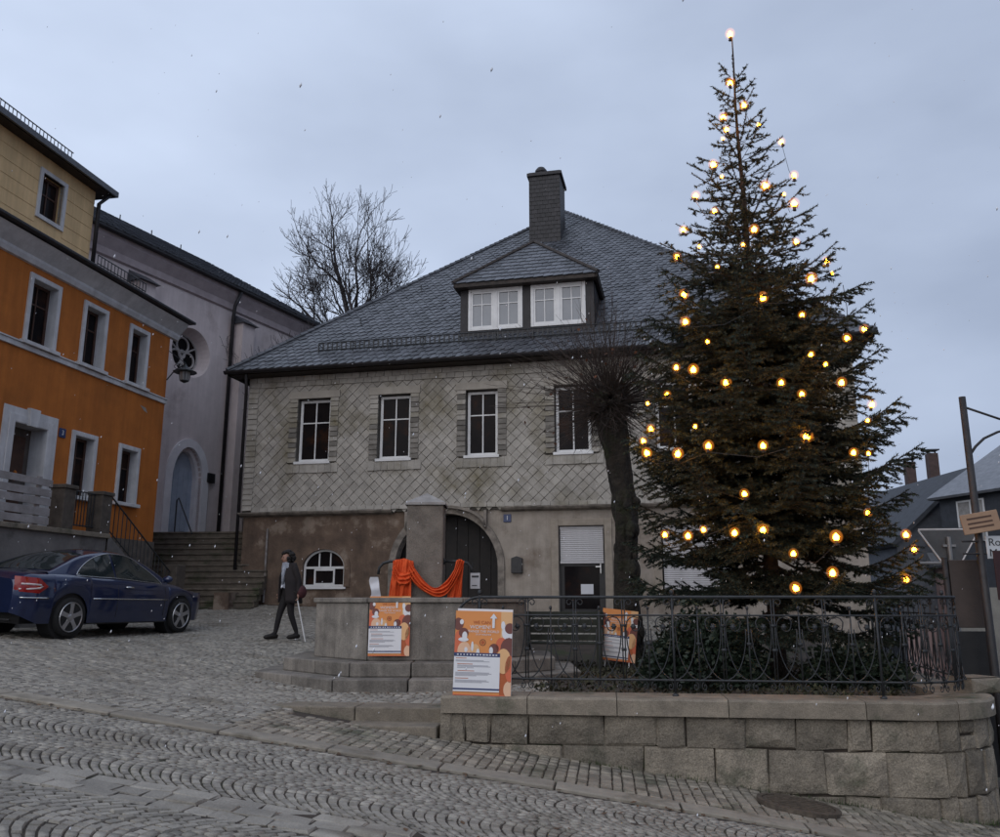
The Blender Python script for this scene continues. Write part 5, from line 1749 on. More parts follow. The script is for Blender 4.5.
for k in range(150):
    a, e_ = rh_.uniform(0, 2 * math.pi), rh_.uniform(-.75, 1.5)
    d_ = Vector((math.cos(a) * math.cos(e_), math.sin(a) * math.cos(e_), math.sin(e_)))
    if d_.x > .45 and d_.z < .62: continue
    b.ball(hc + Vector((-.025, 0, .01)) + Vector((d_.x * .12, d_.y * .12, d_.z * .125)), rh_.uniform(.020, .040), None, None, 6, 5)
b.build('hair', hairm, person, smooth=True)
b = MB(); rows_ = []
for i in range(13):                                                        # open coat
    z = 1.40 - .74 * i / 12
    f_ = i / 12
    rx = .10 + .07 * min(1, f_ * 3) + .05 * f_; ry = .15 + .07 * min(1, f_ * 2.2) + .03 * f_
    ops_ = .55 + .28 * f_
    rows_.append([(.0 - .03 * f_ + rx * math.cos(ops_ + (2 * math.pi - 2 * ops_) * k / 24) * (1.15 if k in (0, 24) else 1), ry * math.sin(ops_ + (2 * math.pi - 2 * ops_) * k / 24), z + .012 * math.sin(k * 1.4) * f_) for k in range(25)])
b.grid(rows_); co = b.build('coat', coat, person, smooth=True); so = co.modifiers.new('s', 'SOLIDIFY'); so.thickness = .018
b = MB(); rows_ = []
for i in range(9):
    z = 1.40 - .46 * i / 8
    rows_.append([(.05 + (.10 + .015 * math.sin(i)) * math.cos(t_), .13 * math.sin(t_), z + .01 * math.sin(6 * t_)) for t_ in [(-1.25 + 2.5 * k / 12) for k in range(13)]])
b.grid(rows_); b.build('shirt', scarf, person, smooth=True)
b = MB(); b.tube([(.05 + .075 * math.cos(k * .42), .085 * math.sin(k * .42), 1.375 + .012 * math.sin(k)) for k in range(16)], .032, 8); b.tube([(.125, .04, 1.36), (.155, .05, 1.2), (.16, .055, 1.02)], [.035, .04, .03], 8); b.build('scarf', scarf, person, smooth=True)
for a_, f_ in (('la', 'lf'), ('ra', 'rf')):
    A_, F_ = Vector(J[a_]), Vector(J[f_])
    b = MB(); b.tube([A_ + Vector((-.05, 0, -.055)), A_ + Vector((.0, 0, -.04)), F_ + Vector((0, 0, .0)), F_ + Vector((.07, 0, -.008)), F_ + Vector((.10, 0, -.012))], [.035, .052, .046, .036, .012], 10); b.build('shoe', hairm, person, smooth=True)
b = MB(); b.ball((-.14, .26, .86), .10, .06, .12, 12, 8); b.build('bag', mat('dark_red_bag', (.06, .012, .016), (.04, .01, .012), 6, .7, .2, 40), person, smooth=True)
Mp = Matrix.Translation(PP) @ Matrix.Rotation(R(216), 4, 'Z')
c0, c1 = Mp @ Vector((-.04, .26, .80)), Mp @ Vector((-.22, .34, 0.0))
c1.z = h(c1.x, c1.y) + .02
cane = thing('walking_cane', 'slim white walking cane held by the person in the dark coat', 'cane', c1)
b = MB(); b.tube([Vector((0, 0, 0)), c0 - c1], .012, 8); b.build('shaft', white_f, cane)
b = MB(); b.tube([(c0 - c1) * .93, (c0 - c1) * 1.06, (c0 - c1) * 1.06 + Vector((-.05, 0, .02))], .016, 8); b.build('handle', hairm, cane)
# ================================================================ parked car
w_r, w_f = at(67, 636, 13.9), at(174, 630, 16.4)
cdir = math.atan2(w_f.y - w_r.y, w_f.x - w_r.x)
fw_ = Vector((math.cos(cdir), math.sin(cdir), 0)); lf_ = Vector((-fw_.y, fw_.x, 0))
cmid = (Vector((w_r.x, w_r.y, 0)) + Vector((w_f.x, w_f.y, 0))) / 2 + lf_ * .80 - fw_ * .0
zc = [h(*(cmid + fw_ * a + lf_ * s_).xy) + .03 for a in (-1.36, 1.36) for s_ in (-.78, .78)]
cmid.z = sum(zc) / 4
pit = math.atan2((zc[2] + zc[3] - zc[0] - zc[1]) / 2, 2.72); rol = math.atan2((zc[1] + zc[3] - zc[0] - zc[2]) / 2, 1.56)
car = thing('parked_car', 'dark blue two-door coupe parked below the entrance terrace', 'car', cmid)
car.rotation_euler = (Matrix.Rotation(cdir, 4, 'Z') @ Matrix.Rotation(-pit, 4, 'Y') @ Matrix.Rotation(rol, 4, 'X')).to_euler()
paint = mat('car_paint', (.007, .017, .066), (.006, .0145, .056), 3, .28, 0, coat=1.0, metal=.35)
tyre_m = mat('tyre', (.018, .018, .018), (.012, .012, .012), 20, .9, .3, 60)
alloy = mat('alloy', (.46, .46, .48), (.40, .40, .42), 8, .32, 0, metal=.85)
chrome = mat('chrome', (.65, .66, .68), (.6, .61, .63), 8, .2, 0, metal=.95)
black_p = mat('black_plastic', (.015, .015, .016), (.01, .01, .011), 8, .6, .1, 50)
cglass = mat('car_glass', (.022, .03, .032), (.015, .02, .022), 2, .05, 0, spec=.8)
red_l = mat('rear_lens', (.30, .012, .010), (.22, .01, .008), 8, .15, 0, spec=.6)
clear_l = mat('clear_lens', (.62, .55, .55), (.5, .45, .45), 8, .2, 0, spec=.6)
WB, WR = 1.36, .308
def lerp_tab(tab, x):
    for (a, va), (c_, vc) in zip(tab, tab[1:]):
        if x <= c_:
            t = max(0, min(1, (x - a) / (c_ - a)))
            t = t * t * (3 - 2 * t)
            return va + (vc - va) * t
    return tab[-1][1]
T_w = [(-2.30, .60), (-2.22, .73), (-2.0, .825), (-1.4, .868), (0, .87), (1.3, .862), (1.9, .80), (2.10, .70), (2.22, .56), (2.28, .40), (2.30, .22)]
T_sh = [(-2.30, .86), (-2.1, .95), (-1.5, .965), (-.6, .93), (.6, .885), (1.2, .845), (1.8, .755), (2.15, .66), (2.30, .58)]        # shoulder height
T_top = [(-2.30, .90), (-2.15, 1.0), (-1.75, 1.035), (-1.5, 1.03), (.8, .975), (1.0, .965), (1.6, .865), (2.1, .735), (2.30, .62)]  # centre line
def sill(x):
    z = .21
    if x > 2.05: z = .21 + (x - 2.05) * .25
    if x < -2.0: z = .22 + (-2.0 - x) * .5
    return z
def arch_z(x):
    z = sill(x)
    for wx in (-WB, WB):
        d_ = abs(x - wx)
        if d_ < .375:
            z = max(z, WR + math.sqrt(.375 ** 2 - d_ ** 2))
    return z
xs = sorted(set([-2.30 + 4.6 * k / 100 for k in range(101)] + [s_ * WB + .375 * math.cos(math.pi * k / 14) for s_ in (-1, 1) for k in range(15)]))
def ring(x):
    w, sh, tp, zb = lerp_tab(T_w, x), lerp_tab(T_sh, x), lerp_tab(T_top, x), arch_z(x)
    P = []
    base = [(w * .965, .21), (w * .985, .34), (w * 1.0, .50), (w * 1.0, .62), (w * .985, .74), (w * .965, sh - .07), (w * .93, sh - .015), (w * .86, sh + .012), (w * .6, sh + (tp - sh) * .62), (w * .3, tp - .008), (0, tp)]
    lo = sill(x)
    for q, (y, z) in enumerate(base):
        if q < 7:
            zz = lo + (z - .21) * (sh - .015 - lo) / (sh - .015 - .21)
            zz = zb + (zz - lo) * (sh - .015 - zb) / (sh - .015 - lo)
            P.append((y, zz))
        else:
            P.append((y, z))
    return P
b = MB()
rows_ = []
for x in xs:
    Pq = ring(x)
    rows_.append([(x, -y, z) for y, z in Pq] + [(x, y, z) for y, z in Pq[-2::-1]])
b.grid(rows_)
b.add(rows_[0], [tuple(range(len(rows_[0])))]); b.add(rows_[-1], [tuple(range(len(rows_[-1])))])
body = b.build('body', paint, car, smooth=True)
for i, (p_) in enumerate(body.data.polygons):
    if len(p_.vertices) > 4: p_.use_smooth = False
# underbody and wheel wells
b = MB(); b.box(-2.1, 2.1, -.60, .60, .20, .55)
for s_ in (-1, 1):
    b.box(-2.0, 2.0, s_ * .55, s_ * .80, .24, .30) if False else None
for wx in (-WB, WB):
    for s_ in (-1, 1):
        b.lathe([(.385, -.12), (.385, .12)], 24, Matrix.Translation((wx, s_ * .68, WR)) @ Matrix.Rotation(math.pi / 2, 4, 'X'))
b.box(-.95, .95, -.83, .83, .19, .215)
b.build('underbody', black_p, car)
# greenhouse
GX0, GX1 = -1.80, 1.02
T_r = [(-1.80, 1.0), (-1.45, 1.15), (-1.05, 1.315), (-.6, 1.405), (-.2, 1.425), (.15, 1.395), (.5, 1.265), (.8, 1.095), (1.02, .955)]
def cr(tab, x):
    xs_ = [t[0] for t in tab]; i = max(0, min(len(tab) - 2, sum(1 for v in xs_ if v <= x) - 1))
    g = lambda k: tab[max(0, min(len(tab) - 1, k))]
    p0, p1, p2, p3 = g(i - 1), g(i), g(i + 1), g(i + 2)
    f_ = (x - p1[0]) / (p2[0] - p1[0])
    return .5 * (2 * p1[1] + (p2[1] - p0[1]) * f_ + (2 * p0[1] - 5 * p1[1] + 4 * p2[1] - p3[1]) * f_ ** 2 + (3 * p1[1] - p0[1] - 3 * p2[1] + p3[1]) * f_ ** 3)
def gh(x, v, off=0.0):
    """greenhouse surface: v 0 at the belt, .62 at the roof edge, 1 at the centre line."""
    zb = lerp_tab(T_sh, x) - .012
    zt = max(cr(T_r, x), zb + .002)
    wb = lerp_tab(T_w, x) * .885
    hgt = zt - zb
    wt = wb * (1 - .30 * min(1, hgt / .46))
    if v <= .6:
        q = v / .6
        y = wb + (wt - wb) * q ** 1.15
        z = zb + hgt * .88 * q
    else:
        q = (v - .6) / .4
        a = q * math.pi / 2
        y = wt * (1 - q) ** .85
        z = zb + hgt * (.88 + .12 * math.sin(a))
    return Vector((x, y, z)) + Vector((0, off * (.9 if v < .6 else .2), off * (.3 if v < .6 else 1)))
b = MB(); rows_ = []
for k in range(57):
    x = GX0 + (GX1 - GX0) * k / 56
    col_ = [gh(x, j / 20) for j in range(21)]
    rows_.append([(p_.x, -p_.y, p_.z) for p_ in col_] + [(p_.x, p_.y, p_.z) for p_ in col_[-2::-1]])
b.grid(rows_); b.build('cabin', paint, car, smooth=True)
def win_patch(name, xa_f, xb_f, va, vb, side, nu_=20, nv=8, off=.005):
    b = MB(); rr_ = []
    for j in range(nv + 1):
        v = va + (vb - va) * j / nv
        xa_, xb_ = xa_f(j / nv), xb_f(j / nv)
        rr_.append([(lambda p_: (p_.x, side * p_.y, p_.z))(gh(xa_ + (xb_ - xa_) * k / nu_, v, off)) for k in range(nu_ + 1)])
    b.grid(rr_); return b.build(name, cglass, car, smooth=True)
for s_ in (-1, 1):
    def vtop(x):
        q = min(1.0, abs((x + .21) / 1.04))
        return .05 + .53 * (1 - q ** 2.4) ** .62
    for nm, xa_, xb_ in (('side_window', -.34, .82), ('quarter_window', -1.24, -.385)):
        b = MB(); rr_ = []
        for k in range(25):
            x = xa_ + (xb_ - xa_) * k / 24
            rr_.append([(lambda p_: (p_.x, s_ * p_.y, p_.z))(gh(x, .05 + (vtop(x) - .05) * j / 8, .005)) for j in range(9)])
        b.grid(rr_); b.build(nm, cglass, car, smooth=True)
    b = MB(); b.tube([(lambda p_: (p_.x, s_ * p_.y, p_.z))(gh(-1.25 + 2.08 * k / 24, .04, .008)) for k in range(25)], .007, 5); b.build('window_trim', chrome, car, smooth=True)
    b = MB(); b.tube([(lambda p_: (p_.x, s_ * p_.y, p_.z))(gh(-.21 - 1.04 * math.cos(math.pi * k / 40), vtop(-.21 - 1.04 * math.cos(math.pi * k / 40)) + .012, .008)) for k in range(41)], .007, 5); b.build('window_trim', chrome, car, smooth=True)
    b = MB(); b.tube([(x, s_ * (lerp_tab(T_w, x) * 1.004), .60) for x in [-.93 + 1.86 * k / 10 for k in range(11)]], .012, 5); b.build('side_moulding', chrome, car, smooth=True)
    b = MB(); b.tube([(x, s_ * (lerp_tab(T_w, x) * 1.008 + .004), .60) for x in [-2.25 + .42 * k / 8 for k in range(9)]], .012, 5); b.build('bumper_trim', chrome, car, smooth=True)
    b = MB(); b.tube([(-.20, s_ * .872, .80), (-.16, s_ * .89, .802), (-.04, s_ * .89, .80), (0, s_ * .872, .798)], .014, 6); b.build('door_handle', chrome, car, smooth=True)
    b = MB(); b.ball((.72, s_ * .98, .97), .075, .10, .065, 12, 8); b.box(.70, .76, s_ * .84 if s_ > 0 else -.92, s_ * .92 if s_ > 0 else -.84, .91, .95); b.build('mirror', paint, car, smooth=True)
    for x in (-.36, .86):
        b = MB(); b.tube([(x, s_ * (lerp_tab(T_w, x) * q + .0015), z) for q, z in ((.985, .30), (1.0, .45), (1.0, .62), (.985, .74), (.965, .83))], .004, 4); b.build('door_gap', black_p, car)
    # rear lamp wrapping the corner
    b = MB(); rr_ = []
    for j in range(7):
        z0_ = .66 + .23 * j / 6
        rr_.append([(x, s_ * (lerp_tab(T_w, x) * (.995 if z0_ < .76 else .995 - .25 * (z0_ - .76)) + .006), z0_ + (.03 * (1 - (x + 2.30) / .42))) for x in [-2.295 + (.44 - .16 * abs(j - 3) / 3) * k / 10 for k in range(11)]])
    b.grid(rr_); b.build('rear_light', red_l, car, smooth=True)
    b = MB(); b.tube([(x, s_ * (lerp_tab(T_w, x) * .985 + .010), .775 + .02 * q_) for x, q_ in ((-2.25, 1.6), (-2.15, 1.5), (-2.0, 1.0), (-1.96, .0), (-2.02, -1.4), (-2.15, -2.2), (-2.26, -2.4))], .016, 6); b.build('rear_light_lens', clear_l, car, smooth=True)
    b = MB(); b.ball((2.06, s_ * .56, .62), .09, .12, .06, 12, 8); b.build('headlight', mat('headlamp', (.12, .12, .13), (.09, .09, .1), 8, .15, 0), car, smooth=True)
def slope_patch(name, x0, x1):
    b = MB(); rr_ = []
    for k in range(15):
        x = x0 + (x1 - x0) * k / 14
        col_ = [gh(x, .66 + .34 * j / 10, .006) for j in range(11)]
        rr_.append([(p_.x, -p_.y, p_.z) for p_ in col_] + [(p_.x, p_.y, p_.z) for p_ in col_[-2::-1]])
    b.grid(rr_); return b.build(name, cglass, car, smooth=True)
slope_patch('rear_window', -1.70, -.92); slope_patch('windscreen', .33, .95)
b = MB(); b.box(-2.315, -2.30, -.26, .26, .66, .77); b.build('number_plate', white_f, car, bevel=.004)
b = MB(); b.tube([(-2.31 + .10 * abs(y) ** 2, y, .26) for y in [-.6 + 1.2 * k / 8 for k in range(9)]], .018, 6); b.build('exhaust_trim', black_p, car)
b = MB(); b.lathe([(.045, 0), (.05, .012), (.02, .016)], 14, Matrix.Translation((-2.305, 0, .86)) @ Matrix.Rotation(-math.pi / 2, 4, 'Y')); b.build('badge', chrome, car)
for wx in (-WB, WB):
    for s_ in (-1, 1):
        Mw = Matrix.Translation((wx, s_ * .79, WR)) @ Matrix.Rotation(math.pi / 2 * (1 if s_ < 0 else -1), 4, 'X')
        b = MB(); b.lathe([(.225, -.10), (.29, -.105), (WR, -.085), (WR, .065), (.30, .085), (.235, .08)], 36, Mw); wh = b.build('wheel', tyre_m, car, smooth=True)
        b = MB(); rows_ = []
        for r_, z in ((.238, .082), (.232, .092), (.222, .088), (.205, .04), (.20, -.06)):
            rows_.append([Mw @ Vector((r_ * math.cos(2 * math.pi * k / 36), r_ * math.sin(2 * math.pi * k / 36), z)) for k in range(36)])
        b.grid(rows_, closed=True)
        for k in range(5):
            a = 2 * math.pi * k / 5 + .3
            ca, sa = math.cos(a), math.sin(a)
            P = []
            for r_, w_, z in ((.03, .055, .078), (.10, .042, .085), (.17, .045, .085), (.218, .060, .080)):
                for t_, dz in ((-1, -.03), (-.75, 0), (.75, 0), (1, -.03)):
                    P.append(Mw @ Vector((r_ * ca - t_ * w_ * sa, r_ * sa + t_ * w_ * ca, z + dz)))
            b.add(P, [(i * 4 + j, i * 4 + j + 1, i * 4 + 5 + j, i * 4 + 4 + j) for i in range(3) for j in range(3)])
        b.lathe([(.055, .06), (.055, .088), (.03, .094)], 16, Mw)
        b.build('rim', alloy, wh)
        b = MB(); b.lathe([(.225, -.03), (.225, -.02), (.02, -.02)], 24, Mw); b.build('brake_disc', black_p, wh)

# ================================================================ Christmas tree
TB = Vector((3.70, 11.6, 0)); TB.z = h(3.70, 11.6)
tree = thing('christmas_tree', 'tall spruce strung with warm lights behind the iron railing', 'tree', TB)
bark = mat('bark', (.050, .038, .030), (.022, .017, .014), 9, .95, .9, 18, dist=.05)
twig_m = mat('twig', (.030, .021, .016), (.017, .012, .010), 12, .9, .2, 40)
needle = mat('needles', (.024, .036, .024), (.012, .019, .013), 2.5, .8, 0, tint=.5, c=(.024, .026, .014), cscale=1.5)
TT = Vector((-.08, 0, 10.22 - TB.z))
def tr_c(z):                     # trunk axis, local
    return TT * (z / TT.z)
b = MB()
tp = [(tr_c(z) + Vector((.012 * math.sin(z * 2.1), .012 * math.cos(z * 1.7), 0))) for z in [TT.z * k / 24 for k in range(25)]]
b.tube(tp, [.105 * (1 - k / 24) ** 1.15 + .009 for k in range(25)], 10); b.build('trunk', bark, tree, smooth=True)
prof = [(.35, 1.5), (1.0, 1.95), (1.5, 1.95), (2.2, 1.62), (2.9, 1.9), (3.9, 1.76), (5.0, 1.55), (6.1, 1.18), (7.0, .86), (7.7, .62), (8.3, .42), (8.8, .30), (9.2, .18), (9.4, .08)]
def RP(z):
    return float(np.interp(z, [p_[0] for p_ in prof], [p_[1] for p_ in prof]))
rt = random.Random(11)
wood = MB()
segs = []                        # needle-bearing twig pieces (p0, p1)
def branch(base, az, tip_r, tip_dz, lat=1.0):
    """one spruce limb with pairs of side twigs."""
    d_ = Vector((math.cos(az), math.sin(az), 0))
    L_ = tip_r
    n = max(4, int(L_ / .11))
    pts = []
    for k in range(n + 1):
        t = k / n
        sag = tip_dz * t - .16 * L_ * math.sin(t * math.pi) * (1 if tip_dz < .1 else .3) + .09 * L_ * t ** 3
        pts.append(base + d_ * (L_ * t) + Vector((0, 0, sag)))
    wood.tube(pts, [max(.004, .017 * (L_ / 1.7) * (1 - .85 * k / n)) for k in range(n + 1)], 4, cap=False)
    perp = Vector((-d_.y, d_.x, 0))
    for k in range(1, n):
        t = k / n
        thin = (k % 2 == 0) and L_ > .5 and base.z > 5.2
        if t > .22: segs.append((pts[k], pts[k + 1]))
        elif t > .1 and rt.random() < .5: segs.append((pts[k], pts[k + 1]))
        if t < .12: continue
        for s_ in (-1, 1):
            if thin or rt.random() < (.06 if base.z < 6.2 else .25): continue
            ll = L_ * (.42 * (1 - t) + .10) * rt.uniform(.65, 1.15) * lat
            ll = min(ll, .62)
            dr = (perp * s_ * rt.uniform(.65, 1.0) + d_ * rt.uniform(.55, .95)).normalized()
            m_ = max(2, int(ll / .12))
            q = pts[k].copy(); pr = q.copy()
            drop = -rt.uniform(.0, .35) if base.z < 5.5 else rt.uniform(-.05, .2)
            line = [q.copy()]
            for j in range(m_):
                st_ = ll / m_
                q = q + dr * st_ + Vector((0, 0, drop * st_ * (j + 1) / m_ * 1.3))
                line.append(q.copy())
                segs.append((line[-2], line[-1]))
                if j < m_ - 1 or m_ == 2:
                    for s2 in (-1, 1):
                        if rt.random() < (.35 if base.z < 6.2 else .55): continue
                        l2 = ll * .38 * (1 - j / m_) * rt.uniform(.6, 1.2)
                        d2 = (dr + dr.cross(Vector((0, 0, 1))) * s2 * rt.uniform(.6, 1.1)).normalized()
                        segs.append((q, q + d2 * l2 + Vector((0, 0, -rt.uniform(0, .5) * l2 if base.z < 5.5 else rt.uniform(-.1, .2) * l2))))
            if ll > .25: wood.tube(line, .004, 3, cap=False)
z = .75
wi = 0
while z < 9.2:
    Rr = RP(z)
    nb_ = 9 if z < 5 else (7 if z < 6.8 else (6 if z < 8 else 4))
    for k in range(nb_):
        az = 2 * math.pi * (k + rt.uniform(-.28, .28)) / nb_ + wi * .77
        rr_ = Rr * rt.uniform(.78, 1.10)
        up = float(np.interp(z, [0, 2, 4, 6, 8, 9.5], [-.18, -.16, -.06, .12, .42, .85]))
        bz = max(.12, z - up * rr_ * .6)
        branch(tr_c(bz) + Vector((0, 0, 0)), az, rr_, up * rr_ + rt.uniform(-.06, .06))
    z += .55 if z < 1.7 else .26 if z < 6 else (.27 if z < 8 else .26)
    wi += 1
# extra inner twigs close the heart of the crown
for k in range(170):
    z = rt.uniform(1.2, 6.8)
    branch(tr_c(z), rt.uniform(0, 6.28), RP(z) * rt.uniform(.35, .7), rt.uniform(-.3, .1), .8)
# leader
for k in range(12):
    segs.append((tr_c(8.7 + k * .05), tr_c(8.75 + k * .05)))
# outer limbs that carry the outermost bulbs
for (px_, py_) in ((906, 534), (914, 549), (905, 578), (867, 512), (871, 404), (865, 328), (848, 337), (853, 452), (644, 440), (648, 452), (665, 534), (688, 535), (827, 260), (678, 256)):
    q = at(px_, py_, TB.y) - TB
    q.z -= .10
    rr_ = abs(q.x - tr_c(q.z).x) + .12
    branch(tr_c(q.z + .02 * rr_), (0 if q.x > 0 else math.pi) + rt.uniform(-.06, .06), rr_, -.11 * rr_ if q.z < 5 else .05, .8)
wood.build('limbs', twig_m, tree, fix=False)
S0 = np.array([tuple(a) for a, _ in segs]); S1 = np.array([tuple(c_) for _, c_ in segs])
ln = np.linalg.norm(S1 - S0, axis=1)
cnt = np.maximum(1, np.round(ln / .036)).astype(int)
idx = np.repeat(np.arange(len(segs)), cnt)
fr = np.concatenate([(np.arange(c_) + .5) / c_ for c_ in cnt])
P0 = S0[idx] + (S1 - S0)[idx] * fr[:, None]
Dv = (S1 - S0)[idx] / np.maximum(ln[idx], 1e-6)[:, None]
NR = 5
P0 = np.repeat(P0, NR, 0); Dv = np.repeat(Dv, NR, 0)
nn = len(P0)
rg = np.random.default_rng(5)
upv = np.tile(np.array([[0, 0, 1.0]]), (nn, 1))
a_ = np.cross(Dv, upv); a_ /= np.maximum(np.linalg.norm(a_, axis=1, keepdims=True), 1e-6)
b_ = np.cross(a_, Dv)
an = (np.tile(np.arange(NR), nn // NR) + rg.uniform(-.3, .3, nn)) * 2 * math.pi / NR
side = a_ * np.cos(an)[:, None] + b_ * np.sin(an)[:, None]
tipd = Dv * rg.uniform(.5, .9, nn)[:, None] + side * rg.uniform(.55, .95, nn)[:, None]
tipd /= np.linalg.norm(tipd, axis=1, keepdims=True)
P0 = P0 + Dv * rg.uniform(-.02, .02, nn)[:, None]
nl = rg.uniform(.036, .056, nn)[:, None]
wv = np.cross(tipd, side); wv /= np.maximum(np.linalg.norm(wv, axis=1, keepdims=True), 1e-6)
hw_ = rg.uniform(.007, .012, nn)[:, None]
V = np.stack([P0 - wv * hw_, P0 + wv * hw_, P0 + tipd * nl], 1).reshape(-1, 3)
o = raw_mesh('crown', V, np.arange(nn * 3).reshape(-1, 3), needle, tree, np.clip(rg.normal(.5, .25, nn), 0, 1))
tag(o, kind='stuff')
print('needles', nn, 'segs', len(segs))

# ---------------------------------------------------------------- string lights on the tree
bulb_m = glow('bulb_glow', (1.0, .36, .012), 60.0)
m_ = bpy.data.materials.new('halo_glow'); m_.use_nodes = True; t_ = m_.node_tree  # emissive volume imitating the bloom of light round a bulb
for n_ in list(t_.nodes): t_.nodes.remove(n_)
o_ = t_.nodes.new('ShaderNodeOutputMaterial'); e_ = t_.nodes.new('ShaderNodeEmission')
e_.inputs[0].default_value = (1.0, .30, .035, 1); e_.inputs[1].default_value = 3.0
t_.links.new(e_.outputs[0], o_.inputs['Volume'])
halo_m = m_
LP = [(730, 34), (730, 82), (744, 105), (723, 116), (727, 129), (723, 138), (759, 124), (782, 141), (714, 164), (721, 176), (794, 175), (766, 185), (784, 194), (695, 195), (715, 210), (794, 203), (683, 229), (754, 229), (797, 241), (699, 246), (743, 244), (678, 256), (717, 266), (827, 260), (832, 273), (810, 278), (683, 294), (763, 297), (686, 321), (802, 314), (848, 337), (865, 328), (810, 354), (825, 364), (676, 367), (693, 369), (708, 341), (727, 382), (781, 382), (802, 393), (841, 382), (667, 394), (648, 403), (871, 404), (867, 420), (651, 428), (644, 440), (695, 426), (648, 452), (677, 453), (708, 445), (763, 445), (806, 435), (853, 452), (868, 453), (745, 493), (867, 512), (665, 534), (688, 535), (704, 529), (734, 532), (762, 529), (836, 536), (906, 534), (914, 549), (793, 553), (832, 572), (905, 578), (797, 587)]
dim = {(759, 124), (723, 138), (721, 176), (743, 244), (699, 246), (832, 273), (717, 266), (708, 341), (648, 403), (867, 420), (695, 426), (868, 453), (825, 364), (784, 194)}
b = MB(); b.lathe([(.008, 0), (.022, .008), (.030, .024), (.028, .044), (.016, .062), (.003, .074)], 10); bm1 = b.mesh('bulb', bulb_m, True)
b = MB(); b.ball((0, 0, .040), .066, .066, .070, 16, 12); bm2 = b.mesh('glow_halo', halo_m, True)  # added sphere of glow around the bulb, not a glass part
b = MB(); b.lathe([(.016, -.05), (.019, -.045), (.019, .002), (.014, .004)], 8); b.box(-.03, .03, -.006, .006, -.045, -.035); bm3 = b.mesh('socket', black_p)
rl_ = random.Random(2)
lpos = []
for (px_, py_) in LP:
    Yc = TB.y
    for _ in range(6):
        p_ = at(px_, py_, Yc)
        ax = TB + tr_c(p_.z - TB.z)
        rr_ = RP(p_.z - TB.z) * .90
        dx = p_.x - ax.x
        Yc = ax.y - math.sqrt(max(0, rr_ ** 2 - dx * dx))
    if py_ < 60: Yc = TB.y; p_ = at(px_, py_, Yc)
    top_l = py_ < 60
    sc_ = .65 if (px_, py_) in dim else (1.25 if top_l else rl_.uniform(.8, 1.25))
    hgt_ = p_.z - TB.z
    tier = 'thin topmost shoots' if hgt_ > 7.6 else ('sparse upper branches' if hgt_ > 5.9 else ('dense middle branches' if hgt_ > 3.9 else ('broad lower branches' if hgt_ > 1.9 else 'lowest branches above the railing')))
    side_ = 'towards the pollarded tree' if dx < -.55 * rr_ else ('towards the lamp post' if dx > .55 * rr_ else 'facing the railing')
    kind_ = 'small dim warm bulb' if sc_ < .7 else 'bright warm bulb'
    lab = 'large glowing warm bulb on the very tip of the spruce' if top_l else kind_ + " on the spruce's " + tier + ', ' + side_
    g_ = None if top_l else kind_ + 's, ' + tier + ', ' + side_
    t = thing('tree_light', lab, 'light', p_ - Vector((0, 0, .045 * sc_)), rl_.uniform(0, 6), g_)
    t.rotation_euler = (rl_.uniform(-.35, .35), rl_.uniform(-.35, .35), rl_.uniform(0, 6))
    t.scale = (sc_,) * 3
    link('bulb', bm1, t); link('glow_halo', bm2, t); link('socket', bm3, t)
    lpos.append((p_ - Vector((0, 0, .09)), py_))
# cable of the light chain running down through the crown
lc = thing('light_cable', 'thin dark cable of the light chain looping down the spruce', 'cable', TB)
lpos.sort(key=lambda q: q[1])
for (p0, _), (p1, _) in zip(lpos, lpos[2:]):
    if (p1 - p0).length < 1.3:
        b = MB(); b.tube([p0 - TB, (p0 + p1) / 2 - TB + Vector((0, 0, -.12)), p1 - TB], .004, 3, cap=False); b.build('wire', black_p, lc)
pw = at(843, 285, 11.4); pw2 = at(848, 330, 11.4)
b = MB(); b.tube([pw - TB, (pw + pw2) / 2 - TB + Vector((.02, 0, 0)), pw2 - TB], .005, 4); b.build('wire', black_p, lc)

# ================================================================ pollarded tree
PB = Vector((2.27, 15.5, 0)); PB.z = h(2.27, 15.5) - .05
pol = thing('pollarded_tree', 'pollarded lime tree with knobbly head of bare twigs before the shingled house', 'tree', PB)
rp_ = random.Random(4)
hd = Vector(at(609, 402, 15.5)) - PB
b = MB()
pth = [Vector((0, 0, 0)), Vector((.0, 0, .4)), Vector((.03, 0, 1.4)), Vector((.05, 0, 2.4)), Vector((.02, 0, 3.0)), Vector((-.08, 0, 3.6)), hd + Vector((.03, 0, -.35)), hd]
prd = [.31, .225, .19, .18, .18, .215, .28, .19]
rows_ = []
for k in range(71):
    q = k / 70 * 7; i = min(int(q), 6); f_ = q - i
    c_ = pth[i].lerp(pth[i + 1], f_); rd = prd[i] + (prd[i + 1] - prd[i]) * f_
    ring_ = []
    for j in range(40):
        a = 2 * math.pi * j / 40
        nz2 = noise.noise(Vector((math.cos(a) * 2.2, math.sin(a) * 2.2, c_.z * .9))) * .075 + abs(noise.noise(Vector((math.cos(a) * 6, math.sin(a) * 6, c_.z * 1.6)))) * .075 + noise.noise(Vector((a * 5, 0, c_.z * 7))) * .012
        ring_.append((c_.x + (rd + nz2) * math.cos(a), c_.y + (rd + nz2) * math.sin(a), c_.z))
    rows_.append(ring_)
b.grid(rows_, closed=True)
for k in range(46):                                                        # pollard knuckles
    a, e_ = rp_.uniform(0, 6.28), rp_.uniform(-.5, 1.5)
    d_ = Vector((math.cos(a) * math.cos(e_), math.sin(a) * math.cos(e_), math.sin(e_)))
    b.ball(hd + Vector((d_.x * .30, d_.y * .30, d_.z * .32 - .05)), rp_.uniform(.09, .17), None, None, 8, 6)
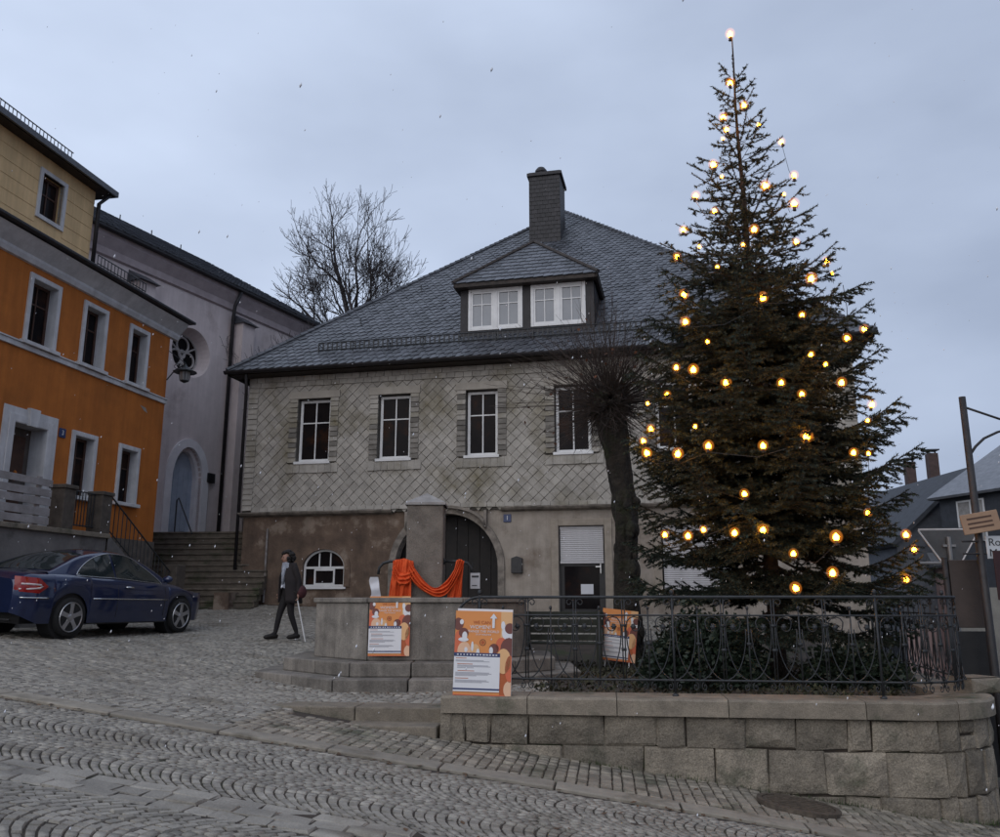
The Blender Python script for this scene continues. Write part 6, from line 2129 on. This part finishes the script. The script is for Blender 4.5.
for k in range(24):
    a = rp_.uniform(0, 6.28); z = rp_.uniform(.2, 3.0)
    b.ball((.03 + .21 * math.cos(a), .21 * math.sin(a), z), rp_.uniform(.05, .11), None, rp_.uniform(.08, .2), 8, 6)
o = b.build('trunk', mat('pollard_bark', (.040, .033, .026), (.016, .014, .012), 6, .95, 1.0, 12, c=(.03, .036, .016), cscale=2, dist=.08), pol, smooth=True)
tw = MB()
for k in range(850):
    a, e_ = rp_.uniform(0, 6.28), math.asin(rp_.uniform(-.9, 1))
    d_ = Vector((math.cos(a) * math.cos(e_), math.sin(a) * math.cos(e_), math.sin(e_)))
    L_ = rp_.uniform(.25, .65) if rp_.random() < .55 else rp_.uniform(.65, 1.4)
    if rp_.random() < .16: L_ = rp_.uniform(1.2, 1.75)
    if d_.z < -.1: L_ *= .65
    p0 = hd + Vector((d_.x * .36, d_.y * .36, d_.z * .36))
    cv = Vector((rp_.gauss(0, .3), rp_.gauss(0, .3), rp_.uniform(-.1, .4)))
    pts = [p0 + d_ * L_ * t + cv * L_ * t * t for t in (0, .35, .7, 1)]
    tw.tube(pts, [.008, .006, .0045, .0025], 3, cap=False)
    for j in range(rp_.randint(1, 3)):
        t = rp_.uniform(.3, .9); q = p0 + d_ * L_ * t + cv * L_ * t * t
        d2 = (d_ + Vector((rp_.gauss(0, .5), rp_.gauss(0, .5), rp_.gauss(.1, .4)))).normalized()
        tw.tube([q, q + d2 * L_ * .22, q + d2 * L_ * .42 + Vector((0, 0, .04))], [.004, .003, .002], 3, cap=False)
o = tw.build('crown', mat('lime_twig', (.050, .036, .030), (.028, .021, .018), 10, .85, .2, 40), pol, fix=False)
lv = MB()
for k in range(60):
    a, e_ = rp_.uniform(0, 6.28), rp_.uniform(-.6, 1.4); r_ = rp_.uniform(.7, 1.7)
    c_ = hd + Vector((math.cos(a) * math.cos(e_), math.sin(a) * math.cos(e_), math.sin(e_))) * r_
    M = Matrix.Translation(c_) @ Euler((rp_.uniform(0, 6), rp_.uniform(0, 6), rp_.uniform(0, 6))).to_matrix().to_4x4()
    lv.add([M @ Vector(q) for q in ((0, 0, 0), (.03, .01, .035), (0, .02, .08), (-.03, .01, .035))], [(0, 1, 2, 3)])
tag(lv.build('dry_leaves', mat('dry_leaf', (.12, .045, .02), (.07, .028, .014), 8, .8, 0), pol, fix=False), kind='stuff')

# ================================================================ bare trees
def bare_tree(name, label, base, height, spread, seed, m, depth=6, r0=.3, lean=(0, 0), first=.34, minr=.012, trunk_h=0, env=None):
    r_ = random.Random(seed)
    t = thing(name, label, 'tree', base)
    tr, cr_ = MB(), MB()
    def grow(p, d_, L_, rad_, lev):
        n = 4
        pts = [p.copy()]; q = p.copy(); dd = d_.copy()
        for k in range(n):
            dd = (dd + Vector((r_.gauss(0, .10), r_.gauss(0, .10), r_.gauss(.03, .06)))).normalized()
            q = q + dd * (L_ / n)
            if env and (q.x / env[0]) ** 2 + (q.y / env[0]) ** 2 + ((q.z - env[2]) / env[1]) ** 2 > r_.uniform(.85, 1.15):
                lev = max(lev, depth - 1)
            pts.append(q.copy())
        (tr if lev <= 1 else cr_).tube(pts, [max(minr, rad_ * (1 - .38 * k / n)) for k in range(n + 1)], 7 if lev < 2 else (5 if lev < 4 else 3), cap=False)
        if lev >= depth: return
        nc = 3 if lev < 2 else r_.choice((2, 3, 3))
        for k in range(nc):
            tt = 1.0 if k == 0 else r_.uniform(.35, .95)
            pp = pts[min(n, int(tt * n))]
            ax = dd.orthogonal().normalized(); ax.rotate(Matrix.Rotation(r_.uniform(0, 6.28), 3, dd))
            sp = r_.uniform(.12, .32) if k == 0 else r_.uniform(.4, spread)
            nd = (dd * math.cos(sp) + ax * math.sin(sp))
            nd = (nd + Vector((0, 0, .12))).normalized()
            grow(pp, nd, L_ * r_.uniform(.66, .86), rad_ * (.66 if k == 0 else .52), lev + 1)
    if trunk_h:
        tr.tube([(0, 0, trunk_h * k / 6) for k in range(7)], [r0 * (1.5 - .45 * k / 6) for k in range(7)], 9, cap=False)
        for k in range(9):
            a = k * 2.4 + .4
            sp = .08 if k == 0 else r_.uniform(.3, 1.0)
            grow(Vector((0, 0, trunk_h * (1 - .03 * k))), Vector((math.sin(sp) * math.cos(a), math.sin(sp) * math.sin(a), math.cos(sp))), height * first * (1.05 if k == 0 else .85), r0 * (.8 if k == 0 else .55), 0)
    else:
        grow(Vector((0, 0, 0)), Vector((lean[0], lean[1], 1)).normalized(), height * first, r0, 0)
    tr.build('trunk', m, t, smooth=True, fix=False)
    cr_.build('crown', m, t, smooth=True, fix=False)
    return t
gbark = mat('grey_bark', (.055, .048, .050), (.032, .028, .03), 6, .95, .3, 20)
bare_tree('bare_tree', 'large leafless tree rising behind the slate roof', (-7.3, 40, 3.2), 9.4, .9, 33, gbark, 7, .24, first=.28, minr=.0095, trunk_h=10.2, env=(3.7, 5.0, 14.9))
bare_tree('bare_tree', 'leafless young tree between church wall and shingled house', (-6.7, 28.0, 3.2), 4.6, 1.0, 8, gbark, 6, .07, first=.34, minr=.006, trunk_h=3.6)

# ---------------------------------------------------------------- evergreen shrub and ground cover under the spruce
def shrub(name, label, base, rx, ry, rz_, n, seed, m):
    t = thing(name, label, 'shrub', base)
    r_ = np.random.default_rng(seed)
    u_ = r_.normal(0, 1, (n, 3)); u_ /= np.linalg.norm(u_, axis=1, keepdims=True)
    rad_ = r_.uniform(.5, 1, n) ** .5
    lump = 1 + .18 * np.sin(u_[:, 0] * 7 + seed) * np.cos(u_[:, 1] * 6) + .1 * np.sin(u_[:, 2] * 11)
    P = u_ * (rad_ * lump)[:, None] * np.array([rx, ry, rz_]); P[:, 2] = np.abs(P[:, 2])
    d_ = r_.normal(0, 1, (n, 3)) + u_ * 1.2 + np.array([0, 0, .4]); d_ /= np.linalg.norm(d_, axis=1, keepdims=True)
    s_ = np.cross(d_, r_.normal(0, 1, (n, 3))); s_ /= np.linalg.norm(s_, axis=1, keepdims=True)
    l_ = r_.uniform(.05, .10, n)[:, None]; w_ = l_ * .28
    V = np.stack([P, P + d_ * l_ * .5 + s_ * w_, P + d_ * l_, P + d_ * l_ * .5 - s_ * w_], 1).reshape(-1, 3)
    raw_mesh('foliage', V, np.arange(n * 4).reshape(-1, 4), m, t, np.clip(r_.normal(.5, .25, n), 0, 1))
    b = MB()
    for k in range(9):
        a = k * .7; b.tube([(0, 0, 0), (rx * .4 * math.cos(a), ry * .4 * math.sin(a), rz_ * .5), (rx * .7 * math.cos(a), ry * .7 * math.sin(a), rz_ * .8)], [.02, .014, .006], 4)
    b.build('stems', twig_m, t)
    return t
leafg = mat('shrub_leaf', (.016, .028, .015), (.008, .014, .008), 3, .6, 0, tint=.5)
shrub('evergreen_shrub', 'dark round evergreen shrub low under the left side of the spruce', (2.55, 10.7, h(2.55, 10.7)), .75, .6, .85, 7000, 3, leafg)
shrub('evergreen_shrub', 'low dark evergreen shrub at the foot of the spruce trunk', (4.3, 10.6, h(4.3, 10.6)), .6, .5, .45, 4500, 6, leafg)
gcn = 9000
rg2 = np.random.default_rng(9)
X = rg2.uniform(.4, 5.0, gcn); Y = rg2.uniform(9.15, 15.5, gcn)
kx = (X < 5.0 + .213 * (Y - 9.6) - .5) & (Y > 9.03 - .1228 * (X + .54) + .5)
X, Y = X[kx], Y[kx]
Z = hv(X, Y) - .02
n = len(X)
a = rg2.uniform(0, 6.28, n); l_ = rg2.uniform(.02, .09, n); w_ = rg2.uniform(.01, .03, n); ti = rg2.uniform(.2, 1.2, n)
P = np.stack([X, Y, Z], 1); d_ = np.stack([np.cos(a) * np.sin(ti), np.sin(a) * np.sin(ti), np.cos(ti)], 1); s_ = np.stack([-np.sin(a), np.cos(a), 0 * a], 1)
V = np.stack([P - s_ * w_[:, None] * .3, P + d_ * (l_ * .6)[:, None] + s_ * w_[:, None], P + d_ * l_[:, None], P + d_ * (l_ * .6)[:, None] - s_ * w_[:, None]], 1).reshape(-1, 3)
gc = raw_mesh('ground_cover', V, np.arange(n * 4).reshape(-1, 4), mat('ground_leaf', (.040, .046, .022), (.028, .02, .012), 2, .8, 0, tint=.5, c=(.08, .045, .025), cscale=1.2), None, np.clip(rg2.normal(.5, .3, n), 0, 1))
tag(gc, 'low moss, grass and fallen leaves covering the bed under the spruce', 'ground cover', kind='stuff')

# ================================================================ right-hand street furniture
pole_m = mat('pole_paint', (.030, .028, .030), (.018, .017, .018), 12, .55, .15, 40)
pp = at(962, 397, 9.8)
PX, PY = pp.x, 9.8
gz = h(PX, PY)
pole = thing('lamp_post', 'tall dark steel post with curved bracket arm beside the wall corner', 'lamp post', (PX, PY, gz - .1))
b = MB(); b.tube([(0, 0, 0), (0, 0, 1.2), (0, 0, pp.z - gz + .1)], [.055, .046, .038], 12); b.lathe([(.11, 0), (.11, .25), (.085, .3)], 12); b.build('post', pole_m, pole, smooth=True)
tz_ = pp.z - gz
b = MB(); b.tube([(0, 0, tz_ - .02), (.45, .05, tz_ - .16), (1.3, .1, tz_ - .05)], .014, 6); b.tube([(0, 0, tz_ - .62), (.1, .015, tz_ - .50), (.22, .03, tz_ - .40), (.4, .045, tz_ - .32), (.6, .06, tz_ - .27), (.9, .08, tz_ - .2), (1.3, .1, tz_ - .1)], .016, 6); b.build('bracket_arm', pole_m, pole, smooth=True)
b = MB(); b.lathe([(.03, .06), (.09, .04), (.17, -.05), (.18, -.09), (.14, -.10)], 14, Matrix.Translation((1.35, .1, tz_ - .05))); b.build('lamp_head', pole_m, pole, smooth=True)
sg = mat('tan_sign', (.30, .195, .125), (.24, .155, .10), 4, .6, .1, 30)
s1a, s1b = at(961, 522, 9.68), at(997, 522, 9.68)
sgn = thing('direction_sign', 'tan wooden direction sign clamped to the dark post', 'sign', (PX, 9.68, s1a.z), R(-20))
b = MB(); b.box(-.22, .17, -.015, .015, -.115, .115, Matrix.Rotation(R(-9), 4, 'Y')); b.build('panel', sg, sgn, bevel=.006)
b = MB(); Ms = Matrix.Rotation(R(-9), 4, 'Y')
for z_ in (.045, -.01, -.06):
    b.box(-.16, .10, -.018, -.0155, z_, z_ + .02, Ms)
b.build('lettering', win_dark, sgn)
b = MB(); b.box(-.02, .02, .015, .12, -.08, -.05); b.box(-.02, .02, .015, .12, .05, .08); b.build('clamp', pole_m, sgn)
s2 = at(985, 536, 9.75)
sg2 = thing('street_sign', 'white street name sign with dark lettering beside the tan sign', 'sign', (s2.x, 9.75, s2.z), R(-6))
b = MB(); b.box(0, .75, -.01, .01, -.26, 0); b.build('panel', mat('sign_white', (.50, .52, .54), (.44, .46, .48), 4, .5, 0), sg2, bevel=.005)
text_part('lettering', 'Rosa-', .12, door_m, sg2, Matrix.Translation((.02, -.013, -.075)) @ FACE, 'LEFT')
text_part('lettering', 'Markt', .12, door_m, sg2, Matrix.Translation((.02, -.013, -.195)) @ FACE, 'LEFT')
b = MB(); b.tube([(-.25, .02, -.06), (0, .02, -.06)], .012, 6); b.tube([(-.25, .02, -.2), (0, .02, -.2)], .012, 6); b.build('clamp', pole_m, sg2)
rp0, rp1 = at(981, 552, 9.9), at(990, 600, 9.9)
rb_ = thing('red_board', 'narrow dark red board with white letter fixed to the dark post', 'sign', (rp0.x, 9.62, gz), R(-4))
b = MB(); b.box(-.02, .10, 0, .02, rp1.z - gz, rp0.z - gz); b.build('panel', mat('dark_red', (.035, .010, .012), (.025, .008, .009), 5, .5, .1, 30), rb_, bevel=.004)
text_part('lettering', 'N', .09, white_f, rb_, Matrix.Translation((.04, -.003, rp1.z - gz + .07)) @ FACE)
# give-way sign seen from behind
yl, yr, yb = at(919, 528, 11.2), at(976, 528, 11.2), at(948, 572, 11.2)
yz = h(yb.x, 11.2)
gy_ = thing('give_way_sign', 'triangular traffic sign seen from its grey back on a thin pole', 'sign', (yb.x, 11.2, yz - .1), R(-8))
cxs = (yl.x + yr.x) / 2 - yb.x
b = MB(); hwid = (yr.x - yl.x) / 2; zt = yl.z - yz + .1
zbt = zt - hwid * 1.70
b.prism([(cxs - hwid * .95, zt), (cxs + hwid * .95, zt), (cxs + hwid, zt - .05), (cxs + .03, zbt), (cxs - .03, zbt), (cxs - hwid, zt - .05)], -.012, -.004); b.build('plate', mat('sign_back', (.085, .088, .09), (.06, .062, .065), 4, .5, .05, 30, metal=.3), gy_)
b = MB(); b.tube([(cxs - hwid, -.008, zt - .02), (cxs + hwid, -.008, zt - .02)], .012, 5); b.tube([(cxs + hwid, -.008, zt - .03), (cxs, -.008, zbt)], .012, 5); b.tube([(cxs - hwid, -.008, zt - .03), (cxs, -.008, zbt)], .012, 5); b.build('edge', trim_w, gy_)
b = MB(); b.tube([(cxs - .02, -.04, 0), (cxs - .02, -.04, zt - .12)], .03, 8); b.box(cxs - .1, cxs + .06, -.05, -.012, zt - .25, zt - .22); b.build('pole', mat('galvanised', (.22, .225, .23), (.17, .175, .18), 6, .5, .1, 30, metal=.4), gy_)
ym = at(930, 561, 11.0)
b = MB(); b.tube([(cxs - .42, -.06, ym.z - yz + .08), (cxs, -.05, ym.z - yz + .08)], .022, 8); b.build('cross_arm', 'galvanised', gy_)
# notice board back
n0, n1 = at(946, 560, 10.1), at(978, 556, 10.1)
nbz = h((n0.x + n1.x) / 2, 10.1)
nbd = thing('notice_board', 'dark brown notice board on two posts beside the wall corner', 'board', (n0.x, 10.1, nbz - .1), R(-6))
wN = n1.x - n0.x
nb_t = n0.z - nbz + .1
brn = mat('board_brown', (.055, .040, .034), (.035, .026, .022), 4, .6, .15, 30)
b = MB(); b.box(.02, wN - .02, -.02, .03, nb_t - .78, nb_t); b.build('panel', brn, nbd, bevel=.008)
b = MB(); b.box(.03, wN - .03, 0, .03, .35, nb_t - .82); b.build('lower_panel', black_p, nbd, bevel=.006)
for x_ in (-.02, wN):
    b = MB(); b.tube([(x_, .0, -.3), (x_, .0, nb_t + .02)], .033, 8); b.ball((x_, 0, nb_t + .02), .036, .036, .02, 8, 6); b.build('post', pole_m, nbd, smooth=True)
q0 = at(972, 690, 9.55)
blk = thing('stone_block', 'rough granite block lying at the foot of the notice board', 'block', (q0.x, 9.45, ZC1 - .02), R(20))
b = MB(); b.cbox(-.2, .2, -.15, .2, 0, .17, .025, None, .5, .012); b.add([(-.2, -.12, .169), (.2, -.12, .169), (.2, .2, .172), (-.2, .2, .172)], [(0, 1, 2, 3)]); b.build('stone', cop_g, blk)

# ================================================================ houses down the street
dslate = mat('far_slate', (.20, .212, .236), (.14, .15, .17), 4, .6, .2, 20)
far_brick = mat('far_brick', (.085, .055, .05), (.05, .035, .032), 5, .9, .2, 20)
far_dark = mat('far_cladding', (.050, .056, .068), (.034, .038, .046), 4, .75, .2, 20)
far_green = mat('far_green', (.10, .20, .08), (.075, .15, .06), 3, .9, .1, 20)
far_pink = mat('far_pink', (.40, .29, .28), (.32, .23, .225), 3, .9, .1, 20)
far_cream = mat('far_cream', (.36, .34, .30), (.28, .265, .24), 3, .9, .1, 20)
def far_house(name, label, O, ang, w, d, zb, ze, zr, wm, rm, hip=0.0, gable=False):
    t = thing(name, label, 'house', (O[0], O[1], zb), ang)
    e, r_ = ze - zb, zr - zb
    b = MB(); b.box(0, w, 0, d, 0, e)
    if not hip:
        b.add([(0, 0, e), (0, d, e), (0, d / 2, r_ - .1)], [(0, 1, 2)]); b.add([(w, 0, e), (w, d, e), (w, d / 2, r_ - .1)], [(0, 1, 2)])
    b.build('wall', wm, t)
    o_ = .35
    b = MB(); b.add([(-o_, -o_, e - .1), (w + o_, -o_, e - .1), (w + o_, d + o_, e - .1), (-o_, d + o_, e - .1), (hip, d / 2, r_), (w - hip, d / 2, r_)], [(0, 1, 5, 4), (2, 3, 4, 5), (1, 2, 5), (3, 0, 4)]); ro = b.build('roof', rm, t)
    so = ro.modifiers.new('s', 'SOLIDIFY'); so.thickness = .12
    return t, ro
def far_window(t, x, z, w, h_, y=-.03):
    b = frame_mb(x, x + w, z, z + h_, y, .07, .05); b.box(x + w / 2 - .03, x + w / 2 + .03, y + .005, y + .04, z + .07, z + h_ - .07); wd_ = b.build('window', white_f, t)
    b = MB(); b.box(x + .05, x + w - .05, y + .02, y + .03, z + .05, z + h_ - .05); b.build('pane', curtain, wd_)
def far_chimney(t, x, y, z0, z1, w, pot=True):
    b = MB(); b.box(x - w / 2, x + w / 2, y - w / 2, y + w / 2, z0, z1); c_ = b.build('chimney', far_brick, t)
    b = MB(); b.box(x - w * .65, x + w * .65, y - w * .65, y + w * .65, z1 + .15, z1 + .22)
    for s_ in (-1, 1):
        b.box(x + s_ * w * .4 - .03, x + s_ * w * .4 + .03, y - .05, y + .05, z1, z1 + .15)
    b.build('chimney_cap', far_dark, c_)
# A: long slate-roofed house with dormers, green front
gA = -1.9
tA, roA = far_house('town_house', 'green fronted town house with long pale slate roof and two chimneys', (17.6, 44), R(-6), 11.5, 8, gA, 5.0, 7.7, far_green, dslate, hip=1.2)
for k in range(5):
    far_window(tA, .8 + k * 2.2, 1.2, 1.0, 1.5); far_window(tA, .8 + k * 2.2, 4.2, 1.0, 1.5)
cA = at(907, 480, 46); far_chimney(tA, (cA.x - 17.6), 2.6, 8.0 - gA - 1.2, cA.z - gA + 1.0, .48)
cB = at(935, 467, 46); far_chimney(tA, (cB.x - 17.6), 3.6, 8.0 - gA - 1.0, cB.z - gA + .9, .52)
for pxx, pyy in ((892, 515), (922, 504)):
    q = at(pxx, pyy, 44.4)
    x_ = q.x - 17.6; zc_ = q.z - gA
    b = MB(); b.box(x_ - .75, x_ + .75, .5, 3.0, zc_ - .6, zc_ + .45); dmr = b.build('dormer', far_dark, tA)
    b = MB(); b.box(x_ - .9, x_ + .9, .3, 3.2, zc_ + .45, zc_ + .58); b.build('dormer_roof', dslate, dmr)
    far_window(tA, x_ - .6, zc_ - .5, .5, .85, .44)
# C: narrow pink house between
tC, roC = far_house('town_house', 'narrow pale pink town house between the green house and the dark gabled one', (19.3, 37.5), R(-6), 3.4, 7, -2.1, 3.2, 5.8, far_pink, dslate)
far_window(tC, .6, 1.2, .9, 1.4); far_window(tC, 2.0, 1.2, .9, 1.4); far_window(tC, .6, 3.4, .9, 1.4)
# B: dark slate-hung house whose long front runs back along the street
gB = -2.2
oB = at(946, 560, 36)
angB = R(-74 - 0)
tB, roB = far_house('town_house', 'dark slate clad town house with white upper windows behind the signs', (oB.x, 36), angB, 13, 8, gB, 6.0, 8.6, far_dark, dslate)
for k in range(5):
    far_window(tB, .9 + k * 2.3, 6.1, 1.4, 1.75); far_window(tB, .9 + k * 2.3, 1.5, 1.15, 1.7)
b = MB(); b.box(-.02, 13.02, -.06, -.005, 0, 4.3); b.build('lower_wall', far_cream, tB)
far_chimney(tB, 2.2, 3.4, 9.6, 11.6, .6)
# E: gabled wing beyond it, slate hung gable towards the square
e0, e1, e2 = at(896, 536, 38), at(966, 470, 38), at(1030, 536, 38)
tE = thing('town_house', 'slate gabled town house rising behind the grey back of the triangular sign', 'house', (e0.x, 38, gB), 0)
wE, hE, apE = e2.x - e0.x, e0.z - gB, e1.z - gB
xm_ = e1.x - e0.x
b = MB(); b.prism([(0, 0), (wE, 0), (wE, hE), (xm_, apE), (0, hE)], 0, 9); b.build('wall', mat('far_gable', (.12, .132, .155), (.085, .094, .112), 4, .75, .2, 20), tE)
b = MB(); b.add([(-.4, -.35, hE - .35), (xm_, -.35, apE + .1), (xm_, 9.3, apE + .1), (-.4, 9.3, hE - .35), (wE + .4, -.35, hE - .35), (wE + .4, 9.3, hE - .35)], [(0, 1, 2, 3), (1, 4, 5, 2)]); ro = b.build('roof', far_dark, tE); so = ro.modifiers.new('s', 'SOLIDIFY'); so.thickness = .2
far_window(tE, xm_ - .6, hE - 1.0, 1.1, 1.4)
b = MB(); b.box(.0, wE, -.05, -.005, 0, 2.6); b.build('lower_wall', far_pink, tE)
# a long low house closes the view further down
tD, _ = far_house('town_house', 'distant grey town house closing the view down the street', (14, 62), R(-4), 22, 8, -2.5, 3.6, 6.8, far_cream, dslate)
for k in range(8):
    far_window(tD, 1 + k * 2.6, 2.6, 1.1, 1.5)

# ---------------------------------------------------------------- weeds at the wall foot, fallen leaves
rw_ = np.random.default_rng(31)
gv, gf = [], []
for c_ in (1.6, 2.35, 3.0, 3.55, 3.9, 4.35, 4.9, 5.3):
    for k in range(int(rw_.uniform(25, 75))):
        t = c_ + rw_.normal(0, .13)
        p_, a_w = wpath(t, -.012 - abs(rw_.normal(0, .03)))
        z_ = h(p_.x, p_.y) - .005
        a_ = rw_.uniform(0, 6.28); l_ = rw_.uniform(.02, .075); le = rw_.uniform(.1, .8)
        tip = Vector((p_.x + math.cos(a_) * l_ * le, p_.y + math.sin(a_) * l_ * le - .01, z_ + l_))
        sd = Vector((-math.sin(a_), math.cos(a_), 0)) * rw_.uniform(.002, .006)
        b0_ = len(gv); gv += [tuple(Vector((p_.x, p_.y, z_)) - sd), tuple(Vector((p_.x, p_.y, z_)) + sd), tuple(tip)]; gf.append((b0_, b0_ + 1, b0_ + 2))
wd_ = raw_mesh('weeds', gv, gf, mat('weed', (.055, .085, .025), (.03, .045, .015), 5, .8, 0))
tag(wd_, 'small green weeds and moss along the foot of the granite wall', 'weeds', kind='stuff')
lv_, lf_2 = [], []
for k in range(420):
    q = rw_.random()
    if q < .45:                       # along the fountain steps
        a_ = rw_.uniform(3.3, 6.1); r_ = 2.42 + abs(rw_.normal(0, .18)); x_, y_ = FC.x + r_ * math.cos(a_), FC.y + r_ * math.sin(a_)
    elif q < .75:                     # kerb line
        x_, y_ = uv(rw_.uniform(-5, 4), rw_.normal(-.03, .05))
    else:
        x_, y_ = uv(rw_.uniform(-5, 3), rw_.uniform(-2.5, 1.4))
    z_ = h(x_, y_) + rw_.uniform(.006, .016)
    a_ = rw_.uniform(0, 6.28); s_ = rw_.uniform(.012, .032)
    b0_ = len(lv_)
    for ang, rr_ in ((0, 1.3), (1.57, .6), (3.14, 1.1), (4.71, .6)):
        lv_.append((x_ + s_ * rr_ * math.cos(a_ + ang), y_ + s_ * rr_ * math.sin(a_ + ang), z_ + rw_.uniform(-.004, .008)))
    lf_2.append((b0_, b0_ + 1, b0_ + 2, b0_ + 3))
fl = raw_mesh('fallen_leaves', lv_, lf_2, mat('leaf_litter', (.13, .075, .04), (.06, .035, .02), 9, .8, 0))
tag(fl, 'scattered brown fallen leaves on the setts by kerb and fountain', 'leaves', kind='stuff')

# ================================================================ falling snow
rs_ = np.random.default_rng(12)
n = 1000
P = np.stack([rs_.uniform(-8.5, 8.5, n), rs_.uniform(3.0, 15, n), np.where(rs_.random(n) < .75, rs_.uniform(.3, 4.5, n), rs_.uniform(4.5, 9.5, n))], 1)
r_ = rs_.uniform(.0026, .0062, n)
oct_ = np.array([(1, 0, 0), (-1, 0, 0), (0, 1, 0), (0, -1, 0), (.5, 0, 2.4), (-.5, 0, -2.4)], float)
of = np.array([(0, 2, 4), (2, 1, 4), (1, 3, 4), (3, 0, 4), (2, 0, 5), (1, 2, 5), (3, 1, 5), (0, 3, 5)])
V = (P[:, None, :] + oct_[None] * r_[:, None, None]).reshape(-1, 3)
Fq = (of[None] + (np.arange(n) * 6)[:, None, None]).reshape(-1, 3)
sn = raw_mesh('falling_snow', V, Fq, mat('snow', (.75, .76, .8), (.7, .71, .75), 4, .9, 0))
tag(sn, 'fine snowflakes drifting through the air over the square', 'snow', kind='stuff')
